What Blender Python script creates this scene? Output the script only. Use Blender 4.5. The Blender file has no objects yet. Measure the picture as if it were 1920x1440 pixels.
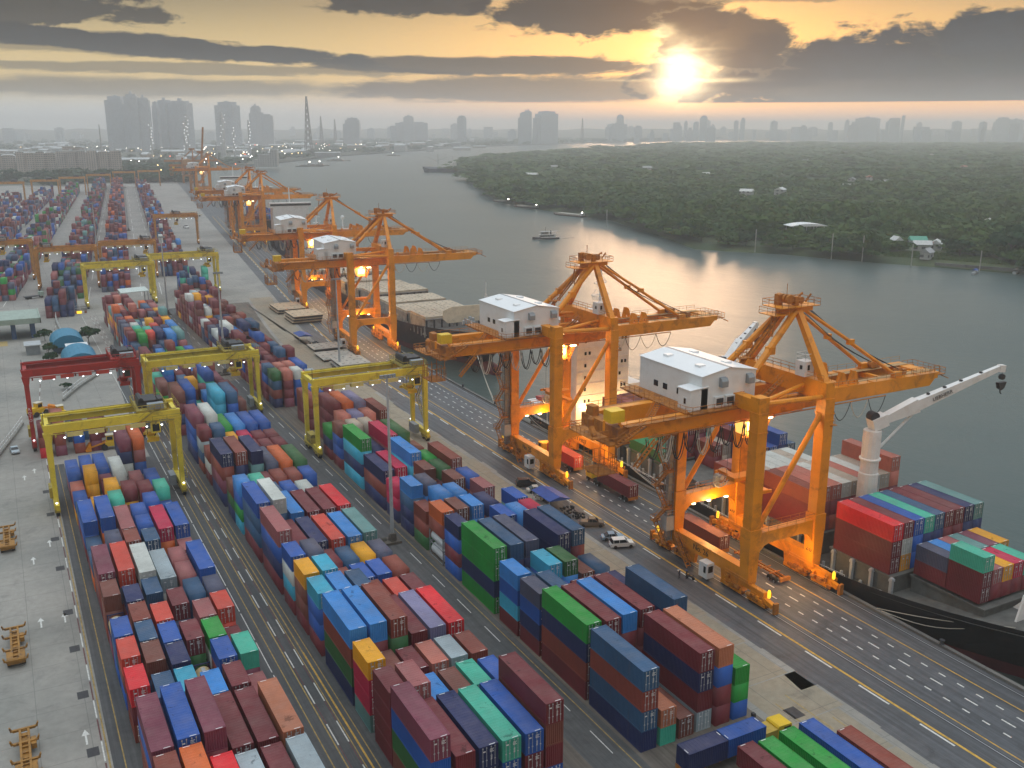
import bpy, bmesh, math, random
import numpy as np
from mathutils import Vector, Matrix

SC = bpy.context.scene
COL = SC.collection
R = math.radians

# ------------------------------------------------------------ camera, sky, sun, exposure
cam_d = bpy.data.cameras.new('camera')
cam = bpy.data.objects.new('camera', cam_d)
COL.objects.link(cam)
cam.location = (0, 0, 77)
cam.rotation_euler = (R(90 - 14.931), 0, R(-28.107))
cam_d.sensor_width = 36
cam_d.lens = 36 * 1800 / 1920
cam_d.clip_start = 1
cam_d.clip_end = 60000
SC.camera = cam

SUN_AZ, SUN_EL = 37.7, 2.8          # degrees from +Y towards +X, and above the horizon
sun_d = bpy.data.lights.new('sun', 'SUN')
sun_d.energy = 0.9
sun_d.angle = R(12)
sun_d.color = (1.0, 0.62, 0.36)
sun = bpy.data.objects.new('sun', sun_d)
COL.objects.link(sun)
_sv = Vector((math.sin(R(SUN_AZ)) * math.cos(R(4.2)), math.cos(R(SUN_AZ)) * math.cos(R(4.2)), math.sin(R(4.2))))
sun.rotation_euler = _sv.to_track_quat('Z', 'Y').to_euler()

SC.view_settings.view_transform = 'Standard'
SC.view_settings.look = 'None'
SC.view_settings.exposure = -0.1
SC.view_settings.gamma = 1
SC.cycles.use_denoising = True
SC.cycles.max_bounces = 6
SC.cycles.diffuse_bounces = 3
SC.cycles.glossy_bounces = 3
SC.cycles.volume_bounces = 2
SC.cycles.transparent_max_bounces = 8
SC.cycles.caustics_reflective = False
SC.cycles.caustics_refractive = False


class NT:
    """small expression helper over a node tree"""
    def __init__(s, tree):
        s.t = tree
        s.n = tree.nodes
        s.l = tree.links

    def node(s, kind, **kw):
        n = s.n.new(kind)
        for k, v in kw.items():
            setattr(n, k, v)
        return n

    def put(s, sock, v):
        if isinstance(v, bpy.types.NodeSocket):
            s.l.new(v, sock)
        elif v is not None:
            if sock.type == 'RGBA' and len(v) == 3:
                v = (*v, 1)
            sock.default_value = v

    def m(s, op, a, b=None, c=None, clamp=False):
        n = s.node('ShaderNodeMath', operation=op, use_clamp=clamp)
        s.put(n.inputs[0], a)
        if b is not None:
            s.put(n.inputs[1], b)
        if c is not None:
            s.put(n.inputs[2], c)
        return n.outputs[0]

    def v(s, op, a, b=None):
        n = s.node('ShaderNodeVectorMath', operation=op)
        s.put(n.inputs[0], a)
        if b is not None:
            s.put(n.inputs[1], b)
        return n.outputs['Value'] if op in ('DOT_PRODUCT', 'LENGTH') else n.outputs[0]

    def mix(s, f, a, b, blend='MIX'):
        n = s.node('ShaderNodeMix', data_type='RGBA', blend_type=blend)
        s.put(n.inputs[0], f)
        s.put(n.inputs[6], a)
        s.put(n.inputs[7], b)
        return n.outputs[2]

    def xyz(s, x, y, z):
        n = s.node('ShaderNodeCombineXYZ')
        for i, q in enumerate((x, y, z)):
            s.put(n.inputs[i], q)
        return n.outputs[0]

    def sep(s, v):
        n = s.node('ShaderNodeSeparateXYZ')
        s.put(n.inputs[0], v)
        return n.outputs

    def noise(s, vec, scale, detail=4, rough=.55, dist=0):
        n = s.node('ShaderNodeTexNoise')
        s.put(n.inputs['Vector'], vec)
        n.inputs['Scale'].default_value = scale
        n.inputs['Detail'].default_value = detail
        n.inputs['Roughness'].default_value = rough
        n.inputs['Distortion'].default_value = dist
        return n.outputs[0]

    def ramp(s, f, lo, hi, a=0., b=1., smooth=True):
        n = s.node('ShaderNodeMapRange', interpolation_type='SMOOTHSTEP' if smooth else 'LINEAR')
        s.put(n.inputs[0], f)
        for i, q in ((1, lo), (2, hi), (3, a), (4, b)):
            s.put(n.inputs[i], q)
        return n.outputs[0]


def srgb(r, g, b):
    f = lambda c: c / 12.92 if c <= .04045 else ((c + .055) / 1.055) ** 2.4
    return (f(r / 255), f(g / 255), f(b / 255))


def build_sky():
    w = bpy.data.worlds.new('World')
    SC.world = w
    w.use_nodes = True
    k = NT(w.node_tree)
    bg = k.n['Background']
    d = k.node('ShaderNodeTexCoord').outputs['Generated']
    yaw = R(28.107)
    fx = k.v('DOT_PRODUCT', d, (math.sin(yaw), math.cos(yaw), 0))
    rx = k.v('DOT_PRODUCT', d, (math.cos(yaw), -math.sin(yaw), 0))
    a = k.m('MULTIPLY', k.m('ARCTAN2', rx, fx), 180 / math.pi)          # azimuth, degrees
    dz = k.sep(d)[2]
    e = k.m('MULTIPLY', k.m('ARCSINE', dz), 180 / math.pi)              # elevation, degrees
    sd = (math.sin(R(SUN_AZ)) * math.cos(R(SUN_EL)), math.cos(R(SUN_AZ)) * math.cos(R(SUN_EL)), math.sin(R(SUN_EL)))
    ang = k.m('MULTIPLY', k.m('ARCCOSINE', k.m('MINIMUM', k.v('DOT_PRODUCT', d, sd), .999999)), 180 / math.pi)
    # clear sky: the physical sky plus the low dusk colours
    sky = k.node('ShaderNodeTexSky', sky_type='NISHITA', sun_disc=False, sun_elevation=R(4), sun_rotation=R(SUN_AZ), dust_density=3.0, air_density=1.2)
    e1 = k.m('MAXIMUM', e, 0)
    side = k.ramp(a, -16, 16)
    hor = k.mix(side, (.62, .70, .74), (2.1, .98, .36))
    mid = k.mix(side, (.72, .54, .23), (1.05, .60, .17))
    top = k.mix(side, srgb(100, 97, 82), srgb(112, 110, 98))
    c = k.mix(k.ramp(e1, .4, 2.6), hor, mid)
    c = k.mix(k.ramp(e1, 3.2, 8.0), c, top)
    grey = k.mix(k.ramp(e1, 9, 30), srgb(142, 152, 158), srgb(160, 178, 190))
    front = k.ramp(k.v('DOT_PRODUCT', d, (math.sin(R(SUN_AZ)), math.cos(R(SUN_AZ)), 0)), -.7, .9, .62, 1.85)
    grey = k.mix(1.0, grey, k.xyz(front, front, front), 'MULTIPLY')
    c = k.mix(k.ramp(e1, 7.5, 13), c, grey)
    zen = k.ramp(e1, 25, 70)
    c = k.mix(zen, c, (1.6, 1.68, 1.76))
    c = k.mix(.10, c, sky.outputs[0], 'ADD') if False else c
    nis = k.mix(1.0, (.02, .02, .02), sky.outputs[0], 'MULTIPLY')
    c = k.mix(1.0, c, nis, 'ADD')
    # glow round the sun
    g1 = k.m('POWER', 2.718, k.m('MULTIPLY', ang, -.28))
    g2 = k.m('POWER', 2.718, k.m('MULTIPLY', ang, -1.1))
    c = k.mix(1.0, c, k.mix(1.0, (1.3, .66, .16), k.xyz(g1, g1, g1), 'MULTIPLY'), 'ADD')
    # clouds, as banks in azimuth and elevation
    P = k.xyz(a, k.m('MULTIPLY', e, 2.3), 0)
    nb = k.noise(P, .34, 9, .62, .35)
    P2 = k.xyz(k.m('MULTIPLY', a, .35), k.m('MULTIPLY', e, 2.2), 4)
    ns = k.noise(P2, .5, 8, .64, .2)
    nbs = k.m('SUBTRACT', nb, .5)
    nss = k.m('SUBTRACT', ns, .5)

    def px(x):
        return math.degrees(math.atan((x - 960) / 1863))

    def py(y):
        return math.degrees(math.atan((240 - y) / 1863))

    def bank(x0, y0, wx, hy, col, slope=0., rag=2.0, thin=0., soft=.35, op=1., low=None):
        """an elliptic bank centred at an azimuth and an elevation, frayed by noise"""
        nonlocal c
        a0, e0, ra, re = px(x0), py(y0), wx / 1863 * 57.3, hy / 1863 * 57.3
        da = k.m('SUBTRACT', a, a0)
        de = k.m('SUBTRACT', e, k.m('MULTIPLY_ADD', da, slope, e0))
        q = k.m('SQRT', k.m('ADD', k.m('POWER', k.m('ABSOLUTE', k.m('DIVIDE', da, ra)), 2.4), k.m('POWER', k.m('ABSOLUTE', k.m('DIVIDE', de, re)), 2.)))
        n = k.m('ADD', k.m('MULTIPLY', nbs, rag * 1.35), k.m('MULTIPLY', nss, thin * 1.2))
        q = k.m('ADD', k.m('SUBTRACT', 1., q), n)
        if low is not None:      # flat base
            q = k.m('MINIMUM', q, k.m('MULTIPLY', k.m('SUBTRACT', e, py(low)), 3.))
        mk = k.m('MULTIPLY', k.ramp(q, 0, soft * .6), op)
        # inside: billows lighter above, darker below; bright rim towards the sun
        sh = k.m('MAXIMUM', k.m('MULTIPLY_ADD', k.m('ADD', nbs, nss), 2.4, 1.), .25)
        body = k.mix(1.0, tuple(q * .24 for q in col), k.xyz(sh, sh, sh), 'MULTIPLY')
        warm = k.m('POWER', 2.718, k.m('MULTIPLY', ang, -.26))
        body = k.mix(1.0, body, k.mix(1.0, (.36, .14, .025), k.xyz(warm, warm, warm), 'MULTIPLY'), 'ADD')
        rim = k.m('MULTIPLY', k.m('MULTIPLY', mk, k.m('SUBTRACT', 1., mk)), k.m('MULTIPLY', warm, 3.2))
        body = k.mix(1.0, body, k.mix(1.0, (1.0, .72, .35), k.xyz(rim, rim, rim), 'MULTIPLY'), 'ADD')
        c = k.mix(mk, c, body)

    bank(250, 172, 520, 22, srgb(150, 150, 142), 0, .5, 1.0, .9, .75)
    bank(420, 140, 420, 12, srgb(140, 132, 112), 0, .4, 1.6, .7, .7)
    bank(120, 108, 360, 13, srgb(148, 134, 100), -.01, .4, 1.6, .8, .6)
    bank(1000, 172, 400, 30, srgb(150, 122, 100), 0, .5, .9, .6, .9, low=196)
    bank(880, 128, 420, 17, srgb(104, 86, 72), -.012, .6, 1.2, .5, .95)
    bank(260, 100, 480, 20, srgb(70, 69, 66), -.055, .7, 1.0, .4, 1.)
    bank(110, 48, 190, 30, srgb(72, 64, 52), .0, 2.0, .6, .5, .95)
    bank(205, 18, 85, 26, srgb(92, 80, 60), .0, 2.2, .4, .6, .9)
    bank(760, 18, 190, 32, srgb(70, 62, 54), -.03, 1.6, .6, .5, .97)
    bank(1130, 38, 260, 48, srgb(74, 58, 44), -.02, 1.3, .5, .45, .98)
    bank(1440, 14, 320, 14, srgb(110, 100, 84), .0, 1.6, 1.2, .7, .6)
    bank(1700, 150, 520, 90, srgb(72, 76, 88), .012, 1.2, .4, .4, 1., low=197)
    bank(1350, 92, 150, 66, srgb(84, 64, 54), -.05, 1.2, .4, .4, .97)
    bank(1860, 100, 130, 60, srgb(62, 74, 88), .0, 1.2, .3, .4, 1.)
    bank(1800, 180, 420, 30, srgb(112, 100, 112), .0, .3, .6, .9, .7, low=197)
    # the sun burning through its gap
    nj = k.m('MULTIPLY_ADD', nbs, 2.2, ang)
    core = k.m('POWER', 2.718, k.m('MULTIPLY', k.m('MULTIPLY', nj, nj), -.62))
    c = k.mix(1.0, c, k.mix(1.0, (4.0, 3.2, 1.9), k.xyz(core, core, core), 'MULTIPLY'), 'ADD')
    c = k.mix(1.0, c, k.mix(1.0, (1.1, .62, .2), k.xyz(g2, g2, g2), 'MULTIPLY'), 'ADD')
    # a slit of light under the cloud and one above it
    for (x0, y0, wx, hy, s) in ((1330, 156, 70, 5, 2.2), (1240, 72, 22, 14, 1.6), (1270, 103, 60, 4, 1.6), (1170, 155, 60, 3, .8)):
        da = k.m('DIVIDE', k.m('SUBTRACT', a, px(x0)), wx / 1863 * 57.3)
        de = k.m('DIVIDE', k.m('SUBTRACT', e, py(y0)), hy / 1863 * 57.3)
        q = k.m('ADD', k.m('ADD', k.m('MULTIPLY', da, da), k.m('MULTIPLY', de, de)), k.m('MULTIPLY', nss, 4.))
        gl = k.m('MULTIPLY', k.m('POWER', 2.718, k.m('MULTIPLY', k.m('MAXIMUM', q, 0), -1.6)), s * .6)
        c = k.mix(1.0, c, k.mix(1.0, (1., .74, .36), k.xyz(gl, gl, gl), 'MULTIPLY'), 'ADD')
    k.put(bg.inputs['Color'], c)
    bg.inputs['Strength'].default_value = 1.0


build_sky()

# ------------------------------------------------------------ helpers
RNG = random.Random(7)
NPR = np.random.RandomState(11)


class MB:
    """collects boxes, beams, tubes and faces; build() links them as ONE mesh object"""
    def __init__(s):
        s.v, s.f, s.mi = [], [], []

    def add(s, vs, fs, m=0):
        o = len(s.v)
        s.v.extend(vs)
        s.f.extend([tuple(i + o for i in f) for f in fs])
        s.mi.extend([m] * len(fs))
        return s

    def hexa(s, p, m=0):
        """8 corners: bottom 4 counter-clockwise, then top 4"""
        return s.add([tuple(q) for q in p], [(3, 2, 1, 0), (4, 5, 6, 7), (0, 1, 5, 4), (1, 2, 6, 5), (2, 3, 7, 6), (3, 0, 4, 7)], m)

    def box(s, x0, x1, y0, y1, z0, z1, m=0):
        return s.hexa([(x0, y0, z0), (x1, y0, z0), (x1, y1, z0), (x0, y1, z0), (x0, y0, z1), (x1, y0, z1), (x1, y1, z1), (x0, y1, z1)], m)

    def cbox(s, x, y, z, sx, sy, sz, m=0):
        return s.box(x - sx / 2, x + sx / 2, y - sy / 2, y + sy / 2, z - sz / 2, z + sz / 2, m)

    def beam(s, p0, p1, w, h=None, m=0, w1=None, h1=None):
        """a box girder from p0 to p1, w wide (level direction) and h deep"""
        h = h or w
        w1 = w1 or w
        h1 = h1 or h
        p0, p1 = Vector(p0), Vector(p1)
        d = (p1 - p0).normalized()
        u = Vector((0, 0, 1)) if abs(d.z) < .98 else Vector((0, 1, 0))
        sx = d.cross(u).normalized()
        sy = sx.cross(d).normalized()
        pts = []
        for p, a, b in ((p0, w, h), (p1, w1, h1)):
            for i, j in ((-1, -1), (1, -1), (1, 1), (-1, 1)):
                pts.append(tuple(p + sx * (a / 2 * i) + sy * (b / 2 * j)))
        return s.hexa(pts, m)

    def tube(s, p0, p1, r, n=6, m=0, r1=None, cap=True):
        p0, p1 = Vector(p0), Vector(p1)
        r1 = r if r1 is None else r1
        d = (p1 - p0).normalized()
        u = Vector((0, 0, 1)) if abs(d.z) < .95 else Vector((1, 0, 0))
        a = d.cross(u).normalized()
        b = d.cross(a)
        vs = []
        for p, q in ((p0, r), (p1, r1)):
            for i in range(n):
                t = 2 * math.pi * i / n
                vs.append(tuple(p + a * (q * math.cos(t)) + b * (q * math.sin(t))))
        fs = [(i, n + i, n + (i + 1) % n, (i + 1) % n) for i in range(n)]
        if cap:
            fs += [tuple(range(n)), tuple(range(2 * n - 1, n - 1, -1))]
        return s.add(vs, fs, m)

    def path(s, pts, r, n=5, m=0):
        for a, b in zip(pts, pts[1:]):
            s.tube(a, b, r, n, m)
        return s

    def lathe(s, prof, cx, cy, n=12, m=0):
        """(radius, z) profile turned about a vertical axis"""
        vs = [(cx + r * math.cos(2 * math.pi * i / n), cy + r * math.sin(2 * math.pi * i / n), z) for r, z in prof for i in range(n)]
        fs = []
        for k in range(len(prof) - 1):
            for i in range(n):
                j = (i + 1) % n
                fs.append((k * n + i, k * n + j, (k + 1) * n + j, (k + 1) * n + i))
        fs.append(tuple(range(n - 1, -1, -1)))
        fs.append(tuple(range((len(prof) - 1) * n, len(prof) * n)))
        return s.add(vs, fs, m)

    def prism(s, poly, axis, lo, hi, m=0):
        """a polygon (list of 2-D points) pushed along an axis: 'x' takes (y, z), 'y' takes (x, z), 'z' takes (x, y)"""
        mk = {'x': lambda p, t: (t, p[0], p[1]), 'y': lambda p, t: (p[0], t, p[1]), 'z': lambda p, t: (p[0], p[1], t)}[axis]
        n = len(poly)
        vs = [mk(p, lo) for p in poly] + [mk(p, hi) for p in poly]
        fs = [tuple(range(n - 1, -1, -1)), tuple(range(n, 2 * n))] + [(i, (i + 1) % n, n + (i + 1) % n, n + i) for i in range(n)]
        return s.add(vs, fs, m)

    def rail(s, pts, h=1.1, r=.045, step=2.0, m=0, mid=True):
        """handrail along a polyline"""
        for a, b in zip(pts, pts[1:]):
            a, b = Vector(a), Vector(b)
            L = (b - a).length
            k = max(1, int(L / step))
            for i in range(k + 1):
                p = a.lerp(b, i / k)
                s.tube(p, p + Vector((0, 0, h)), r, 4, m, cap=False)
            s.tube(a + Vector((0, 0, h)), b + Vector((0, 0, h)), r, 4, m, cap=False)
            if mid:
                s.tube(a + Vector((0, 0, h * .5)), b + Vector((0, 0, h * .5)), r * .8, 4, m, cap=False)
        return s

    def stair(s, p0, p1, w=.9, m=0, rail=True):
        p0, p1 = Vector(p0), Vector(p1)
        d = (p1 - p0)
        hd = Vector((d.x, d.y, 0)).normalized()
        sd = Vector((-hd.y, hd.x, 0)) * (w / 2)
        for q in (-1, 1):
            s.beam(p0 + sd * q, p1 + sd * q, .08, .3, m)
            if rail:
                s.tube(p0 + sd * q + Vector((0, 0, 1)), p1 + sd * q + Vector((0, 0, 1)), .045, 4, m, cap=False)
        n = max(2, int(d.length / .6))
        for i in range(n):
            c = p0.lerp(p1, (i + .5) / n)
            s.beam(c - sd, c + sd, .28, .05, m)
        return s

    def mesh(s, name, mats):
        me = bpy.data.meshes.new(name)
        me.from_pydata(s.v, [], s.f)
        for q in (mats if isinstance(mats, (list, tuple)) else [mats]):
            me.materials.append(q)
        if any(s.mi):
            me.polygons.foreach_set('material_index', s.mi)
        bm = bmesh.new()
        bm.from_mesh(me)
        bmesh.ops.recalc_face_normals(bm, faces=bm.faces)
        bm.to_mesh(me)
        bm.free()
        me.update()
        return me

    def build(s, name, mats, parent=None, loc=None, smooth=False):
        o = bpy.data.objects.new(name, s.mesh(name, mats))
        COL.objects.link(o)
        if parent is not None:
            o.parent = parent
        if loc:
            o.location = loc
        if smooth:
            for p in o.data.polygons:
                p.use_smooth = True
        return o


def tag(o, label=None, cat=None, group=None, kind=None):
    for k, v in (('label', label), ('category', cat), ('group', group), ('kind', kind)):
        if v:
            o[k] = v
    return o


def empty(name, loc=(0, 0, 0), rz=0., label=None, cat=None, group=None):
    o = bpy.data.objects.new(name, None)
    COL.objects.link(o)
    o.location = loc
    o.rotation_euler = (0, 0, rz)
    o.empty_display_size = .5
    return tag(o, label, cat, group)


def copy_tree(o, parent=None):
    c = o.copy()
    COL.objects.link(c)
    if parent is not None:
        c.parent = parent
    for ch in o.children:
        copy_tree(ch, c)
    return c


def lettering(txt, size, mat, parent, loc, rot, name='lettering', depth=.02, align='CENTER'):
    cu = bpy.data.curves.new(name, 'FONT')
    cu.body = txt
    cu.size = size
    cu.extrude = depth
    cu.align_x = align
    t = bpy.data.objects.new(name, cu)
    COL.objects.link(t)
    me = bpy.data.meshes.new_from_object(t.evaluated_get(bpy.context.evaluated_depsgraph_get()))
    bpy.data.objects.remove(t)
    o = bpy.data.objects.new(name, me)
    me.materials.clear()
    me.materials.append(mat)
    COL.objects.link(o)
    o.parent = parent
    o.location = loc
    o.rotation_euler = rot
    return o


def np_mesh(name, V, F, mats, mi=None, smooth=False):
    """a mesh from numpy arrays: V (n,3), F (m,4) quads"""
    me = bpy.data.meshes.new(name)
    V = np.asarray(V, dtype=np.float32)
    F = np.asarray(F, dtype=np.int32)
    me.vertices.add(len(V))
    me.vertices.foreach_set('co', V.ravel())
    k = F.shape[1]
    me.loops.add(F.size)
    me.loops.foreach_set('vertex_index', F.ravel())
    me.polygons.add(len(F))
    me.polygons.foreach_set('loop_start', np.arange(0, F.size, k, dtype=np.int32))
    for m in mats:
        me.materials.append(m)
    if mi is not None:
        me.polygons.foreach_set('material_index', np.asarray(mi, dtype=np.int32))
    me.update(calc_edges=True)
    me.validate()
    if smooth:
        me.polygons.foreach_set('use_smooth', np.ones(len(F), dtype=bool))
    return me


# ------------------------------------------------------------ materials
MATS = {}


def mat(name, col, rough=.6, metal=0., var=.12, vscale=.6, bump=0., bscale=6., dirt=None, dirt_amt=.0, dirt_scale=.35, emit=None, estr=0., spec=None):
    """a painted or mineral surface: base colour broken up by noise, optional stains and bump"""
    if name in MATS:
        return MATS[name]
    m = bpy.data.materials.new(name)
    m.use_nodes = True
    k = NT(m.node_tree)
    b = k.n['Principled BSDF']
    P = k.node('ShaderNodeNewGeometry').outputs['Position']
    n = k.noise(P, vscale, 5, .6)
    f = k.ramp(n, .3, .7, 1 - var, 1 + var, False)
    c = k.mix(1.0, col, k.xyz(f, f, f), 'MULTIPLY')
    if dirt:
        q = k.noise(P, dirt_scale, 6, .65, .4)
        dm = k.m('MULTIPLY', k.ramp(q, .5, .68), dirt_amt)
        c = k.mix(dm, c, dirt)
    k.put(b.inputs['Base Color'], c)
    b.inputs['Roughness'].default_value = rough
    b.inputs['Metallic'].default_value = metal
    if spec is not None:
        b.inputs['Specular IOR Level'].default_value = spec
    if emit:
        k.put(b.inputs['Emission Color'], emit)
        b.inputs['Emission Strength'].default_value = estr
    if bump:
        bn = k.node('ShaderNodeBump')
        bn.inputs['Strength'].default_value = bump
        bn.inputs['Distance'].default_value = .05
        k.put(bn.inputs['Height'], k.noise(P, bscale, 4, .6))
        k.put(b.inputs['Normal'], bn.outputs[0])
    MATS[name] = m
    return m


RUST = (.16, .07, .035)
M_CRANE = mat('crane_orange_paint', (.78, .275, .003), .45, var=.12, vscale=.25, dirt=(.32, .10, .008), dirt_amt=.6, dirt_scale=.3)
M_CRANE_DK = mat('crane_rusty_steel', (.42, .15, .015), .7, var=.3, vscale=.8, dirt=RUST, dirt_amt=.8)
M_RTG = mat('yellow_gantry_paint', (.76, .60, .05), .5, var=.1, vscale=.3, dirt=(.33, .24, .05), dirt_amt=.6)
M_RTG_DK = mat('dirty_yellow_steel', (.40, .31, .05), .7, var=.3, dirt=(.05, .045, .03), dirt_amt=.8, dirt_scale=.8)
M_RED = mat('red_gantry_paint', (.40, .018, .012), .5, var=.12, dirt=(.2, .02, .015), dirt_amt=.6)
M_WHITE = mat('white_paint', (.74, .76, .76), .5, var=.04, dirt=(.5, .48, .44), dirt_amt=.25)
M_ROOFW = mat('white_sheet_roof', (.82, .83, .83), .45, var=.03)
M_GREY = mat('grey_paint', (.26, .29, .31), .5)
M_LGREY = mat('light_grey_metal', (.42, .44, .45), .5, dirt=(.2, .19, .18), dirt_amt=.4)
M_DARK = mat('dark_steel', (.03, .03, .035), .6, var=.2)
M_BLACK = mat('black_rubber', (.012, .012, .013), .75)
M_GLASS = mat('dark_glass', (.012, .016, .02), .12, var=.02)
M_CABLE = mat('black_cable', (.015, .015, .018), .6)
M_CABLEW = mat('pale_cable', (.5, .46, .38), .6)
M_LAMP = mat('lamp_lit_white', (.9, .8, .6), .4, emit=(1., .78, .45), estr=9.)
M_LAMPC = mat('lamp_lit_cool', (.9, .9, .9), .4, emit=(.9, .97, 1.), estr=4.)
M_WARN = mat('yellow_beacon_lit', (.9, .6, .02), .4, emit=(1., .62, .03), estr=1.6)
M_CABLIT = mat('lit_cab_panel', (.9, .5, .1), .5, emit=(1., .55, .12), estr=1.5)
M_YELLOW = mat('bright_yellow_paint', (.75, .48, .01), .5)
M_INK = mat('black_lettering', (.02, .015, .01), .6)
M_TXTW = mat('white_lettering', (.75, .75, .74), .6)

# ------------------------------------------------------------ ground, roads, quay, water
def ybend(y):      # how far the far yard has swung towards the river
    return 0. if y < 330 else (.114 * (y - 330) ** 2 / 200 if y < 430 else .114 * (y - 380))


def bend(y):       # and the quay edge with its road and rails
    return 0. if y < 250 else (.125 * (y - 250) ** 2 / 280 if y < 390 else 8.75 + .125 * (y - 390))


def strip(mb, x0, x1, y0, y1, z, m=0, step=15, b=True):
    """a sheet along the quay, following its bend"""
    n = max(1, int(math.ceil((y1 - y0) / step)))
    for i in range(n):
        a, c = y0 + (y1 - y0) * i / n, y0 + (y1 - y0) * (i + 1) / n
        ba, bc = (bend(a), bend(c)) if b else (0, 0)
        mb.add([(x0 + ba, a, z), (x1 + ba, a, z), (x1 + bc, c, z), (x0 + bc, c, z)], [(0, 1, 2, 3)], m)
    return mb


def surface(name, col, col2, rough=.8, joints=None, stain=None, stain_amt=.5, streak=0., patch=None, spec=.5, bump=.25):
    m = bpy.data.materials.new(name)
    m.use_nodes = True
    k = NT(m.node_tree)
    b = k.n['Principled BSDF']
    P = k.node('ShaderNodeNewGeometry').outputs['Position']
    n1 = k.noise(P, .05, 6, .62)
    n2 = k.noise(P, .8, 5, .65)
    c = k.mix(k.ramp(n1, .35, .65), col, col2)
    f = k.ramp(n2, .25, .75, .82, 1.16, False)
    c = k.mix(1., c, k.xyz(f, f, f), 'MULTIPLY')
    if streak:
        Ps = k.v('MULTIPLY', P, (1.3, .035, 1))
        s = k.noise(Ps, 1., 5, .7)
        fs = k.ramp(s, .38, .68, 1 - streak, 1 + streak * .6, False)
        c = k.mix(1., c, k.xyz(fs, fs, fs), 'MULTIPLY')
    if stain:
        q = k.noise(P, .16, 7, .7, .6)
        c = k.mix(k.m('MULTIPLY', k.ramp(q, .54, .72), stain_amt), c, stain)
    if joints:
        sx, sy, w = joints
        xyz = k.sep(P)
        jx = k.m('LESS_THAN', k.m('ABSOLUTE', k.m('SUBTRACT', k.m('FRACT', k.m('DIVIDE', xyz[0], sx)), .5)), w / sx)
        jy = k.m('LESS_THAN', k.m('ABSOLUTE', k.m('SUBTRACT', k.m('FRACT', k.m('DIVIDE', xyz[1], sy)), .5)), w / sy)
        j = k.m('MULTIPLY', k.m('MAXIMUM', jx, jy), .42)
        c = k.mix(j, c, (.09, .09, .085))
    k.put(b.inputs['Base Color'], c)
    k.put(b.inputs['Roughness'], k.ramp(n1, .3, .7, rough - .08, rough + .08, False))
    b.inputs['Specular IOR Level'].default_value = spec
    bn = k.node('ShaderNodeBump')
    bn.inputs['Strength'].default_value = bump
    bn.inputs['Distance'].default_value = .04
    k.put(bn.inputs['Height'], n2)
    k.put(b.inputs['Normal'], bn.outputs[0])
    MATS[name] = m
    return m


M_CONC = surface('weathered_concrete', (.33, .31, .275), (.25, .245, .22), .85, joints=(6.1, 6.4, .05), stain=(.15, .145, .135), stain_amt=.55)
M_CONCD = surface('stained_concrete', (.20, .18, .145), (.25, .22, .17), .85, stain=(.06, .06, .055), stain_amt=.7, streak=.3)
M_ASPH = surface('yard_asphalt', (.075, .08, .083), (.10, .10, .098), .75, stain=(.035, .035, .035), stain_amt=.6, streak=.3)
M_ROAD = surface('quay_asphalt', (.085, .09, .10), (.115, .115, .12), .62, stain=(.03, .03, .033), stain_amt=.75, streak=.42)
M_BROWN = surface('dusty_yard_lane', (.19, .155, .115), (.14, .12, .10), .8, stain=(.05, .05, .05), stain_amt=.6, streak=.35)
M_LAND = surface('distant_land', (.05, .065, .035), (.085, .085, .06), .9, stain=(.13, .12, .10), stain_amt=.7)
M_QWALL = surface('quay_concrete', (.17, .165, .15), (.11, .105, .10), .85, stain=(.04, .04, .038), stain_amt=.7)
M_MARKW = mat('worn_white_paint', (.62, .62, .58), .7, var=.25, vscale=2.5)
M_MARKY = mat('worn_yellow_paint', (.55, .33, .05), .7, var=.3, vscale=1.6)
M_MARKYD = mat('faded_yellow_paint', (.36, .25, .07), .75, var=.4, vscale=1.2)
M_MARKR = mat('worn_red_paint', (.13, .05, .05), .75, var=.3, vscale=1.6)
M_PATCH = mat('dark_steel_plate', (.035, .033, .036), .6, var=.3, vscale=1.5)


def structure(o):
    o['kind'] = 'structure'
    return o


def quay_x(y):
    return 120.9 + bend(y)


# land west of the river and beyond its far shore, reaching the horizon
shore = [(quay_x(y), y) for y in range(-300, 1760, 40)] + [(330, 1880), (430, 2080), (569, 2262), (760, 2560), (939, 2841), (1380, 3340), (1788, 3830), (2700, 4500), (4200, 5300), (7000, 5800), (15800, 6200)]
land = [(-9000, -300)] + shore + [(15800, 15800), (-9000, 15800)]
mb = MB()
mb.add([(x, y, 0) for x, y in land], [tuple(range(len(land)))])
g = mb.build('ground', M_LAND)
bm = bmesh.new(); bm.from_mesh(g.data); bmesh.ops.triangulate(bm, faces=bm.faces); bm.to_mesh(g.data); bm.free()
structure(g)

mb = MB()
for a, b_ in zip(shore, shore[1:]):
    mb.add([(a[0], a[1], -7), (b_[0], b_[1], -7), (b_[0], b_[1], 0), (a[0], a[1], 0)], [(0, 1, 2, 3)])
structure(mb.build('quay_wall', M_QWALL))

Z1, Z2, Z3, Z4 = .006, .012, .018, .024
structure(strip(MB(), -75, 96.2, -60, 470, Z1).build('yard_pavement', M_CONC))
structure(strip(MB(), -160, 96.2, 470, 1520, Z1, b=True).build('far_yard_pavement', surface('pale_yard_concrete', (.32, .30, .27), (.26, .25, .23), .85, joints=(6.1, 12.2, .08), stain=(.12, .115, .11), stain_amt=.5)))
structure(strip(MB(), 96.2, 120.2, -60, 1720, Z1).build('quay_road', M_ROAD))
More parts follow.
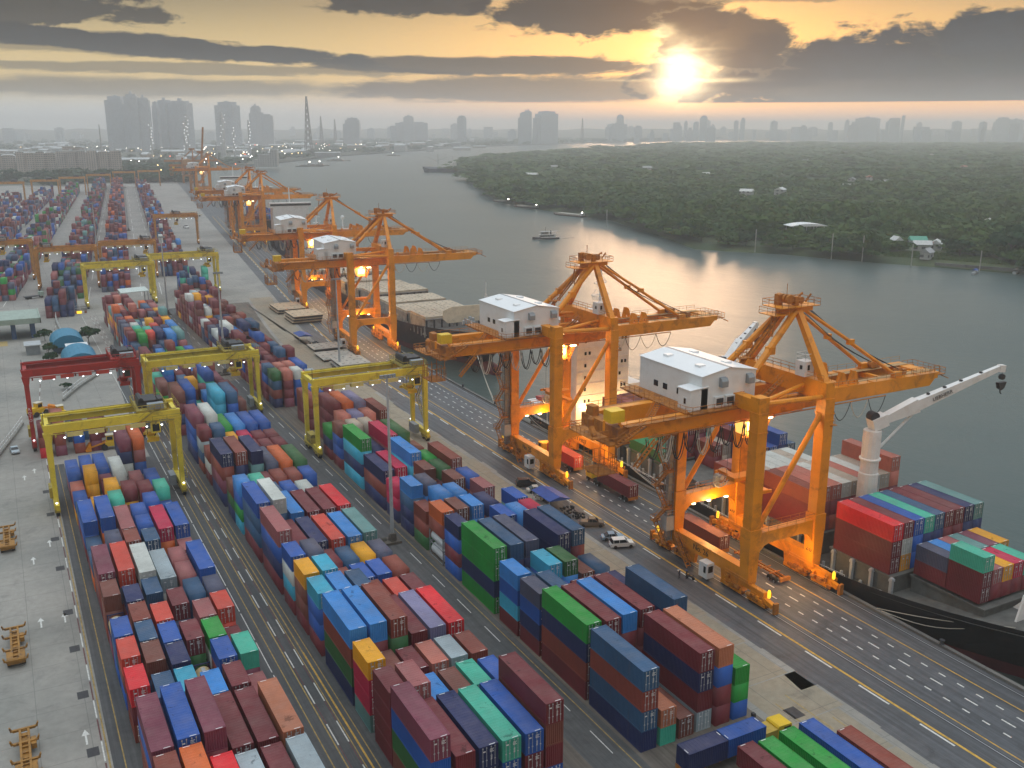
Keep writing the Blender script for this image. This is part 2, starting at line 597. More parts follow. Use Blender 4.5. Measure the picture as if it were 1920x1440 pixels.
# the ragged asphalt edge of the apron, and the lanes between the blocks
lanes = MB()
strip(lanes, 26.4, 35.0, 40, 440, Z2, 0)
strip(lanes, 57.5, 63.9, 40, 300, Z2, 0)
strip(lanes, 4.9, 7.6, 40, 240, Z2, 0)
strip(lanes, 7.6, 26.4, 40, 236, Z2, 0)
strip(lanes, 35.0, 53.5, 40, 440, Z2, 0)
structure(lanes.build('yard_lanes', M_ASPH))
dl = MB()
strip(dl, 53.5, 57.5, 40, 440, Z2)
strip(dl, 57.5, 63.9, 300, 440, Z2)
strip(dl, 63.9, 83.2, 60, 440, Z2)
structure(dl.build('dusty_lane', M_BROWN))
ap = MB()
xs = 96.2
pr = random.Random(3)
y = 60.
while y < 430:
    n = pr.uniform(4, 16)
    w = .2 + .9 * pr.random() + (2.4 if 84.2 < y < 90 else 0)
    ap.add([(xs - w, y, Z2), (xs + .3, y, Z2), (xs + .3, y + n, Z2), (xs - w * .8, y + n, Z2)], [(0, 1, 2, 3)])
    y += n
structure(ap.build('apron_edge', M_ROAD))
cs = MB()
for q in range(40):      # lighter slabs let into the apron
    yy = 62 + q * 9.7
    strip(cs, 84.5, 95.6 - pr.random() * 1.5, yy, yy + 9.5, Z2, 0)
structure(cs.build('apron_slabs', surface('sandy_concrete', (.33, .27, .19), (.28, .25, .19), .85, joints=(5.6, 9.7, .07), stain=(.13, .11, .085), stain_amt=.6)))

# painted markings
mw, my, mr, myd = MB(), MB(), MB(), MB()
for yy in np.arange(44, 700, 3.1):       # short lane dashes on the quay road, two rows
    strip(mw, 108.95, 109.2, yy, yy + 1.15, Z3)
    strip(mw, 113.7, 113.95, yy + 1.4, yy + 2.55, Z3)
for yy in np.arange(44, 700, 5.7):
    strip(mw, 111.45, 111.7, yy, yy + 2.1, Z3)
for yy in np.arange(44, 700, 10.5):
    strip(mw, 100.9, 101.2, yy + 3, yy + 8.4, Z3)
strip(my, 101.45, 101.85, 40, 900, Z3)
strip(my, 105.75, 105.95, 40, 900, Z3)
strip(my, 115.75, 115.95, 40, 900, Z3)
for yy in np.arange(43.5, 430, 10.4):           # lane between the inland and middle blocks
    strip(mw, 30.95, 31.12, yy - .3, yy + 4.8, Z3, b=False)
    strip(mw, 32.35, 32.52, yy - .2, yy + 4.9, Z3, b=False)
    strip(mr, 30.97, 31.10, yy + 4.9, yy + 10, Z3, b=False)
    strip(mr, 32.37, 32.50, yy + 5, yy + 10.1, Z3, b=False)
    strip(mw, 27.78, 27.92, yy, yy + 9.6, Z3, b=False)
    strip(mw, 61.24, 61.38, yy + 2.4, yy + 7.8, Z3, b=False)
    strip(mw, 4.0, 4.18, yy, yy + 4.6, Z3)
    strip(mr, 4.0, 4.2, yy + 4.8, yy + 10, Z3)
strip(myd, 29.05, 29.2, 44, 430, Z3)
strip(myd, 30.55, 30.72, 44, 430, Z3)
strip(myd, 32.66, 32.8, 44, 430, Z3)
strip(my, 33.3, 33.55, 44, 130, Z3)
strip(myd, 33.3, 33.5, 130, 430, Z3)
strip(myd, 34.15, 34.3, 44, 430, Z3)
strip(myd, 4.45, 4.65, 44, 240, Z3)
strip(myd, 6.2, 6.35, 44, 240, Z3)
strip(myd, 62.75, 62.9, 44, 430, Z3)
for x, yy, l in ((87.2, 75, 11), (89.9, 78, 9), (91.8, 72, 8)):
    strip(myd, x, x + .16, yy, yy + l, Z3)
for x, yy, l in ((88.4, 72, 9), (85.4, 70, 12)):
    strip(mw, x, x + .2, yy, yy + l, Z3)
for q in range(14):                            # lane edges of the far yard
    for u in (-12.6, 22.5, 46., 55.):
        mw.add([(u + ybend(480 + q * 64), 480 + q * 64, Z3), (u + .3 + ybend(480 + q * 64), 480 + q * 64, Z3), (u + .3 + ybend(520 + q * 64), 520 + q * 64, Z3), (u + ybend(520 + q * 64), 520 + q * 64, Z3)], [(0, 1, 2, 3)])


def arrow(x, y):
    mw.add([(x - .12, y, Z3), (x + .12, y, Z3), (x + .12, y + 2.2, Z3), (x - .12, y + 2.2, Z3)], [(0, 1, 2, 3)])
    mw.add([(x - .5, y + 2.2, Z3), (x + .5, y + 2.2, Z3), (x, y + 3.6, Z3)], [(0, 1, 2)])


for x, yy in ((-1.2, 157), (2.3, 157), (-1.2, 183), (1.9, 190), (2.4, 121), (-1.0, 232), (1.2, 236), (12.5, 268), (17, 275)):
    arrow(x, yy)
for b_, m_, nm in ((mw, M_MARKW, 'white_road_markings'), (my, M_MARKY, 'yellow_road_markings'), (myd, M_MARKYD, 'faded_road_markings'), (mr, M_MARKR, 'red_road_markings')):
    structure(b_.build(nm, m_))
pl = MB()
for yy in (118, 132.5, 146.5, 159.5, 178, 192.5, 206.5, 221):     # dark plates let into the inland road
    pl.add([(2.2, yy, Z3), (4.0 - .35, yy, Z3), (4.0 - .35, yy + 2.0, Z3), (2.2, yy + 2.0, Z3)], [(0, 1, 2, 3)])
for yy in (206, 210, 217, 221, 229, 232):                          # and across the cross road
    for x in (28, 56.5):
        pl.add([(x, yy, Z3 + .004), (x + 2.3, yy, Z3 + .004), (x + 2.3, yy + 1.2, Z3 + .004), (x, yy + 1.2, Z3 + .004)], [(0, 1, 2, 3)])
pl.add([(87.0, 82.0, Z3), (89.0, 82.0, Z3), (89.0, 84.4, Z3), (87.0, 84.4, Z3)], [(0, 1, 2, 3)])
structure(pl.build('pavement_plates', M_PATCH))

# crane rails in their grooves, and the raised kerb along the quay edge
rl = MB()
for x in (104.75, 119.1):
    for a, b_ in ((-.28, -.1), (.1, .28)):
        strip(rl, x + a, x + b_, 30, 1700, Z3, 0)
structure(rl.build('rail_grooves', M_DARK))
rs = MB()
for x in (104.75, 119.1):
    strip(rs, x - .06, x + .06, 30, 1700, .05, 0)
structure(rs.build('crane_rails', M_LGREY))
kb = MB()
for i in range(0, 140):
    a, c = 30 + i * 12., 42 + i * 12.
    x0, x1 = quay_x(a) - .75, quay_x(c) - .75
    kb.hexa([(x0, a, -.02), (x0 + .7, a, -.02), (x1 + .7, c - .06, -.02), (x1, c - .06, -.02), (x0, a, .42), (x0 + .7, a, .42), (x1 + .7, c - .06, .42), (x1, c - .06, .42)])
structure(kb.build('quay_kerb', M_QWALL))

# the river
wm = bpy.data.materials.new('river_water')
wm.use_nodes = True
k = NT(wm.node_tree)
b = k.n['Principled BSDF']
P = k.node('ShaderNodeNewGeometry').outputs['Position']
cc = k.mix(k.ramp(k.noise(P, .008, 4), .35, .65), (.055, .085, .082), (.075, .10, .092))
k.put(b.inputs['Base Color'], cc)
b.inputs['Specular IOR Level'].default_value = .32
b.inputs['Roughness'].default_value = .32
b.inputs['IOR'].default_value = 1.33
w1 = k.noise(k.v('MULTIPLY', P, (.55, .3, 1)), .55, 5, .62)
w2 = k.noise(k.v('MULTIPLY', P, (.06, .04, 1)), 1., 4, .55, .4)
w3 = k.noise(P, .004, 3, .5, .8)
hgt = k.m('ADD', k.m('MULTIPLY', w1, k.ramp(w3, .38, .62, .35, 1.0)), k.m('MULTIPLY', w2, .9))
bn = k.node('ShaderNodeBump')
bn.inputs['Strength'].default_value = .55
bn.inputs['Distance'].default_value = .55
k.put(bn.inputs['Height'], hgt)
k.put(b.inputs['Normal'], bn.outputs[0])
wb = MB()
wb.add([(60, -400, -4.6), (15800, -400, -4.6), (15800, 6400, -4.6), (60, 6400, -4.6)], [(0, 1, 2, 3)])
structure(wb.build('river', wm))
# the wooded island across the river
isl = [(800, 1600), (768, 1670), (800, 1760), (1100, 2250), (1800, 3000), (2900, 3750), (5000, 4400), (15000, 5000), (15000, -300), (800, -300), (600, 60), (545, 240), (519, 347), (500, 390), (484, 420), (470, 455), (462, 480), (440, 510), (427, 531), (452, 600), (474, 670), (495, 732), (498, 850), (507, 981), (590, 1190), (690, 1450)]
mb = MB()
n = len(isl)
cx, cy = 4000, 1800
inner = [(x + (cx - x) * 12 / math.hypot(cx - x, cy - y), y + (cy - y) * 12 / math.hypot(cx - x, cy - y)) for x, y in isl]
mb.add([(x, y, -4.8) for x, y in isl] + [(x, y, -1.4) for x, y in inner], [(i, (i + 1) % n, n + (i + 1) % n, n + i) for i in range(n)] + [tuple(range(n, 2 * n))])
o = mb.build('island_terrain', surface('island_soil', (.035, .06, .022), (.07, .09, .035), .95, stain=(.03, .035, .02), stain_amt=.6))
bm = bmesh.new(); bm.from_mesh(o.data); bmesh.ops.triangulate(bm, faces=bm.faces); bm.to_mesh(o.data); bm.free()
structure(o)

# the land swells gently towards the horizon
n = 60
V, F = [], []
for i in range(n + 1):
    a = R(-4 + 64 * i / n)
    for j, (d, z) in enumerate(((6900, -1), (7500, 34), (8200, 60), (9000, 66), (11000, 20))):
        zz = z * (1 + .10 * math.sin(i * 1.7) + .06 * math.sin(i * 4.1 + 1)) if 0 < j < 4 else z
        V.append((d * math.sin(a), d * math.cos(a), zz))
for i in range(n):
    for j in range(4):
        F.append((i * 5 + j, (i + 1) * 5 + j, (i + 1) * 5 + j + 1, i * 5 + j + 1))
mb = MB()
mb.add(V, F)
structure(mb.build('far_hills', M_LAND))

# ------------------------------------------------------------ shipping containers
PAL = {  # code: (words for the label, base colour)
    'm': ('maroon', (.155, .018, .026)), 'r': ('rust red', (.23, .045, .028)), 'p': ('plum', (.19, .04, .07)),
    'c': ('coral red', (.62, .06, .035)), 'R': ('bright red', (.66, .012, .022)), 'C': ('crimson', (.50, .006, .06)),
    'o': ('orange', (.62, .12, .02)), 't': ('tan orange', (.44, .15, .075)), 'y': ('yellow', (.78, .35, .004)),
    'g': ('green', (.01, .27, .035)), 'd': ('dark green', (.022, .12, .03)), 'a': ('aqua green', (.05, .42, .29)),
    'A': ('grey teal', (.12, .27, .26)), 'n': ('cyan', (.035, .36, .52)), 's': ('sky blue', (.03, .22, .58)),
    'b': ('cobalt blue', (.010, .085, .36)), 'N': ('navy', (.010, .022, .10)), 'S': ('slate', (.065, .075, .13)),
    'l': ('steel blue', (.022, .085, .18)), 'w': ('off-white', (.56, .58, .54)), 'W': ('pale grey', (.33, .40, .43)),
    'B': ('brown', (.17, .05, .035)), 'k': ('salmon', (.46, .14, .10)), 'q': ('dusty pink', (.33, .10, .10)),
    'x': ('lilac', (.20, .19, .33)), 'e': ('beige', (.45, .38, .30))}
RNDPAL = 'mmmmmmmmrrrrppbbbNNNllSqBsdWoAwgy'
DUST = (.36, .30, .27)


def box_material(code, roof):
    key = ('box_roof_' if roof else 'box_side_') + PAL[code][0].replace(' ', '_')
    if key in MATS:
        return MATS[key]
    m = bpy.data.materials.new(key)
    m.use_nodes = True
    k = NT(m.node_tree)
    b = k.n['Principled BSDF']
    P = k.node('ShaderNodeNewGeometry').outputs['Position']
    inf = k.node('ShaderNodeObjectInfo').outputs['Random']
    col = PAL[code][1]
    big = k.noise(P, .11, 3, .5)
    hue = k.ramp(big, .3, .7, .8, 1.22, False)
    c = k.mix(1., col, k.xyz(hue, hue, hue), 'MULTIPLY')
    n = k.noise(P, 1.1, 6, .68)
    if roof:       # sun-bleached, dusty, with dark scuffs and rusty spots
        c = k.mix(k.ramp(k.noise(P, .45, 5, .6), .25, .8, .03, .24, False), c, DUST if sum(col) < 1.2 else (.55, .53, .47))
        sc = k.noise(k.v('ADD', P, (31, 7, 0)), .42, 7, .72, .5)
        c = k.mix(k.m('MULTIPLY', k.ramp(sc, .61, .66), .62), c, tuple(q * .22 + .006 for q in col))
        rs = k.noise(k.v('ADD', P, (3, 57, 0)), .9, 6, .7)
        c = k.mix(k.m('MULTIPLY', k.ramp(rs, .66, .74), .5), c, (.13, .06, .035))
        b.inputs['Roughness'].default_value = .7
    else:          # rain streaks and rust along the panels
        st = k.noise(k.v('MULTIPLY', P, (1.4, 1.4, .12)), 1.2, 5, .65)
        c = k.mix(k.m('MULTIPLY', k.ramp(st, .55, .8), .35), c, (.12, .07, .045))
        b.inputs['Roughness'].default_value = .5
    f = k.ramp(n, .2, .8, .86, 1.12, False)
    c = k.mix(1., c, k.xyz(f, f, f), 'MULTIPLY')
    k.put(b.inputs['Base Color'], c)
    b.inputs['Specular IOR Level'].default_value = .22 if roof else .4
    MATS[key] = m
    return m


BW = 2.44


def corr(x, a0, a1, z0, z1, axis, pitch=.28, dep=.036, sgn=1):
    """corrugated panel: trapezoid waves along an axis"""
    vs, fs = [], []
    n = max(2, int(round((a1 - a0) / pitch)))
    p = (a1 - a0) / n
    prof = []
    for i in range(n):
        s = a0 + i * p
        prof += [(s, 0), (s + p * .3, 0), (s + p * .5, dep), (s + p * .8, dep)]
    prof.append((a1, 0))
    for s, d in prof:
        q = x - sgn * d
        for z in (z0, z1):
            vs.append((q, s, z) if axis == 'y' else (s, q, z))
    for i in range(len(prof) - 1):
        fs.append((2 * i, 2 * i + 2, 2 * i + 3, 2 * i + 1))
    return vs, fs


BOXMESH = {}


def box_meshes(L, h):
    """body, roof, two doors of one container size; origin at the middle of its base, door end at -y"""
    if (L, h) in BOXMESH:
        return BOXMESH[(L, h)]
    w2, l2 = BW / 2, L / 2
    b = MB()
    for sx in (-1, 1):
        for sy in (-1, 1):
            b.cbox(sx * (w2 - .08), sy * (l2 - .08), h / 2, .16, .16, h)
        b.cbox(sx * (w2 - .05), 0, .09, .10, L - .32, .17)
        b.cbox(sx * (w2 - .05), 0, h - .06, .10, L - .32, .11)
        v, f = corr(sx * (w2 - .02), -l2 + .16, l2 - .16, .17, h - .11, 'y', sgn=sx)
        b.add(v, f)
    for sy in (-1, 1):
        b.cbox(0, sy * (l2 - .05), .09, BW - .32, .10, .17)
        b.cbox(0, sy * (l2 - .05), h - .07, BW - .32, .10, .13)
    v, f = corr(l2 - .03, -w2 + .16, w2 - .16, .17, h - .13, 'x', sgn=1)
    b.add(v, f)
    b.box(-w2 + .1, w2 - .1, -l2 + .1, l2 - .1, .05, .12)
    r = MB()
    z = h - .035
    n = int(L / .55)
    for i in range(n):
        a = -l2 + .32 + (L - .64) * i / n
        p = (L - .64) / n
        r.add([(-w2 + .1, a, z), (w2 - .1, a, z), (w2 - .1, a + p * .55, z), (-w2 + .1, a + p * .55, z), (-w2 + .1, a + p * .7, z + .022), (w2 - .1, a + p * .7, z + .022), (w2 - .1, a + p, z + .001), (-w2 + .1, a + p, z + .001)], [(0, 1, 2, 3), (3, 2, 5, 4), (4, 5, 6, 7)])
    for s in (-1, 1):
        r.box(-w2 + .1, w2 - .1, s * (l2 - .2) - .13, s * (l2 - .2) + .13, z - .02, z + .03)
        for sx in (-1, 1):
            r.cbox(sx * (w2 - .12), s * (l2 - .13), h + .002, .22, .24, .03)
    r.add([(.1, -l2 + .1, z + .036), (.85, -l2 + .1, z + .036), (.85, -l2 + .2, z + .036), (.1, -l2 + .2, z + .036)], [(0, 1, 2, 3)], 1)
    r.add([(-.85, l2 - .2, z + .036), (-.1, l2 - .2, z + .036), (-.1, l2 - .1, z + .036), (-.85, l2 - .1, z + .036)], [(0, 1, 2, 3)], 1)
    doors = []
    for sx in (-1, 1):
        d = MB()
        x0, x1 = (-1.06, -.01) if sx < 0 else (.01, 1.06)
        y = -l2 + .06
        d.box(x0, x1, y, y + .06, .18, h - .14)
        for i in range(4):
            zz = .35 + (h - .75) * i / 3.4
            d.box(x0 + .06, x1 - .06, y - .025, y, zz, zz + (h - .75) / 4.6)
        for q in (.28, .74):
            xx = x0 + (x1 - x0) * q
            d.box(xx - .025, xx + .025, y - .075, y - .03, .14, h - .1, 1)
            d.box(xx - .09, xx + .09, y - .085, y - .028, .95, 1.06, 1)
            d.box(xx - .07, xx + .07, y - .085, y - .028, h - .3, h - .2, 1)
        if sx > 0:      # code plate rows
            for i in range(3):
                d.add([(x0 + .1, y - .09, h - .55 - i * .17), (x0 + .62 - .12 * (i == 1), y - .09, h - .55 - i * .17), (x0 + .62 - .12 * (i == 1), y - .09, h - .47 - i * .17), (x0 + .1, y - .09, h - .47 - i * .17)], [(0, 1, 2, 3)], 2)
            for i in range(5):
                d.add([(x0 + .2, y - .09, 1.55 - i * .12), (x0 + .42, y - .09, 1.55 - i * .12), (x0 + .42, y - .09, 1.60 - i * .12), (x0 + .2, y - .09, 1.60 - i * .12)], [(0, 1, 2, 3)], 2)
        else:
            d.add([(x0 + .3, y - .09, h - .75), (x0 + .62, y - .09, h - .75), (x0 + .62, y - .09, h - .58), (x0 + .3, y - .09, h - .58)], [(0, 1, 2, 3)], 2)
        doors.append(d)
    dm = MATS['grey_paint']
    BOXMESH[(L, h)] = (b.mesh('container_body', M_GREY), r.mesh('container_roof', [M_GREY, M_TXTW]), [d.mesh('container_door', [M_GREY, M_LGREY, M_TXTW]) for d in doors])
    # one joined mesh for those too small to show parts
    one = MB()
    for src, base in ((b, 0), (r, 1), (doors[0], 2), (doors[1], 2)):
        o = len(one.v)
        one.v.extend(src.v)
        one.f.extend([tuple(i + o for i in f) for f in src.f])
        one.mi.extend([{0: 0, 1: (1 if q == 0 else 2), 2: (0 if q == 0 else 2)}[base] for q in src.mi])
    BOXMESH[(L, h, 'one')] = one.mesh('container_whole', [M_GREY, M_GREY, M_TXTW])
    return BOXMESH[(L, h)]


def set_mats(o, ms):
    for i, q in enumerate(ms):
        o.material_slots[i].link = 'OBJECT'
        o.material_slots[i].material = q


def make_box(x, y, z, L, h, code, label, group, parts=True, rz=0., flip=False):
    me = box_meshes(L, h)
    rz += math.pi if flip else 0
    side, roof = box_material(code, False), box_material(code, True)
    if not parts:
        o = bpy.data.objects.new('shipping_container', BOXMESH[(L, h, 'one')])
        COL.objects.link(o)
        set_mats(o, [side, roof])
        o.location = (x, y, z)
        o.rotation_euler = (0, 0, rz)
        tag(o, label, 'container', group)
        return o
    t = empty('shipping_container', (x, y, z), rz, label, 'container', group)
    for nm, m_, ms in (('body', me[0], [side]), ('roof', me[1], [roof])) + tuple(('door', d, [side]) for d in me[2]):
        o = bpy.data.objects.new(nm, m_)
        COL.objects.link(o)
        o.parent = t
        set_mats(o, ms)
    return t


ORD = 'first second third fourth fifth sixth seventh eighth ninth tenth eleventh twelfth thirteenth fourteenth fifteenth sixteenth seventeenth eighteenth nineteenth twentieth'.split()
ORD += ['twenty-' + q for q in ORD[:9]] + ['thirtieth'] + ['thirty-' + q for q in ORD[:9]]
TIER = ['bottom tier', 'second tier', 'third tier', 'fourth tier', 'fifth tier']

# each stack: block, column, y of its river-mouth end, length (L/S), colours from the ground up; '?' is any
BLK = {1: dict(x0=8.1, pt=2.9, skew=.007, name='inland block'), 2: dict(x0=35.55, pt=2.95, skew=0., name='middle block'), 3: dict(x0=64.45, pt=3.0, skew=0., name='quayside block')}
DATA = """
1 0 86.8 L ???r 2.6|0 99.8 L rr?p 2.6|0 118.3 S ??R|0 126.6 S ??c|0 133.2 S ?lb|0 139.8 T ?m|0 146.8 S ??B|0 153.4 L ??p|0 166.2 S ?l|0 172.6 S ?l|0 179.2 L ?bb 2.6|0 192.2 S ?l|0 198.6 S yb|0 204.8 S ?k|0 212 L ?b
1 1 86.8 S ???o|1 93.2 S ???o|1 99.8 L ??Nb 2.75|1 114.8 S ??l|1 124 S ??B|1 130.4 S ??l|1 136.8 S ??r|1 143.4 S ??N|1 153.2 L ??c|1 167.6 S ??S|1 177.6 L ??b|1 193.8 S ?y|1 206.8 S ?yy|1 214 L ?b
1 2 85.4 L ??R 3.1|2 99.8 L ??mp 2.75|2 114.8 S ??n|2 122 S ??N|2 128.4 S ??b|2 135.2 S ??c|2 144.6 S ??l|2 151 L ?mw|2 166.6 S ??r|2 174.5 L ??q 2.4|2 188.2 S ?da|2 196.2 S ?yy|2 206.8 S ?p|2 214 L ?b
1 3 86.6 L ??W 2.6|3 100 L ??m 2.6|3 112.4 S ??s|3 119 T ?m|3 127.6 S ??m|3 133.4 S ?N|3 139 S ??m|3 149.6 L ??W 2.5|3 165.4 S ??l|3 172.6 S ??b|3 179 S ??b|3 185.4 S ?r|3 193 S ??m|3 210 L ?w
1 4 86.6 L ??m 2.6|4 99.8 L ??m 2.6|4 113 S ??m|4 120.4 S ??b|4 126.8 S ??g|4 133.4 S ??q|4 141.4 S ??l|4 148.4 S ??q|4 154.8 S ??q|4 169.8 L ??C 2.6|4 184 S ??b|4 191.6 S ?mm|4 206 S ?q|4 224 L ??p
1 5 86.4 L ??W 2.7|5 99.4 L ??t 2.8|5 113.2 S ?q|5 120.4 S ??a|5 127.6 S ?m|5 134.7 S ?cc|5 141 S ??S|5 147.8 L ??b|5 164.6 S ?q|5 170 L ??b 2.6|5 184.6 S ?b|5 190.8 S ??a|5 198 L ?b|5 224 L ??o
2 0 85.7 L BdbP|0 98.2 S mmmm|0 106 S ACCy|0 113 L Ndrs2S|0 127.5 S mbbn|0 134.6 S mBBy|0 141.8 S mnwb|0 150 L mNbq|0 164 L mllb|0 178.4 S ngbs|0 185 S NdB|0 194.6 L NprN|0 208.5 S mwr|0 216.8 S rlWm|0 224.8 L NbbP
2 1 85.4 L ??m|1 98.2 S ???q|1 106 S ??B|1 113.1 L ???s|1 127.5 S ???s|1 134.6 S ???n|1 141.6 S ???S|1 149 L ??m|1 164.4 L ???w|1 177.8 S ???a|1 184.4 S ??A|1 194.3 L ???r|1 208 S ??m|1 216.6 S ???l|1 224.4 L ???w
2 2 85.5 L ??N|2 98 S ??s|2 105.6 S ??m|2 113 L ??dr|2 127 S ???l|2 133.6 S ??r|2 141.6 S ??m|2 149 L ??N|2 163.6 L ??s|2 178 S ??l|2 185 S ??m|2 193.3 L ??AN|2 208 S ??p|2 216 S ??y|2 222.8 L ??g
2 3 85.4 L ?ba|3 98 S ??B|3 105.8 S ??k|3 113 L ??m|3 127 S ??r|3 134 S ??b|3 141.5 S ??l|3 148.9 L ??c|3 162.8 L ??m|3 177.6 S ??b|3 185.6 S ??r|3 192.6 L ??S|3 208 S ??m|3 216 S ??C|3 222.5 L ??s
2 4 85.3 L ?mb|4 98.6 S ??a|4 105.9 S ??W|4 113.2 L ??x|4 126.4 S ??c|4 134.2 S ??b|4 141.9 S ??y|4 148.6 L ??s|4 162.7 L ??m|4 176.4 S ??w|4 185 S ??r|4 192.3 L ??o|4 207 S ??m|4 214.2 S ??m|4 222.3 L ??b
2 5 85.6 L bm?m2R|5 98.1 S ??b|5 105.7 S ??r|5 113.3 L ??R2m|5 126.6 S ??m|5 134.2 S ??r|5 141.6 S ??S|5 149.2 L ??A|5 163.2 L ??R|5 177.2 S ?S|5 184.6 S ?Nb|5 191.3 L ??d|5 207 S ??m|5 213.8 S ??m|5 222.1 L ??b
3 0 85.9 L Nlrl|0 99.1 L mrNg|0 112 S mNbS|0 118.8 S mnbs|0 126.9 L gNgg|0 140.2 S bmbN|0 147.3 T wwro|0 154.7 S drr|0 161.9 S NNls|0 169.3 S NCC|0 176.8 L NrN|0 190.5 L nNng|0 204.6 S mbbB|0 212.4 S mNg
3 1 85.8 S at|1 98.7 L Bmmm|1 112.4 S ???l|1 119.4 S ??l|1 126.8 L NNNl|1 140.2 S ??m|1 147.3 S ???B|1 154.7 S ???s|1 162 S ???S|1 169.4 S ?C|1 177.3 L ??C|1 190.5 L ??N|1 204.4 S ???e|1 212.8 S ???k|1 220 L mmmm
3 2 85.9 L B 2.9|2 99.1 L Nmms|2 112.4 S ??b|2 119.6 S ??bn|2 126.9 L ?NNS|2 140.2 S ??N|2 147.4 S ???s|2 154.5 S ???s|2 162 S ??m|2 169.2 S ???B|2 176.8 L ?Cns|2 190.2 L ??mC|2 204.2 S ???e|2 212.4 S ???x|2 219.6 L ???o
3 3 86 L WmNm|3 99.2 L m?mm|3 112 S ??m|3 119.5 S ??sd|3 140.3 S ???b|3 147.3 S ???N|3 154.6 S ??N|3 161.5 S ???B|3 168.6 S ???d|3 175.3 S ???g|3 190.4 L ???d|3 204 S ??q|3 212 S ???k|3 219 L ??bx
3 4 85.8 L mmbt|4 112 S ??m|4 119.2 S ??B|4 126.7 L ?NNN|4 139.8 S ???s|4 147.2 S ??N|4 154.7 S ???q|4 161.4 S ???b|4 169.6 L ???r|4 189.5 S ??B|4 195.8 S ??e|4 202.8 S ??k
3 5 85.8 S bgg|5 99.4 L ??Nl|5 111.9 S ??N|5 119.3 S ??l|5 127.1 L m??l|5 140.2 S ???C|5 147 S ???b|5 219 L ??r
"""
COLN = {}
STACKS = []       # (block, col, x, y, L, h, colours, rz)


def parse_stacks():
    pr = random.Random(5)
    for line in DATA.strip().split('\n'):
        blk = int(line[0])
        for it in line[2:].split('|'):
            f = it.split()
            col, y, kind, cols = int(f[0]), float(f[1]), f[2], f[3]
            h = float(f[4]) if len(f) > 4 else (2.896 if kind == 'L' else 2.591)
            if '2' in cols:      # two visible hues: sides differ from the roof in the photo, keep the last
                cols = cols.split('2')[0]
            cols = ''.join(pr.choice(RNDPAL) if q == '?' else ('p' if q == 'P' else q) for q in cols)
            B = BLK[blk]
            x = B['x0'] + B['pt'] * col - B['skew'] * (y - 99) + BW / 2
            L = 12.192 if kind == 'L' else 6.058
            STACKS.append([blk, col, x + pr.uniform(-.05, .05), y + L / 2, L, h, cols, B['skew'], kind])


def random_block(blk, x0, pt, ys, palette, seed, lo, hi, ncol=6, drop=.06):
    pr = random.Random(seed)
    y = ys[0]
    while y < ys[1]:
        L = 12.192 if pr.random() < .34 else 6.058
        base = pr.uniform(lo, hi)
        for c in range(ncol):
            if pr.random() < drop:
                continue
            n = max(1, min(5, int(round(base + pr.uniform(-1., .9)))))
            if c == 0:
                n = max(n, int(round(base)))
            cols = ''.join(pr.choice(palette) for _ in range(n))
            STACKS.append([blk, c, x0 + pt * c + BW / 2 + pr.uniform(-.06, .06), y + L / 2 + pr.uniform(-.1, .1), L, 2.591, cols, 0., 'S' if L < 7 else 'L'])
        y += L + (.75 if L > 7 else .45)


parse_stacks()
BLK[4] = dict(name='rear middle block')
BLK[5] = dict(name='rear quayside block')
# behind the second yellow gantry: the block by the teal-roofed sheds and the one towards the quay
for c, yy, kd, cols in ((0, 249, 'L', 'mNmB'), (1, 251, 'L', 'Nbbb'), (2, 257, 'S', 'la'), (3, 243, 'L', 'lNnn'), (4, 242.4, 'L', 'bbbl'), (5, 246.5, 'S', 'amB'),
                        (1, 264.5, 'S', 'mbl'), (2, 264.5, 'S', '?mmy'), (3, 258, 'S', '??s'), (4, 256, 'S', '??s'), (3, 265, 'S', '??p'), (4, 263.5, 'S', '??S'), (5, 256, 'L', '??m')):
    L = 12.192 if kd == 'L' else 6.058
    pr_ = random.Random(c * 91 + int(yy))
    cols = ''.join(pr_.choice(RNDPAL) if q == '?' else q for q in cols)
    STACKS.append([4, c, 35.4 + 2.95 * c + BW / 2, yy + L / 2, L, 2.896 if kd == 'L' else 2.591, cols, 0., kd])
random_block(4, 35.2, 2.95, (271.5, 330), 'mmmmqrpSNbbssalgBa', 21, 2.4, 3.4)
for c, yy, kd, cols in ((0, 338, 'S', 'mbNm'), (0, 345, 'S', 'bbbr'), (0, 352, 'S', 'bblS'), (1, 333, 'S', '??dg'), (1, 340, 'S', '??dg'), (2, 337, 'S', '??rc'), (3, 336, 'L', '?NNN'), (4, 331, 'L', '??bs'), (5, 333, 'L', '??WA'),
                        (1, 346.5, 'S', '??ga'), (2, 343.5, 'S', '??ga'), (1, 353, 'S', '???w'), (3, 349, 'S', '??rc'), (4, 344, 'S', '???N'), (5, 346, 'L', '??ns')):
    L = 12.192 if kd == 'L' else 6.058
    pr_ = random.Random(c * 17 + int(yy))
    cols = ''.join(pr_.choice('mmrpNb') if q == '?' else q for q in cols)
    STACKS.append([4, c, 35.0 + 2.95 * c + BW / 2, yy + L / 2, L, 2.591, cols, 0., kd])
random_block(4, 34.9, 2.95, (360, 402), 'mrkymmSAowyqlk', 23, 3.2, 4.0)
random_block(4, 34.9, 2.95, (402, 418), 'mmmkw', 24, 3.6, 4.4, 3, 0)
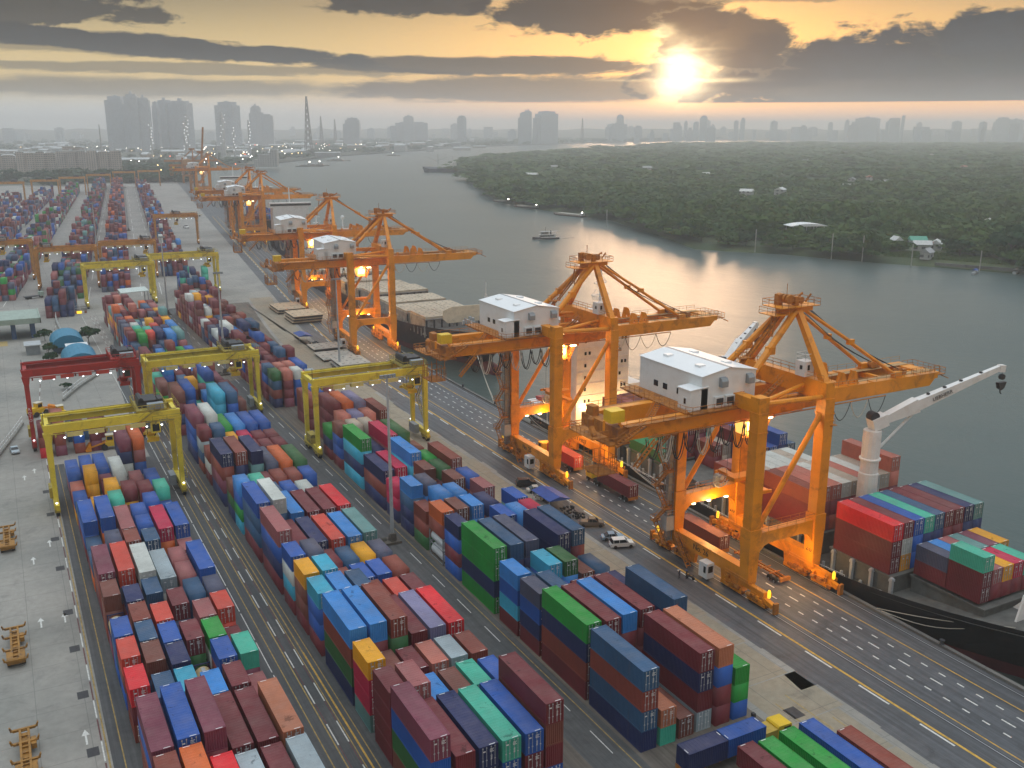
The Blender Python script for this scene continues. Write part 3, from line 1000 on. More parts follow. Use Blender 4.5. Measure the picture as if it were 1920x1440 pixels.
# quayside block beyond the third gantry
for c, yy, kd, cols in ((0, 263, 'S', 'Nrld'), (0, 270, 'S', 'mmbl'), (1, 262, 'S', '?mmk'), (2, 262, 'S', '?bbw'), (1, 238, 'L', 'mmr'), (2, 243, 'L', '?lb'), (1, 269.5, 'S', '??mk'), (2, 270, 'S', '??rk'), (3, 268.5, 'S', '??C'), (4, 267.5, 'S', '??W'), (5, 262, 'S', '?q')):
    L = 12.192 if kd == 'L' else 6.058
    pr_ = random.Random(c * 31 + int(yy))
    cols = ''.join(pr_.choice('mmrpNb') if q == '?' else q for q in cols)
    STACKS.append([5, c, 64.0 + 3.0 * c + BW / 2, yy + L / 2, L, 2.896 if kd == 'L' else 2.591, cols, 0., kd])
random_block(5, 63.8, 3.0, (278, 322), 'mmmmmmmrrbbNl', 31, 2.6, 3.6, 5)
random_block(5, 63.8, 3.0, (323, 372), 'mmmpkSlwsNNBr', 33, 2.8, 3.6, 5)
random_block(5, 63.8, 3.0, (373, 424), 'mmmmmmmrpBsyqWw', 35, 3.2, 4.4, 5)
# two short rows beyond the inland gantry
for i, (x, st) in enumerate(((3.0, 'Rrm'), (6.4, 'prrk'), (10.6, 'rbm'), (14.4, 'pmm'))):
    STACKS.append([6, i, x + 1.3, 249.5, 6.058, 2.591, st, 0., 'S'])
for i, (x, yy, st) in enumerate(((3.2, 257, 'mm'), (6.3, 257, 'rrr'), (9.8, 257, 'll'), (13.2, 257, 'l'), (16.4, 257, 'mm'))):
    STACKS.append([6, i, x + 1.3, yy + 3, 6.058, 2.591, st, 0., 'S'])
BLK[6] = dict(name='short stack by the red gantry')

SPECIAL = []      # (what, x, y, z)


def emit_boxes():
    """the 300 that show largest become things; what is buried or far goes into one mesh"""
    occ = {}
    for s in STACKS:
        occ.setdefault((s[0], s[1]), []).append(s)
    bays = {}
    for s in STACKS:
        ys = bays.setdefault(s[0], [])
        yy = s[3] - s[4] / 2
        if not any(abs(q - yy) < 3.2 for q in ys):
            ys.append(yy)
    for q in bays.values():
        q.sort()
    items = []
    for s in STACKS:
        blk, col, x, y, L, h, cols, skew, kind = s
        near = [t for t in occ[(blk, col)] if t is not s and t[3] + t[4] / 2 < y - L / 2 + .8 and t[3] + t[4] / 2 > y - L / 2 - 3]
        hn = max([len(t[6]) * t[5] for t in near], default=0)
        land = [t for t in occ.get((blk, col - 1), []) if t[3] - t[4] / 2 < y + L / 2 - 1 and t[3] + t[4] / 2 > y - L / 2 + 1]
        hl = min([len(t[6]) * t[5] for t in land], default=0) if land else 0
        n = len(cols)
        for i, c in enumerate(cols):
            top = i == n - 1
            z0, z1 = i * h, (i + 1) * h
            area = 0.
            D = math.hypot(x, y)
            if top:
                area += L * BW * 77. / D
            e = max(0., min(h, z1 - hn))
            area += e * BW * .75
            l = max(0., min(h, z1 - hl))
            area += l * L * x / D * (1 if col == 0 else .55)
            score = area / (D * D)
            if y < 80:
                score *= 1
            items.append((score, s, i))
    items.sort(key=lambda q: -q[0])
    lim = 212
    rest = []
    pr = random.Random(9)
    count = 0
    for r, (score, s, i) in enumerate(items):
        blk, col, x, y, L, h, cols, skew, kind = s
        z = Z3 + i * h
        c = cols[i]
        n = len(cols)
        yy = y - L / 2
        bay = min(range(len(bays[blk])), key=lambda q: abs(bays[blk][q] - yy))
        if kind == 'T' and ((blk == 1 and i == n - 1) or (blk == 3 and i < 2)):
            SPECIAL.append((x, y, z, blk, i, bay, col))
            continue
        if count < lim and score > 1e-5:
            count += 1
            size = 'long' if L > 7 else 'short'
            tier = 'top tier' if i == n - 1 and n > 1 else TIER[i]
            if n == 1:
                tier = 'alone on the ground'
            lab = f"{PAL[c][0]} {size} container, {tier}, {ORD[col]} lane, {ORD[bay]} bay of {BLK[blk]['name']}"
            make_box(x, y, z, L, h - .004, c, lab, 'containers stacked in the yard', parts=r < 150, rz=skew + pr.uniform(-.002, .002), flip=pr.random() < .28)
        else:
            rest.append((x, y, z, L, h, c, skew))
    return rest


def plain_boxes(name, items):
    """many simple boxes as one mesh"""
    codes = sorted(set(q[5] for q in items))
    mats = [box_material(c, False) for c in codes] + [box_material(c, True) for c in codes]
    V, F, M = [], [], []
    for (x, y, z, L, h, c, rz) in items:
        cs, sn = math.cos(rz), math.sin(rz)
        o = len(V)
        for zz in (z, z + h - .02):
            for dx, dy in ((-BW / 2, -L / 2), (BW / 2, -L / 2), (BW / 2, L / 2), (-BW / 2, L / 2)):
                V.append((x + dx * cs - dy * sn, y + dx * sn + dy * cs, zz))
        ci = codes.index(c)
        F += [(o, o + 1, o + 5, o + 4), (o + 1, o + 2, o + 6, o + 5), (o + 2, o + 3, o + 7, o + 6), (o + 3, o, o + 4, o + 7), (o + 4, o + 5, o + 6, o + 7)]
        M += [ci] * 4 + [ci + len(codes)]
    ob = bpy.data.objects.new(name, np_mesh(name, V, F, mats, M))
    COL.objects.link(ob)
    ob['kind'] = 'stuff'
    return ob


REST = emit_boxes()

# the far yard, turned with the quay: hundreds of stacks
pr = random.Random(77)
far = []
th = math.atan(.114)
for (u, nc, y0, y1, pal) in ((7.4, 5, 486, 1430, 'mmmmmppSNlqbBdA'), (28.6, 5, 500, 1440, 'mmmmmmpppSqlNokb'), (58.6, 5, 540, 1400, 'mmmmmpprBwlNs'), (-22., 5, 486, 1330, 'mmmppSNbwgdlq'), (-48., 5, 520, 1260, 'mmrpNNSbwlm'), (-77., 5, 700, 1200, 'mmrpNSbwlm'), (63.6, 5, 452, 492, 'mmNlwarb'), (8.2, 4, 440, 462, 'mNlm')):
    y = y0
    while y < y1:
        L = 12.192 if pr.random() < .25 else 6.058
        base = pr.uniform(1.6, 4.6)
        if pr.random() < .05:
            y += 9
        for c in range(nc):
            if pr.random() < .1:
                continue
            n = max(1, min(5, int(round(base + pr.uniform(-1.2, 1.)))))
            x = u + c * 2.75 + ybend(y) + BW / 2
            for i in range(n):
                far.append((x, y + L / 2, Z3 + i * 2.6, L, 2.6, pr.choice(pal), -th if y > 430 else 0))
        y += L + .5
plain_boxes('stacked_containers', REST + far)


# tank containers among the stacks
def tank_box(x, y, z, label, white=False):
    t = empty('tank_container', (x, y, z), 0, label, 'tank container', 'tank containers')
    f = MB()
    h, w2, l2 = 2.58, 1.2, 3.0
    for sy in (-1, 1):
        for sx in (-1, 1):
            f.beam((sx * (w2 - .07), sy * l2, 0), (sx * (w2 - .07), sy * l2, h), .14)
        f.beam((-w2, sy * l2, .08), (w2, sy * l2, .08), .14)
        f.beam((-w2, sy * l2, h - .08), (w2, sy * l2, h - .08), .14)
        f.beam((-w2, sy * l2, h - .7), (-w2 + .7, sy * l2, h - .08), .1)
        f.beam((w2, sy * l2, h - .7), (w2 - .7, sy * l2, h - .08), .1)
    for sx in (-1, 1):
        f.beam((sx * (w2 - .07), -l2, .08), (sx * (w2 - .07), l2, .08), .12)
    f.build('frame', M_GREY if white else mat('navy_frame_paint', (.02, .035, .12), .5), t)
    s = MB()
    n = 18
    ring = [(0., -2.86), (.55, -2.84), (.95, -2.7), (1.13, -2.4), (1.13, 2.4), (.95, 2.7), (.55, 2.84), (0., 2.86)]
    vs = [(r * math.cos(2 * math.pi * i / n), yy, 1.33 + r * math.sin(2 * math.pi * i / n)) for r, yy in ring for i in range(n)]
    fs = [(a * n + i, a * n + (i + 1) % n, (a + 1) * n + (i + 1) % n, (a + 1) * n + i) for a in range(len(ring) - 1) for i in range(n)]
    s.add(vs, fs)
    s.build('shell', M_WHITE if white else mat('cream_tank_paint', (.62, .48, .24), .45, dirt=(.35, .28, .18), dirt_amt=.4), t, smooth=True)
    w = MB()
    w.cbox(0, .2, 2.5, .5, 3.6, .06)
    w.lathe([(.32, 2.42), (.32, 2.62), (.1, 2.68)], 0, .3, 10)
    w.build('walkway', M_LGREY, t)


TL = {(1, 0): 'cream tank container with grey walkway at the outer edge of the inland block', (1, 3): 'yellowish tank container sunk between blue containers in the inland block'}
for (x, y, z, blk, i, bay, col) in SPECIAL:
    if blk == 1:
        tank_box(x, y, z, TL[(1, col)])
    else:
        tank_box(x, y, z, ('white tank container on the ground under an orange-topped stack', 'white tank container resting on another white tank in the quayside block')[i], True)

# ------------------------------------------------------------ ship-to-shore cranes
def make_quay_crane(num):
    t = empty('quay_crane')
    A, D = M_CRANE, M_CRANE_DK
    YL = 10.                   # legs stand 10 m either side of the crane's middle, 7.5 m either side of the track middle
    XL, XW = -7.6, 7.0
    for x, ztop in ((XL, 35.3), (XW, 33.2)):
        for sy in (-1, 1):
            b = MB()
            b.beam((x, sy * YL, 3.4), (x, sy * YL, 9.4), 1.9, 2.0, w1=2.3, h1=2.3)
            b.beam((x, sy * YL, 9.4), (x, sy * YL, 12.6), 2.4, 2.4)
            b.beam((x, sy * YL, 12.6), (x, sy * YL, ztop), 2.0, 2.0, w1=2.1, h1=2.1)
            b.cbox(x, sy * YL, 29.4, 2.25, 2.25, .25)
            b.cbox(x, sy * YL, ztop - 2.6, 2.3, 2.3, .2)
            leg = b.build('leg', A, t)
            r = MB()
            if x == XW and sy == -1:
                r.rail([(x + 1.3, sy * YL - 1.2, 28.6), (x + 1.3, sy * YL + 1.2, 28.6)], 1.1)
                r.cbox(x + 1.1, sy * YL, 28.5, 1.4, 2.6, .1)
                r.tube((x + 1.25, sy * YL + .3, 4), (x + 1.25, sy * YL + .3, 28), .05, 4)
                r.tube((x + 1.25, sy * YL - .3, 4), (x + 1.25, sy * YL - .3, 28), .05, 4)
                r.build('ladder', D, leg)
    # sill beams along the rails, with their bogies
    for x, txt in ((XL, f'No. {num}'), (XW, 'SAFETY FIRST')):
        b = MB()
        b.box(x - .85, x + .85, -YL - 1.1, YL + 1.1, 3.0, 5.2)
        for q in (-4.6, 4.6):
            b.beam((x, q, .6), (x, q, 3.1), .7, 1.6, h1=2.4)
        b.cbox(x, -4.6, .5, .9, 1.8, .6)
        s = b.build('sill_beam', A, t)
        lettering(txt, 1.5 if x < 0 else 1.35, M_INK, s, (x - .87, 1.5 if x < 0 else 2.5, 3.65), (R(90), 0, R(-90)))
        for sy in (-1, 1):
            if x > 0:
                lettering(str(num), 1.5, M_INK, s, (x - 1.02, sy * YL, 5.6), (R(90), 0, R(-90)))
            g = MB()
            y0 = sy * YL
            g.beam((x, y0 - 4.4, 2.35), (x, y0 + 4.4, 2.35), .9, .9)
            g.cbox(x, y0, 2.9, 1.3, 2.2, .5)
            for q in (-2.9, 2.9):
                g.prism([(y0 + q - 2.5, 1.0), (y0 + q + 2.5, 1.0), (y0 + q + 1.3, 2.0), (y0 + q - 1.3, 2.0)], 'x', x - .5, x + .5)
                for w in (-1.75, -.6, .6, 1.75):
                    g.tube((x - .3, y0 + q + w, .42), (x + .3, y0 + q + w, .42), .42, 10, 1)
                g.cbox(x - .75, y0 + q, 1.25, .55, 1.1, .8, 1)
                g.cbox(x + .75, y0 + q + .8, 1.1, .5, .7, .7)
                g.beam((x - .6, y0 + q - 2.1, .6), (x - .6, y0 + q + 2.1, .6), .2, .5)
            g.beam((x, y0 + sy * 4.4, 1.5), (x, y0 + sy * 6.4, 1.1), .8, .8)
            g.cbox(x, y0 + sy * 6.9, 1.0, .9, .5, 1.9, 1)
            gr = random.Random(int(y0) * 7 + int(x * 3))
            for q in range(26):
                g.cbox(x + gr.choice((-1, 1)) * gr.uniform(.55, 1.0), y0 + gr.uniform(-5.2, 5.2), gr.uniform(.5, 2.5), gr.uniform(.15, .5), gr.uniform(.2, .9), gr.uniform(.15, .7), gr.choice((0, 0, 1)))
            g.rail([(x - 1.0, y0 - 4.6, 2.7), (x - 1.0, y0 + 4.6, 2.7)], 1.0, .05, 1.3)
            for q in (-1.9, 1.1):
                g.tube((x - .9, y0 + q, 1.4), (x - .9, y0 + q + .9, 1.4), .38, 8, 1)
            bg_ = g.build('bogie', [A, D], t)
            w = MB()
            w.lathe([(.22, 2.2), (.28, 2.35), (.28, 3.2), (.2, 3.5), (.1, 3.6)], x, y0 + sy * 5.2, 10)
            w.build('beacon', M_WARN, bg_)
    # portal beams across the road, haunched at the legs
    for sy in (-1, 1):
        y = sy * YL
        b = MB()
        x0, x1 = XL + 1.1, XW - 1.1
        low = [(x0, 7.4), (x0 + .5, 8.4), (x0 + 1.4, 9.2), (x0 + 2.6, 9.6), (x1 - 2.6, 9.6), (x1 - 1.4, 9.2), (x1 - .5, 8.4), (x1, 7.4)]
        b.prism(low + [(x1, 11.7), (x0, 11.7)], 'y', y - .75, y + .75)
        p = b.build('portal_beam', A, t)
        r = MB().rail([(x0, y - .7, 11.7), (x1, y - .7, 11.7)]).rail([(x0, y + .7, 11.7), (x1, y + .7, 11.7)])
        r.build('handrail', D, p)
        if sy > 0:
            fl = MB()
            for q in (-4.2, -.6, 3.6):
                fl.lathe([(.42, 9.35), (.5, 9.5), (.35, 9.58)], q, y - .6, 8)
            fl.build('floodlight', M_LAMP, p)
        d = MB()
        d.tube((XL + .9, y, 11.6), (XW - .9, y, 30.6), .48, 8)
        d.build('diagonal_brace', A, t)
        d = MB()
        d.tube((XL, y, 34.0), (XW, y, 33.4), .48, 8)
        d.build('tie_tube', A, t)
        d = MB()
        d.tube((XL, y, 34.2), (XW + .2, sy * 5.2, 34.6), .38, 8)
        d.build('tie_tube', A, t)
    # cross beams joining the near and far legs
    b = MB()
    b.box(XL - .9, XL + .9, -YL + .9, YL - .9, 32.6, 34.8)
    b.build('cross_beam', A, t)
    b = MB()
    b.box(XW - .95, XW + .95, -YL - .8, YL + .8, 33.0, 36.0)
    cb = b.build('cross_beam', A, t)
    MB().rail([(XW - .9, -YL, 36), (XW - .9, YL, 36)]).rail([(XW + .9, -YL, 36), (XW + .9, YL, 36)]).build('handrail', D, cb)
    c = MB()
    c.box(XW - 1.5, XW + .6, -6.2, -4.0, 36.1, 38.7)
    cab = c.build('electric_cabin', M_WHITE, t)
    MB().box(XW - 1.53, XW - 1.5, -5.6, -5.0, 37.3, 38.0).box(XW - .9, XW - .4, -6.23, -6.2, 37.2, 38.1).build('window', M_GLASS, cab)
    MB().rail([(XW - 1.5, -6.2, 38.7), (XW + .6, -6.2, 38.7), (XW + .6, -4, 38.7), (XW - 1.5, -4, 38.7), (XW - 1.5, -6.2, 38.7)], 1.3, step=1.1).build('handrail', M_WHITE, cab)
    # main girders landward, boom riverward
    for sy in (-1, 1):
        b = MB()
        b.box(-30.5, XW + .2, sy * 4.1 - .65, sy * 4.1 + .65, 30.0, 32.5)
        b.box(-30.5, XW, sy * 4.1 - .9, sy * 4.1 + .9, 29.9, 30.02)
        gd = b.build('girder', A, t)
        w = MB()
        w.box(-30.5, XW, sy * 5.3 - .55, sy * 5.3 + .55, 32.3, 32.4)
        w.rail([(-30.5, sy * 5.8, 32.4), (-18.8, sy * 5.8, 32.4)]).rail([(-2, sy * 5.8, 32.4), (XW, sy * 5.8, 32.4)])
        w.build('walkway', D, gd)
        b = MB()
        b.hexa([(XW + .2, sy * 4.1 - .65, 30.0), (39.4, sy * 4.1 - .65, 30.0), (39.4, sy * 4.1 + .65, 30.0), (XW + .2, sy * 4.1 + .65, 30.0), (XW + .2, sy * 4.1 - .65, 32.7), (41.8, sy * 4.1 - .65, 32.4), (41.8, sy * 4.1 + .65, 32.4), (XW + .2, sy * 4.1 + .65, 32.7)])
        for q in range(5):
            b.cbox(12 + q * 6, sy * 4.1, 32.65, .3, 1.5, .1)
        bo = b.build('boom', A, t)
        w = MB()
        w.box(XW + 1.2, 41.5, sy * 2.9 - .7, sy * 2.9 + .7, 32.45, 32.52)
        w.rail([(XW + 1.2, sy * 4.7, 32.7), (41.8, sy * 4.7, 32.5)], 1.0, step=2.4)
        w.build('walkway', mat('sandy_deck_plate', (.42, .25, .10), .7), bo)
        f = MB()
        f.tube((9.2, sy * 1.3, 46.6), (19.5, sy * 2.7, 40.2), .34, 6)
        f.cbox(19.6, sy * 2.7, 40.1, 1.4, .7, .9)
        f.tube((19.5, sy * 2.7, 40.0), (30.6, sy * 3.9, 33.0), .36, 6)
        f.cbox(31.0, sy * 3.9, 33.0, 2.0, .9, 1.1)
        f.build('forestay', A, t)
        ro = MB()
        for q in (0, .5):
            pts = [Vector((9.6, sy * (1.0 + q), 47.2)).lerp(Vector((32.5, sy * (3.0 + q), 33.6)), i / 8) - Vector((0, 0, 1.1 * math.sin(math.pi * i / 8))) for i in range(9)]
            ro.path(pts, .07, 4)
        ro.build('wire_rope', M_CABLE, t)
        s = MB()
        s.tube((7.0, sy * 1.5, 46.6), (XL - .6, sy * 4.4, 33.0), .6, 8)
        s.cbox(XL - .6, sy * 4.4, 32.9, 1.8, 1.4, 1.0)
        s.cbox(.6, sy * 2.8, 40.6, 1.3, 1.2, 1.3)
        s.build('backstay', A, t)
        m = MB()
        m.beam((XW, sy * YL * .95, 35.6), (XW + .7, sy * 1.4, 46.6), 1.25, 1.25, w1=1.0, h1=1.0)
        m.build('mast_leg', A, t)
    st = MB()
    st.stair((XL + 1.5, 1.4, 33), (-1.4, .9, 38.8))
    st.cbox(-1.6, 1.1, 38.8, 2.6, 1.6, .1)
    st.rail([(-2.9, .4, 38.9), (-.4, .4, 38.9), (-.4, 1.9, 38.9), (-2.9, 1.9, 38.9), (-2.9, .4, 38.9)])
    st.stair((-.6, 1.2, 38.9), (5.2, .6, 45.6))
    st.tube((-1.6, 1.1, 35.6), (-1.6, 1.1, 38.8), .2, 6)
    st.build('mast_stair', D, t)
    # ties across the boom, tip platform
    for x in (12, 20, 30, 38.5):
        MB().cbox(x, 0, 31.6, .8, 8.2, .9).build('boom_tie', A, t)
    MB().box(39, 41.6, -4.6, 4.6, 31.2, 32.4).build('boom_tie', A, t)
    b = MB()
    b.box(41.6, 44.6, -3.8, 3.8, 31.4, 31.55)
    b.rail([(41.6, -3.8, 31.5), (44.6, -3.8, 31.5), (44.6, 3.8, 31.5), (41.6, 3.8, 31.5)], 1.2, .05, 1.2)
    b.beam((44.2, -3.0, 31.2), (46.0, -3.6, 30.4), .18)
    for q in (-2.5, 0, 2.5):
        b.cbox(42.6, q, 31.9, .9, .8, .7)
    b.rail([(34, -4.7, 32.7), (41.6, -4.7, 32.5)], 1.2, step=1.2)
    b.build('tip_platform', D, t)
    for x in (16.5, 19.4):
        for sy in (-1, 1):
            b = MB()
            b.beam((x, sy * 3.6, 32.4), (x + .6, sy * 3.6, 35.0), .5, 1.0)
            b.beam((x + 1.6, sy * 3.6, 32.4), (x + 1.0, sy * 3.6, 34.6), .35, .8)
            b.cbox(x + .8, sy * 3.6, 32.6, 2.2, .9, .3)
            b.build('latch_post', A, t)
    MB().cbox(11.6, -3.6, 33.1, .7, .8, 1.4).build('latch_post', A, t)
    b = MB()
    for sy in (-1, 1):
        b.tube((32.3, sy * 2.5, 33.3), (32.3, sy * 3.6, 33.3), .75, 10)
        b.cbox(33.6, sy * 3.1, 33.0, 1.0, .9, 1.2)
    b.build('sheave', D, t)
    # apex with its platform and sheaves
    b = MB()
    b.beam((5.4, 0, 46.5), (10.8, 0, 47.0), 3.4, 1.0)
    b.box(1.6, 5.0, -2.4, 1.6, 46.2, 46.32)
    b.box(3.0, 11.8, -2.4, 2.4, 47.3, 47.45)
    ap = b.build('apex_platform', A, t)
    b = MB()
    b.rail([(1.6, -2.4, 46.3), (5, -2.4, 46.3)]).rail([(1.6, 1.6, 46.3), (1.6, -2.4, 46.3)])
    b.rail([(3.0, -2.4, 47.4), (11.8, -2.4, 47.4), (11.8, 2.4, 47.4), (3, 2.4, 47.4), (3, -2.4, 47.4)], 1.15, .05, 1.4)
    b.stair((1.9, -1.2, 42.6), (2.6, -1.2, 46.3))
    b.tube((6.2, 0, 48), (6.2, 0, 51.2), .07, 4)
    b.build('handrail', D, ap)
    b = MB()
    for q in (-1.2, -.3, .6, 1.4):
        b.tube((6.0, q, 48.6), (6.0, q + .5, 48.6), .8, 10)
        b.tube((8.6, q, 48.3), (8.6, q + .5, 48.3), .6, 10)
    b.cbox(5.2, .9, 48.4, 1.0, 1.0, 1.9).cbox(7.4, -.9, 48.2, .8, .9, 1.6)
    b.beam((9, 1.2, 48), (11.2, 1.4, 49.0), .3).beam((9.4, -1.2, 48), (10.4, -1.4, 49.3), .25)
    b.build('sheave', D, ap)
    # machinery house on the girders
    x0, x1, y0, y1, zf = -15.2, -3.9, -4.6, 12.4, 32.7
    b = MB()
    ym = 0
    zt, zr = 38.2, 39.2
    xm = (x0 + x1) / 2
    b.prism([(x0, zf), (x1, zf), (x1, zt), (xm, zr), (x0, zt)], 'y', y0, y1)
    mh = b.build('machinery_house', M_WHITE, t)
    b = MB()
    for a, c in ((x0 - .15, xm - .35), (x1 + .15, xm + .35)):
        b.hexa([(a, y0 - .2, zt + .02), (c, y0 - .2, zr - .02), (c, y1 + .2, zr - .02), (a, y1 + .2, zt + .02), (a, y0 - .2, zt + .14), (c, y0 - .2, zr + .1), (c, y1 + .2, zr + .1), (a, y1 + .2, zt + .14)])
    for qx in (x0 + 2.9, x1 - 2.9):
        for qy in (y0 + 4.2, y1 - 4.2):
            zz = zt + (zr - zt) * .5
            b.cbox(qx, qy, zz + .2, 1.3, 1.3, .5)
    rf = b.build('roof', M_ROOFW, mh)
    MB().cbox(xm, (y0 + y1) / 2, zr + .03, .7, y1 - y0 + .3, .1).build('ridge_strip', M_GREY, rf)
    for q in (x0 + 4.2, x1 - 1.5):
        b = MB()
        b.prism([(y0, zf + 3.5), (y0 - .8, zf + 3.5), (y0 - .85, zf + 4.5), (y0 - .5, zf + 5.0), (y0, zf + 5.1)], 'x', q - .65, q + .65)
        b.build('vent_hood', M_GREY, mh)
    for q in (x0 + 3.5, x0 + 5.7):
        b = MB()
        b.box(q - .95, q + .95, y0 - .5, y0, zf + .15, zf + 1.95)
        lv = b.build('louvre_box', M_WHITE, mh)
        MB().box(q - .72, q + .72, y0 - .53, y0 - .5, zf + .55, zf + 1.7).build('louvre', M_DARK, lv)
    b = MB()
    b.box(x0 - 2.2, x0 + 1.3, y0, y0 + 3.2, zf, zf + 3.5)
    an = b.build('annex', M_WHITE, mh)
    MB().hexa([(x0 - 2.4, y0 - .15, zf + 3.45), (x0 + 1.4, y0 - .15, zf + 3.75), (x0 + 1.4, y0 + 3.3, zf + 3.75), (x0 - 2.4, y0 + 3.3, zf + 3.45), (x0 - 2.4, y0 - .15, zf + 3.6), (x0 + 1.4, y0 - .15, zf + 3.9), (x0 + 1.4, y0 + 3.3, zf + 3.9), (x0 - 2.4, y0 + 3.3, zf + 3.6)]).build('roof', M_ROOFW, an)
    b = MB()
    b.box(x0 - 2.25, x0 - 2.2, y0 + .9, y0 + 1.8, zf + .1, zf + 2.2)
    dr = b.build('door', M_WHITE, mh)
    MB().box(x0 - 2.28, x0 - 2.25, y0 + 1.1, y0 + 1.6, zf + 1.1, zf + 2.0).build('door_pane', M_GLASS, dr)
    for q in (y0 + 5.2, y0 + 9.0, y0 + 11.6):
        MB().box(x0 - .04, x0, q, q + 1.2, zf + 1.3, zf + 2.3).build('window', M_GLASS, mh)
    b = MB()
    b.box(x0 - 3.3, x0, y0 - .2, y1 + 1.2, zf - .2, zf)
    b.box(x0 - 2.6, x1 + .8, y0 - 1.3, y0, zf - .2, zf)
    for q in (y0 + 1, 4, y1):
        b.beam((x0 - 3.2, q, zf - .2), (x0 + .6, q, zf - 2.2), .25)
        b.beam((-15, q, zf - .35), (-4.2, q, zf - .35), .4, .5)
    b.rail([(x0 - 3.2, y1 + 1.2, zf), (x0 - 3.2, y0 - .2, zf), (x0 - 2.6, y0 - 1.25, zf), (x1 + .8, y0 - 1.25, zf)], 1.1, .05, 1.4)
    b.stair((x1 + .6, y0 - .7, zf), (x1 + 5.2, y0 - .7, 36.0))
    b.stair((x0 - 2.8, y0 + 7.4, zf), (x0 - 9.2, y0 + 2.4, 30.2))
    b.build('house_platform', D, mh)
    # platforms at the landward end of the girders
    b = MB()
    b.box(-33.5, -29.6, -5.6, 5.6, 29.6, 29.8)
    b.box(-31.8, -29.6, -5.2, 5.2, 30.0, 32.2)
    b.box(-36.4, -33.5, -5.2, 1.5, 31.0, 31.15)
    b.box(-35.6, -32.2, -5.8, -1.2, 25.2, 25.4)
    b.rail([(-29.8, -5.6, 29.8), (-33.5, -5.6, 29.8), (-33.5, 5.6, 29.8)], 1.1, .05, 1.2)
    b.rail([(-33.5, -5.2, 31.1), (-36.4, -5.2, 31.1), (-36.4, 1.5, 31.1), (-33.5, 1.5, 31.1)], 1.1, .05, 1.1)
    b.rail([(-35.6, -5.8, 25.4), (-32.2, -5.8, 25.4), (-32.2, -1.2, 25.4), (-35.6, -1.2, 25.4), (-35.6, -5.8, 25.4)], 2.6, .06, 1.1)
    for qx in (-35.4, -32.4):
        for qy in (-5.6, -1.4):
            b.tube((qx, qy, 25.3), (qx, qy, 29.7), .07, 4)
    b.stair((-27.5, -6.4, 32.4), (-33, -6.4, 29.8))
    b.stair((-29.5, -6.9, 26.0), (-25.6, -6.9, 30.0))
    b.lathe([(.5, 32), (.55, 33.4), (.2, 33.8)], -34.6, -2.0, 8)
    b.cbox(-31, 3.2, 33, 1.2, 2, 1.6).tube((-35.2, -4, 31.2), (-35.2, -3, 32.4), .5, 8)
    b.build('end_platform', D, t)
    b = MB()
    b.cbox(-31.4, -3.6, 33.9, 2.5, 2.2, 1.9)
    hx = b.build('hoist_box', M_YELLOW, t)
    MB().beam((-31, -4.4, 33), (-29.8, -5.4, 30), .35).lathe([(.22, 32), (.22, 33.6)], -33.8, -4.4, 6).build('hoist_arm', A, hx)
    # trolley, lit operator cab, festoon cables
    b = MB()
    b.box(-4.4, 2.4, -3.3, 3.3, 29.2, 29.7)
    for q in (-3.9, 1.9):
        b.box(q - .5, q + .5, -3.3, 3.3, 28.7, 29.2)
    tr = b.build('trolley', D, t)
    b = MB()
    b.hexa([(-3.2, -2.4, 25.9), (-.4, -2.4, 25.9), (-.4, .2, 25.9), (-3.2, .2, 25.9), (-3.6, -2.4, 28.7), (-.2, -2.4, 28.7), (-.2, .2, 28.7), (-3.6, .2, 28.7)])
    oc = b.build('operator_cab', M_CABLIT, t)
    MB().box(-3.0, -.6, -2.47, -2.44, 26.6, 28.2).box(-.42, -.3, -2.0, -.2, 26.5, 28.2).build('window', mat('lit_window', (.9, .8, .5), .3, emit=(1., .74, .34), estr=1.6), oc)
    MB().stair((-.3, -2.8, 25.2), (1.6, -2.8, 29.2)).rail([(-4.2, -2.9, 25.8), (-.3, -2.9, 25.8)]).cbox(-2.2, -2.6, 25.8, 4.2, .8, .1).build('cab_stair', D, oc)
    MB().cbox(-1.8, -2.9, 29.0, .9, .4, .25).cbox(.8, -3.4, 28.9, 1.4, .5, .25).build('floodlight', M_LAMP, tr)
    for i in range(9):
        ca = MB()
        x = -26.5 + i * 2.5
        dp = 4.2 if i % 3 else 3.4
        pts = [(x + 2.5 * j / 8, -5.4, 29.7 - dp * math.sin(math.pi * j / 8) ** .7) for j in range(9)]
        ca.path(pts, .11, 5)
        ca.path([(p[0] + .35, p[1] - .1, p[2] - .2) for p in pts], .08, 4)
        ca.build('festoon_cable', M_CABLEW if i in (1, 4) else M_CABLE, t)
    for i in range(4):
        x = 9.5 + i * 4.4
        pts = [(x + 4.4 * j / 8, -5.2, 29.8 - 3.2 * math.sin(math.pi * j / 8) ** .8) for j in range(9)]
        MB().path(pts, .08, 4).build('festoon_cable', M_CABLE if i % 2 else M_CABLEW, t)
    MB().tube((-26, -5.3, 29.85), (27, -5.3, 29.85), .12, 5).build('festoon_track', D, t)
    b = MB()
    for qx, qy in ((-3.4, -1.6), (-3.4, 1.6), (1.2, -1.6), (1.2, 1.6)):
        b.tube((qx, qy, 17.8), (qx, qy, 29), .035, 4)
    b.build('hoist_rope', M_CABLE, t)
    b = MB()
    b.cbox(-1.1, 0, 17.4, 5.6, 2.2, .7)
    b.beam((-1.1, -6, 16.6), (-1.1, 6, 16.6), 1.2, .5)
    for sy in (-1, 1):
        b.cbox(-1.1, sy * 6, 16.5, 2.44, .35, .5)
    b.build('spreader', M_CRANE, t)
    # lift shaft and stair tower on the far landward leg; cable reel; checker cabin
    b = MB()
    x, y = XL - 1.9, YL
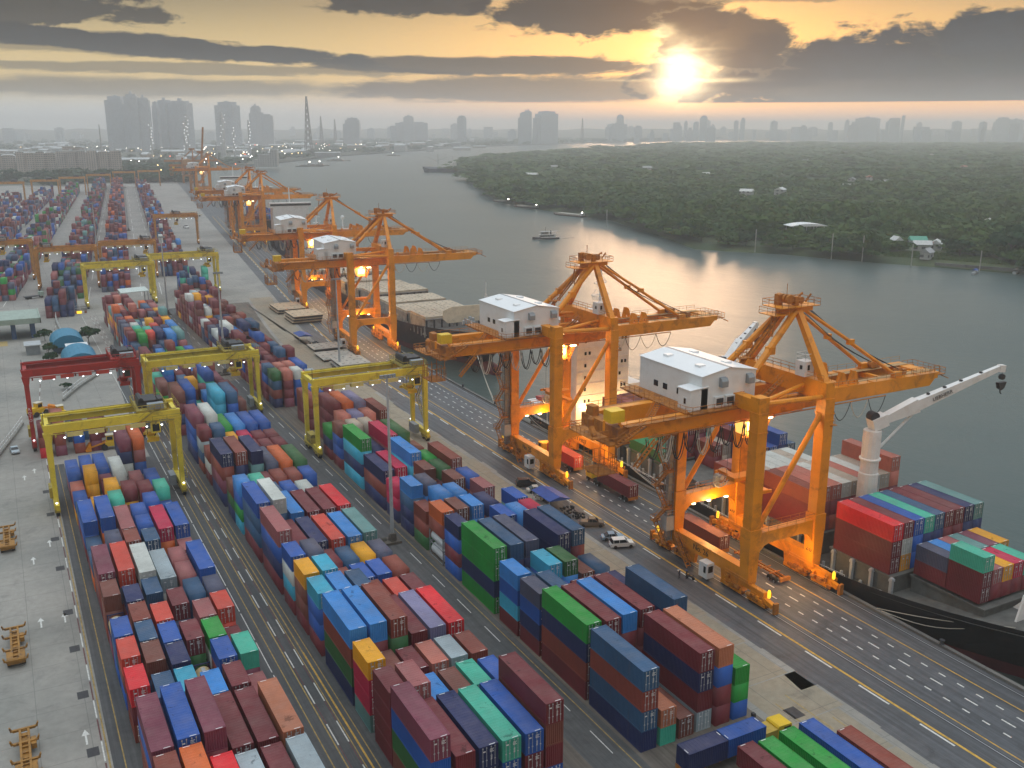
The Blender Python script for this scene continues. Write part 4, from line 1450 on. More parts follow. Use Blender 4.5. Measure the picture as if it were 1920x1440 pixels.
    for qx in (-.6, .6):
        for qy in (-.6, .6):
            b.tube((x + qx, y + qy, 3), (x + qx, y + qy, 31), .1, 4)
    for i in range(19):
        b.cbox(x, y, 3.5 + i * 1.5, 1.3, 1.3, .08)
    b.box(x - .45, x + .45, y - .45, y + .45, 3, 30.5)
    b.build('lift_shaft', mat('galvanised_shaft', (.28, .26, .24), .6), t)
    b = MB()
    b.box(x - .9, x + .9, y - .9, y + .9, 5.2, 8.0)
    b.rail([(x - .9, y - .9, 8), (x + .9, y - .9, 8), (x + .9, y + .9, 8), (x - .9, y + .9, 8), (x - .9, y - .9, 8)], 1.1, .06, .8)
    b.build('lift_car', M_LGREY, t)
    b = MB()
    for i in range(8):
        z = 3.2 + i * 3.5
        xs = XL - 3.6
        y1_, y2_ = (y - 1.6, y + 1.6) if i % 2 == 0 else (y + 1.6, y - 1.6)
        b.stair((xs, y1_, z), (xs, y2_, z + 3.5), .8)
        b.cbox(xs + .3, y2_, z + 3.5, 2.0, 1.2, .1)
        b.rail([(xs - .6, y2_ - .6, z + 3.5), (xs - .6, y2_ + .6, z + 3.5), (xs + 1.2, y2_ + .6, z + 3.5)], 1.0, .05, .8)
        b.beam((xs + .6, y2_, z + 3.4), (XL - .9, y, z + 3.4), .15)
    b.stair((XL - 1.6, 3.6, 0.1), (XL - 1.6, 7.8, 5.0), .9)
    b.build('stair_tower', D, t)
    b = MB()
    rx, ry, rz_ = 1.4, YL - 1.5, 13.9
    for i in range(20):
        a = 2 * math.pi * i / 20
        b.tube((rx, ry, rz_), (rx + 1.9 * math.cos(a), ry, rz_ + 1.9 * math.sin(a)), .05, 4)
        a2 = 2 * math.pi * (i + 1) / 20
        for rr in (1.9, 1.2):
            b.tube((rx + rr * math.cos(a), ry, rz_ + rr * math.sin(a)), (rx + rr * math.cos(a2), ry, rz_ + rr * math.sin(a2)), .08, 4)
    b.tube((rx, ry - .3, rz_), (rx, ry + 1.4, rz_), .45, 8)
    b.cbox(rx, ry + 1.3, 12.6, 1.0, .8, 2.0)
    b.build('cable_reel', M_LGREY, t)
    b = MB()
    b.box(XL - 2.5, XL - .9, -2.4, -.2, .5, 3.3)
    cc_ = b.build('checker_cabin', M_WHITE, t)
    MB().box(XL - 2.2, XL - 1.2, -2.43, -2.4, 1.6, 2.8).box(XL - 2.53, XL - 2.5, -2.1, -1.5, 1.5, 2.7).build('window', M_GLASS, cc_)
    return t


def crane_lamp(t, x, y, z, w):
    l_ = bpy.data.lights.new('flood_lamp', 'POINT')
    l_.energy = w
    l_.color = (1., .60, .22)
    l_.shadow_soft_size = .5
    o = bpy.data.objects.new('flood_lamp', l_)
    COL.objects.link(o)
    o.parent = t
    o.location = (x, y, z)


def place_crane(t, y, label, rz=0.):
    x0 = 112.6 + bend(y)
    t.location = (x0, y, .02)
    t.rotation_euler = (0, 0, -math.atan(min(.125, max(0., .125 * (y - 250) / 140))))
    tag(t, label, 'quay crane', 'quay cranes along the river')
    return t


CRANE_Y = [(122, 26, 'quay crane numbered 26, its boom out over the bow of the black container ship'),
           (186, 25, 'quay crane numbered 25, a red trailer passing between its legs'),
           (329, 24, 'orange quay crane standing alongside the ship with empty pale hatch covers'),
           (421, 23, 'orange quay crane second beyond the crane numbered 25, partly hidden by one like it'),
           (672, 22, 'quay crane of the distant pair with overlapping white machinery houses, lower of the two'),
           (742, 21, 'quay crane of the distant pair with overlapping white machinery houses, upper of the two'),
           (1160, 20, 'far quay crane with lowered boom just before the one with a raised boom')]
for i, (y, num, lab) in enumerate(CRANE_Y):
    cr = make_quay_crane(num)
    place_crane(cr, y, lab)
    if i < 4:       # the lit floodlights under its far portal beam and trolley, and at the bogies
        for x_, y_, z_, w_ in ((0, 8.6, 8.8, 2600), (-1.8, -4.2, 27.8, 2600), (2.0, -12.0, 5.5, 1500), (2, 0, 9, 1500)):
            crane_lamp(cr, x_, y_, z_, w_)
# the three farthest: one with its boom raised, one with a tan house
def far_crane(y, raised, house, lab):
    t = empty('quay_crane')
    b = MB()
    for x in (-7.5, 7.5):
        for sy in (-1, 1):
            b = MB(); b.beam((x, sy * 10, 0), (x, sy * 10, 36), 2.2, 2.2); b.build('leg', M_CRANE_DK, t)
    b = MB()
    for sy in (-1, 1):
        b.box(-32, 7.5, sy * 4 - .8, sy * 4 + .8, 30, 32.6)
        b.beam((-7.5, sy * 10, 10.6), (7.5, sy * 10, 10.6), 1.6, 2.2)
        b.beam((-7.5, sy * 10, 12), (7.5, sy * 10, 31), .9)
        b.beam((7.5, sy * 9, 35), (8, sy * 1.4, 47), 1.1)
        b.beam((7, sy * 1.4, 47), (-8, sy * 4, 33), .9)
        if not raised:
            b.beam((9, sy * 1.4, 47), (30, sy * 4, 33), .6)
    b.box(3, 11, -2.4, 2.4, 46.6, 48.8)
    b.build('frame', M_CRANE_DK, t)
    b = MB()
    for sy in (-1, 1):
        if raised:
            b.beam((7.5, sy * 4, 33), (12.5, sy * 4, 78), 1.6, 2.6)
            for q in range(8):
                b.beam((8 + q * .6, -4, 38 + q * 5.3), (8 + q * .6, 4, 38 + q * 5.3), .6)
        else:
            b.box(7.5, 41, sy * 4 - .8, sy * 4 + .8, 30, 32.6)
    b.build('boom', M_CRANE_DK, t)
    MB().prism([(-15, 32.8), (-4, 32.8), (-4, 38.2), (-9.5, 39.2), (-15, 38.2)], 'y', -4.6, 12).build('machinery_house', house, t)
    place_crane(t, y, lab)


far_crane(1290, True, mat('tan_house_paint', (.46, .24, .10), .6), 'distant quay crane with its boom raised upright and a tan machinery house')
far_crane(1480, False, M_WHITE, 'farthest quay crane, its white machinery house beside a tan one')

# ------------------------------------------------------------ rubber-tyred yard gantries
def make_gantry(W, H, paint, dark, plates, tx=.86, txt=None, lit=True, detail=True, wb=8.6):
    """W wide between leg lines, H to the girder tops; origin midway on the ground, near side at -y"""
    t = empty('yard_gantry')
    hw, hy = W / 2, wb / 2
    for sy in (-1, 1):
        g = MB()
        g.box(-hw - .7, hw + .7, sy * hy - .55, sy * hy + .55, H - 1.75, H)
        for q in range(int(W / 3)):
            g.cbox(-hw + 1.5 + q * 3, sy * hy - .57, H - .9, .12, .06, 1.6)
        gd = g.build('girder', paint, t)
        w = MB()
        w.box(-hw, hw, sy * hy - sy * .9 - .3, sy * hy - sy * .9 + .3, H - .5, H - .4)
        w.box(-hw, hw, sy * hy - .12, sy * hy + .12, H, H + .14)
        w.build('rail_ledge', dark, gd)
        if sy < 0:
            for f in plates:
                x = -hw + W * f
                MB().box(x - 1.5, x + 1.5, sy * hy - 1.25, sy * hy - 1.1, H - 2.7, H - 1.75).build('sign_plate', mat('pale_plate_' + paint.name, {'yellow_gantry_paint': (.66, .56, .2), 'red_gantry_paint': (.5, .05, .03)}.get(paint.name, (.6, .5, .3)), .6), gd)
            w = MB()
            w.box(-hw + .6, hw - .6, sy * hy - 1.1, sy * hy - .55, H - 2.0, H - 1.9)
            for q in range(int(W / 2.4)):
                w.cbox(-hw + 1.4 + q * 2.4, sy * hy - .85, H - 2.3, .35, .5, .6)
            w.build('service_ledge', dark, gd)
            if lit:
                l_ = MB()
                for f in (.12, .24, .36, .5, .63, .75, .87):
                    l_.lathe([(.16, H - 2.95), (.26, H - 2.75), (.1, H - 2.7)], -hw + W * f, sy * hy - .9, 7)
                l_.build('floodlight', M_LAMPC, gd)
        for sx in (-1, 1):
            b = MB()
            b.beam((sx * hw, sy * (hy + .0), 2.6), (sx * hw, sy * hy, H - 1.7), .85, .95, w1=1.15, h1=1.35)
            b.hexa([(sx * hw - .5, sy * hy - .5, H - 4.2), (sx * hw + .5, sy * hy - .5, H - 4.2), (sx * hw + .5, sy * hy + .5, H - 4.2), (sx * hw - .5, sy * hy + .5, H - 4.2),
                    (sx * hw - .95, sy * hy - .6, H - 1.7), (sx * hw + .95, sy * hy - .6, H - 1.7), (sx * hw + .95, sy * hy + .6, H - 1.7), (sx * hw - .95, sy * hy + .6, H - 1.7)])
            lg = b.build('leg', paint, t)
            if txt and sx < 0 and sy < 0:
                for i, ch in enumerate(txt):
                    lettering(ch, .9, M_TXTW, lg, (sx * hw - .1, sy * hy - .56, H - 8.2 - i * .95), (R(90), 0, 0))
    for sx in (-1, 1):
        x = sx * hw
        b = MB()
        b.box(x - .5, x + .5, -hy - 1.2, hy + 1.2, 1.5, 2.7)
        b.box(x - .45, x + .45, -hy, hy, H - 1.5, H - .5)
        sb = b.build('sill_beam', paint, t)
        for sy in (-1, 1):
            g = MB()
            y = sy * (hy - .2)
            g.box(x - .55, x + .55, y - 1.9, y + 1.9, .9, 1.5)
            for q in (-1.15, 1.15):
                g.tube((x - .35, y + q, .72), (x + .35, y + q, .72), .72, 12, 1)
                g.tube((x - .4, y + q, .72), (x + .4, y + q, .72), .3, 8, 2)
            g.cbox(x - sx * .1, sy * (hy + 1.5), 1.9, .7, .8, 1.2, 2)
            g.build('bogie', [dark, M_BLACK, paint], t)
            MB().lathe([(.18, 2.8), (.25, 2.95), (.1, 3.05)], x, sy * (hy + 1.5), 7).build('beacon', M_LAMPC, sb)
        if detail:
            g = MB()
            g.box(x - sx * 1.5 - .6, x - sx * 1.5 + .6, -1.9, 1.9, 1.3, 3.6) if sx > 0 else g.box(x + sx * .2 - .8, x + sx * .2 + .8, -1.8, 1.8, 2.7, 4.9)
            g.build('engine_box', M_GREY if sx > 0 else M_RTG_DK, t)
    b = MB()
    b.stair((hw + .9, -hy + 1.0, 3), (hw + .9, hy - 1.0, 9.4), .7)
    b.stair((hw + .9, hy - 1.0, 9.4), (hw + .9, -hy + 1.0, H - 1.8), .7)
    b.rail([(hw + .7, -hy - .5, H), (hw + .7, hy + .5, H)])
    b.rail([(hw - 5, -hy - 1.05, H - 1.9), (hw + .8, -hy - 1.05, H - 1.9), (hw + .8, hy, H - 1.9)], 1.1)
    b.build('access_stair', dark, t)
    # trolley with machinery, cab and spreader
    x = -hw + W * tx
    b = MB()
    b.box(x - 3.0, x + 3.2, -hy - .2, hy + .2, H + .15, H + .5)
    b.rail([(x - 3, -hy - .4, H + .5), (x + 3.2, -hy - .4, H + .5), (x + 3.2, hy + .4, H + .5), (x - 3, hy + .4, H + .5), (x - 3, -hy - .4, H + .5)], 1.1, .06, 1.2)
    b.stair((x - 2.6, -hy - .8, H - 1.6), (x + .6, -hy - .8, H + .5), .7)
    tr = b.build('trolley', dark if paint is not M_RED else M_RED, t)
    b = MB()
    b.box(x - 2.2, x + 1.6, -2.6, 2.6, H + .5, H + 2.1)
    b.tube((x - 1.6, -2.6, H + 2.2), (x - 1.6, 2.6, H + 2.2), .55, 8)
    b.box(x + 1.9, x + 2.9, -1.6, 2, H + .5, H + 1.9)
    b.box(x - .6, x + 2.6, -hy - .2, -2.9, H + .5, H + 1.7, 1)
    b.build('hoist_machinery', [M_DARK, M_GREY], tr)
    b = MB()
    b.box(x - .3, x + 1.5, -hy - .5, -hy + 1.6, H - 4.6, H - 2.2)
    cb = b.build('operator_cab', paint, t)
    MB().box(x - .1, x + 1.3, -hy - .54, -hy - .5, H - 4.2, H - 2.6).build('window', M_GLASS, cb)
    b = MB()
    zs = H - 6.6
    b.box(x - .9, x + 1.3, -2.9, 2.9, zs, zs + .5)
    b.box(x - 1.2, x + 1.2, -3.05, -2.8, zs - .4, zs + .2).box(x - 1.2, x + 1.2, 2.8, 3.05, zs - .4, zs + .2)
    b.cbox(x, 0, zs + 1.0, 1.8, 2.2, .7)
    b.build('spreader', M_YELLOW if paint is not M_RED else M_RED, t)
    b = MB()
    for qx in (-.8, .8):
        for qy in (-1.2, 1.2):
            b.tube((x + qx, qy, zs + .9), (x + qx, qy, H + .3), .05, 4)
    b.path([(x + .6 + .5 * math.sin(i * 1.3), -1.6, H - .2 - i * .8) for i in range(9)], .1, 4)
    b.build('hoist_rope', M_CABLE, t)
    b = MB()
    b.tube((-hw - .5, -hy, H), (-hw - .5, -hy, H + 2.6), .06, 4)
    b.build('mast', M_DARK, t)
    return t


M_RTGO = mat('ochre_gantry_paint', (.55, .24, .03), .55, var=.15, dirt=(.22, .11, .03), dirt_amt=.7)
PLT = (.2, .36, .52, .68)
for W, H, x, y, paint, dark, tx, txt, lab, det in (
        (25.0, 19.2, 16.8, 211.2, M_RTG, M_RTG_DK, .80, None, 'yellow yard gantry over the far end of the inland container block', True),
        (28.2, 19.4, 76.5, 220.5, M_RTG, M_RTG_DK, .90, None, 'yellow yard gantry over the quayside block, its trolley at the road end', True),
        (28.2, 17.9, 45.2, 265.2, M_RTG, M_RTG_DK, .80, None, 'yellow yard gantry over the middle block, just past the red one', True),
        (25.4, 20.4, 14.8, 258.6, M_RED, mat('dark_red_steel', (.20, .02, .018), .6, var=.3), .88, 'TAROTO', 'red yard gantry with white letters down its leg', True),
        (28.6, 19.2, 46.3, 461, M_RTG, M_RTG_DK, .84, None, 'yellow yard gantry at the cross road, inland one of two side by side', False),
        (30.2, 19.6, 77.0, 477, M_RTG, M_RTG_DK, .86, None, 'yellow yard gantry at the cross road, the one nearer the river', False),
        (27.0, 20.5, 29.5, 523, M_RTGO, M_CRANE_DK, .16, None, 'ochre yard gantry straddling the stacks behind the canopy roof', False),
        (27.0, 20.5, 2.0, 566, M_RTGO, M_CRANE_DK, .5, None, 'ochre yard gantry lit by orange lamps at the edge of the far yard', False),
        (27.0, 19.5, 60.5, 545, M_RTGO, M_CRANE_DK, .82, None, 'rusty yard gantry just past the yellow pair at the cross road', False),
        (27.0, 20.5, 109.0, 690, M_RTGO, M_CRANE_DK, .5, None, 'brown yard gantry beside the parked flatbeds near the distant cranes', False)):
    g = make_gantry(W, H, paint, dark, PLT, tx, txt, True, det)
    g.location = (x, y, .02)
    g.rotation_euler = (0, 0, -math.atan(.114) if y > 500 else 0)
    tag(g, lab, 'yard gantry', 'gantries over the container blocks')


def simple_gantry(x, y, lab):
    t = empty('yard_gantry', (x, y, .02), -math.atan(.114), lab, 'yard gantry', 'gantries over the container blocks')
    for sx in (-1, 1):
        b = MB()
        for sy in (-1, 1):
            b.beam((sx * 13.5, sy * 4, 0), (sx * 13.5, sy * 4, 19), 1.1, 1.2)
        b.box(sx * 13.5 - .5, sx * 13.5 + .5, -6, 6, 1, 2.4)
        b.build('leg', M_RTGO, t)
    for sy in (-1, 1):
        MB().box(-14.4, 14.4, sy * 4 - .7, sy * 4 + .7, 19, 21.2).build('girder', M_RTGO, t)
    MB().cbox(5, 0, 22.2, 6, 8, 1.8).build('trolley', M_DARK, t)


for i, (u, y) in enumerate(((-72, 1180), (-40, 1215), (-14, 1270), (14, 1330), (44, 1400), (76, 1420))):
    simple_gantry(u + ybend(y), y, ('first', 'second', 'third', 'fourth', 'fifth', 'sixth')[i] + ' gantry from the land side in the row at the end of the yard')

# ------------------------------------------------------------ ships at the quay
M_HULLB = mat('black_hull_paint', (.010, .012, .018), .45, var=.2, vscale=.2, dirt=(.05, .035, .03), dirt_amt=.3)
M_HULLN = mat('navy_hull_paint', (.012, .018, .05), .45, var=.2, dirt=(.05, .035, .03), dirt_amt=.3)
M_HULLP = mat('purple_black_hull_paint', (.022, .014, .026), .45, var=.2, vscale=.15, dirt=(.06, .03, .03), dirt_amt=.3)
M_BOOT = mat('red_boot_paint', (.12, .02, .028), .6, var=.3, vscale=.3, dirt=(.05, .02, .02), dirt_amt=.5)
M_DECKG = mat('grey_ship_deck', (.12, .12, .11), .8, var=.25)
M_HATCH = mat('tan_hatch_cover', (.50, .42, .31), .75, var=.12, vscale=.4, dirt=(.25, .19, .14), dirt_amt=.5)
M_HATCHG = mat('grey_hatch_side', (.33, .32, .31), .75, var=.2, dirt=(.12, .09, .07), dirt_amt=.6)
M_SHIPW = mat('white_ship_paint', (.76, .74, .71), .5, var=.05, dirt=(.42, .34, .26), dirt_amt=.25)


def hull(parent, yb, ys, hb, zd, zb, mtop, bulb=True, flare=.72):
    """hull pointing towards -y: bow at yb, stern at ys, half breadth hb, deck at zd amidships and zb at the bow"""
    L = ys - yb
    st = []
    for i in range(25):
        s = (i / 24) ** 1.25
        y = yb + L * s
        full = min(1., (s / .30)) if s < .30 else 1.
        f = math.sin(full * math.pi / 2) ** .8
        aft = 1. if s < .85 else 1 - .42 * ((s - .85) / .15) ** 2
        aft_d = 1. if s < .9 else 1 - .1 * ((s - .9) / .1) ** 2
        wd = hb * (f ** flare) * aft_d                 # deck half breadth
        ww = hb * (math.sin(min(1., max(0, s - .035) / .30) * math.pi / 2) ** 1.15) * aft    # waterline
        z = zd + (zb - zd) * max(0., 1 - s / .34) ** 1.4
        yw = y + (L * .055) * (1 - min(1., s / .2))   # raked stem
        st.append((y, yw, max(wd, .12), max(ww, .06), z))
    for nm, rows, m in (('hull', (0, 1, 2), mtop), ('boot_topping', (2, 3), M_BOOT)):
        b = MB()
        for sx in (-1, 1):
            vs = []
            for (y, yw, wd, ww, z) in st:
                prof = [(sx * wd, y, z), (sx * (wd * .55 + ww * .45), y * .6 + yw * .4, z * .45 + (-2.6) * .55), (sx * (wd * .12 + ww * .88), y * .12 + yw * .88, -2.6), (sx * ww, yw, -7.4)]
                vs += [prof[r] for r in rows]
            k_ = len(rows)
            fs = []
            for i in range(len(st) - 1):
                for j in range(k_ - 1):
                    fs.append((i * k_ + j, (i + 1) * k_ + j, (i + 1) * k_ + j + 1, i * k_ + j + 1))
            b.add(vs, fs)
        y, yw, wd, ww, z = st[-1]
        if nm == 'hull':
            b.add([(-wd, y, z), (wd, y, z), (ww, y, -2.6), (-ww, y, -2.6)], [(0, 1, 2, 3)])
            # bulwark thickness
        else:
            b.add([(-ww, y, -2.6), (ww, y, -2.6), (ww * .8, y, -7.4), (-ww * .8, y, -7.4)], [(0, 1, 2, 3)])
        b.build(nm, m, parent, smooth=False)
    d = MB()
    vs = []
    for (y, yw, wd, ww, z) in st:
        vs += [(-wd + .1, y + .1, z - 1.0), (wd - .1, y + .1, z - 1.0)]
    d.add(vs, [(2 * i, 2 * i + 1, 2 * i + 3, 2 * i + 2) for i in range(len(st) - 1)])
    d.build('deck', M_DECKG, parent)
    if bulb:
        b = MB()
        n = 14
        prof = [(0, -5.2), (1.3, -4.6), (2.1, -3.0), (2.5, 0), (2.4, 3.5), (1.2, 9)]
        vs = [(r * .95 * math.cos(2 * math.pi * i / n), yb + L * .055 + q - 4.5, -3.9 + r * 1.15 * math.sin(2 * math.pi * i / n)) for r, q in prof for i in range(n)]
        b.add(vs, [(a * n + i, a * n + (i + 1) % n, (a + 1) * n + (i + 1) % n, (a + 1) * n + i) for a in range(len(prof) - 1) for i in range(n)])
        b.build('bulbous_bow', M_BOOT, parent, smooth=True)
    return st


def edge_rail(parent, st, i0, i1, mat_, side=-1):
    b = MB()
    pts = [(side * (wd - .25), y, z - .9) for (y, yw, wd, ww, z) in st[i0:i1]]
    b.rail(pts, 1.1, .06, 1.6)
    b.build('guard_rail', mat_, parent)


def ship_box(x, y, z, L, h, c, lab, parts=True):
    return make_box(x, y, z, L, h, c, lab, 'containers on the ships', parts)


# --- the black container ship in front
S1X = 134.9
ship1 = empty('container_ship', (S1X, 0, 0), 0, 'long black container ship with red boot topping loaded beside the quay', 'ship')
st = hull(ship1, 57, 226, 13.2, 1.9, 9.0, M_HULLB)
edge_rail(ship1, st, 9, 24, M_WHITE)
for y in np.arange(98, 190, 4.2):        # stanchions and lashing gear under the stacks
    MB().box(-11.6, -11.0, y, y + .5, .8, 5.2).box(-11.7, -10.9, y - .1, y + .6, 4.6, 5.0).build('deck_stanchion', M_LGREY, ship1)
    MB().box(-12.4, -12.0, y + 1.4, y + 1.8, .8, 2.6).build('bollard', M_LGREY, ship1)
for y0, y1 in ((84, 97.6), (98.6, 112), (117, 130.4), (131.5, 145), (146.5, 160), (161.5, 175.5), (177, 190)):
    w = 10.8 if y0 > 90 else 7.3
    MB().box(-w, w, y0, y1, .8, 5.1).box(-w - .3, w + .3, y0 - .2, y1 + .2, 4.85, 5.2).build('hatch_coaming', M_DECKG, ship1)
# breakwater and forecastle
b = MB()
b.prism([(-9.2, 6.6), (9.2, 6.6), (8.0, 10.6), (0, 11.2), (-8.0, 10.6)], 'y', 77.6, 77.9)
b.box(-4.2, 4.2, 68, 76, 6.0, 6.6)
for q in (-6, -2, 2, 6):
    b.prism([(77.9, 7), (80.4, 7), (77.9, 10)], 'x', q - .1, q + .1)
b.build('breakwater', M_SHIPW, ship1)
b = MB()
for q in (-3, 3):
    b.tube((q - 1, 70, 8.2), (q + 1, 70, 8.2), .7, 10).cbox(q, 70, 7.7, 2.4, 1.6, .6)
b.tube((0, 66, 7), (0, 66, 17), .3, 8).tube((0, 66, 17), (0, 66, 20), .12, 6)
b.build('windlass', M_LGREY, ship1)
# accommodation block at the stern
b = MB()
b.box(-11.4, 4.2, 197, 208, .9, 30)
b.box(4.2, 9.4, 197.6, 208, .9, 13)
b.box(-12.6, 12.6, 198.4, 203, 27.0, 27.5)
sup = b.build('accommodation_block', M_SHIPW, ship1)
b = MB()
for i in range(8):
    b.box(-11.5, 4.3, 196.86, 197, 5.4 + i * 3.1, 5.6 + i * 3.1)
b.build('deck_ledge', M_SHIPW, sup)
b = MB()
for i in range(8):
    for q in ((-9.2, -8.0, 1.2) if i % 2 else (-9.2, -2.2, -1.2, 1.8, 2.8)):
        b.box(q, q + .5, 196.8, 196.99, 6.8 + i * 3.1, 7.6 + i * 3.1)
b.box(-12.2, 12.2, 196.9, 196.99, 28.0, 29.4)
b.build('window', M_GLASS, sup)
b = MB()
b.box(-5, 2, 199, 205, 30, 32.4)
b.tube((-1, 203, 32), (-1, 203, 44), .35, 8)
for z, w in ((36, 2.6), (39, 1.9), (42, 1.2)):
    b.box(-1 - w, -1 + w, 202.8, 203.2, z, z + .15)
    b.tube((-1, 203, z + 2.4), (-1 - w, 203, z), .05, 4).tube((-1, 203, z + 2.4), (-1 + w, 203, z), .05, 4)
b.build('signal_mast', M_WHITE, sup)
b = MB()
b.box(-8, 8, 209.5, 216, 3, 20).lathe([(2.6, 20), (2.4, 27), (2.0, 27.2)], 0, 213, 14)
b.build('funnel_casing', M_SHIPW, ship1)
b = MB()
b.prism([(217, 4), (221, 4), (222, 5.6), (217, 6.2)], 'x', -9, -6.4)
b.build('lifeboat', mat('orange_lifeboat_paint', (.35, .02, .02), .5), ship1)
b = MB()
for q in (-11, -8.6, -6.2):
    b.tube((q, 212, 1), (q, 212, 4.6), .14, 6).tube((q, 222, 1), (q, 222, 4.6), .14, 6)
b.rail([(-12.4, 196, 1), (-12.4, 224, 1), (0, 225.4, 1)], 1.1, .05, 1.6)
b.box(-11.4, -5.6, 211.5, 222.5, 4.6, 4.8)
b.build('stern_rail', M_WHITE, ship1)
# forecastle crane and mid-ship deck crane
def deck_crane(y, x, zt, tip, z0=1., name_lab=None):
    b = MB()
    b.lathe([(1.75, z0), (1.75, 16.5), (1.6, 16.7), (1.6, zt - 2.4)], x, y, 16)
    b.lathe([(1.78, 19.0), (1.9, 19.1), (1.9, 19.35), (1.78, 19.45)], x, y, 16)
    dc = b.build('deck_crane', M_SHIPW, ship1)
    b = MB()
    p0 = Vector((x, y, zt - 1.2))
    d = (Vector(tip) - p0).normalized()
    side = d.cross(Vector((0, 0, 1))).normalized()
    b.beam(p0 - d * .6, p0 + d * 2.4, 2.2, 2.2)
    b.beam(p0 + d * 2, p0 + d * 9, 1.6, 1.4, w1=1.7, h1=2.6)
    b.beam(p0 + d * 9, tip, 1.5, 2.0, w1=.8, h1=.9)
    b.beam(Vector(tip) - d * .4, Vector(tip) + d * .8 - Vector((0, 0, .5)), 1.0, 1.3)
    jb = b.build('jib', M_SHIPW, dc)
    b = MB()
    b.tube((x + 1.7 * d.x, y + 1.7 * d.y, zt - 6), p0 + d * 9 - Vector((0, 0, 1.2)), .25, 8)
    b.build('luffing_ram', M_WHITE, dc)
    b = MB()
    b.tube(p0 + Vector((-.3, 0, 1.4)) - side * .8, p0 + Vector((-.3, 0, 1.4)) + side * .8, .9, 12)
    for f in (.42, .55, .68, .84):
        q = p0.lerp(Vector(tip), f)
        b.cbox(q.x, q.y, q.z + 1.1 * (1 - f) + .5, .4, .5, .35)
    b.build('sheave', M_DARK, dc)
    b = MB()
    q = Vector(tip) + d * .6
    b.tube(q - Vector((0, 0, .6)), q - Vector((0, 0, 2.2)), .06, 4)
    b.tube(q + side * .3 - Vector((0, 0, 2.0)), q - side * .3 - Vector((0, 0, 2.0)), .55, 10)
    b.prism([(q.x - 1.1, q.z - 3.0), (q.x + 1.1, q.z - 3.0), (q.x + .7, q.z - 4.1), (q.x, q.z - 4.5), (q.x - .7, q.z - 4.1)], 'y', q.y - .35, q.y + .35)
    b.path([(q.x, q.y, q.z - 4.4), (q.x, q.y, q.z - 5.0), (q.x + .4, q.y, q.z - 5.3)], .12, 5)
    b.build('hook_block', M_DARK, dc)
    m_ = p0.lerp(Vector(tip), .52) + side * .86 + Vector((0, 0, -.35))
    ang = math.atan2(d.y, d.x)
    lt = lettering('LIEBHERR', 1.0, M_INK, dc, m_, (R(90), -math.asin(d.z), ang))
    lt.rotation_euler = (Matrix.Rotation(ang, 4, 'Z') @ Matrix.Rotation(-math.asin(d.z), 4, 'Y') @ Matrix.Rotation(R(90), 4, 'X')).to_euler()


deck_crane(114.6, -.2, 27.0, (24.6, 108.5, 34.6))
deck_crane(160.8, 4, 27.0, (18, 166.5, 33))
for x_, y_ in ((-9, 194), (0, 194)):
    b = MB()
    b.lathe([(.1, 8.4), (.45, 8.6), (.45, 9.0), (.1, 9.2)], x_, y_ + 2.4, 8)
    b.build('floodlight', M_LAMP, ship1)
    crane_lamp(ship1, x_, y_, 8.6, 2200)
# gangway and lights along the side
b = MB()
b.stair((-13.0, 170, 2.2), (-13.6, 158, .5), .9)
b.box(-14.2, -12.4, 157, 158.6, .35, .45)
b.build('gangway', M_LGREY, ship1)

BAYS1 = [   # y, length, x of the river-wall side, base z, then each row from the quay outwards, bottom to top
    (84.9, 'S', 127.3, 5.7, ['mR a'.replace(' ', '').replace('R', 'm'), 'mq', 'my', 'mC', 'ma']),
    (91.1, 'S', 127.3, 5.7, ['mS', 'ms', 'mq', 'mA', 'mp', 'my']),
    (99.2, 'L', 123.9, 5.3, ['mmR', 'ywm', 'bbb', 'lNa', 'mNl', 'mmm', 'mmm', 'NNN', 'NNA']),
    (117.4, 'L', 123.9, 5.3, ['mmr', 'mmk', 'rmk', 'rmw', 'mme', 'mkk', 'mew', 'mme', 'mmkk']),
    (132, 'L', 123.9, 5.3, ['mr', 'mk', 'me', 'ww', 'mw', 'ww', 'me', 'mw']),
    (147, 'S', 136.4, 5.3, ['mNm', 'bm', 'sb', 'bNb', 'Nl']),
    (153.4, 'S', 123.9, 5.3, ['', '', '', 'mr', 'ee', 'NNm', 'bbb', 'mmb', 'Nbl']),
    (162, 'L', 123.9, 4.6, ['dad', 'abA', 'bls', 'mmm', 'mpm', 'AaA', 'bbm', 'sss', 'mmm']),
    (177.4, 'L', 123.9, 4.6, ['am', 'mmm', 'mwq', 'bmm', 'mmr', 'mmm'])]
BURIED = []
for bi, (y, kd, x0, z0, rows) in enumerate(BAYS1):
    L, h = (12.192, 2.896) if kd == 'L' else (6.058, 2.591)
    for ri, cols in enumerate(rows):
        for ti, c in enumerate(cols):
            hid = ti < len(cols) - 1 and ri > 0 and not (ri == 1 and y == 99.2)
            if hid:
                BURIED.append((x0 + ri * 2.5 + BW / 2, y + L / 2, z0 + ti * h, L, h, c, 0.))
                continue
            lab = f"{PAL[c][0]} {'long' if L > 7 else 'short'} container, black ship, {'top' if ti == len(cols) - 1 else TIER[ti].replace(' tier', '')} tier, {ORD[ri]} row, {ORD[bi]} bay from bow"
            ship_box(x0 + ri * 2.5 + BW / 2, y + L / 2, z0 + ti * h, L, h - .004, c, lab, parts=(y < 120 and not hid))
plain_boxes('buried_cargo', BURIED)
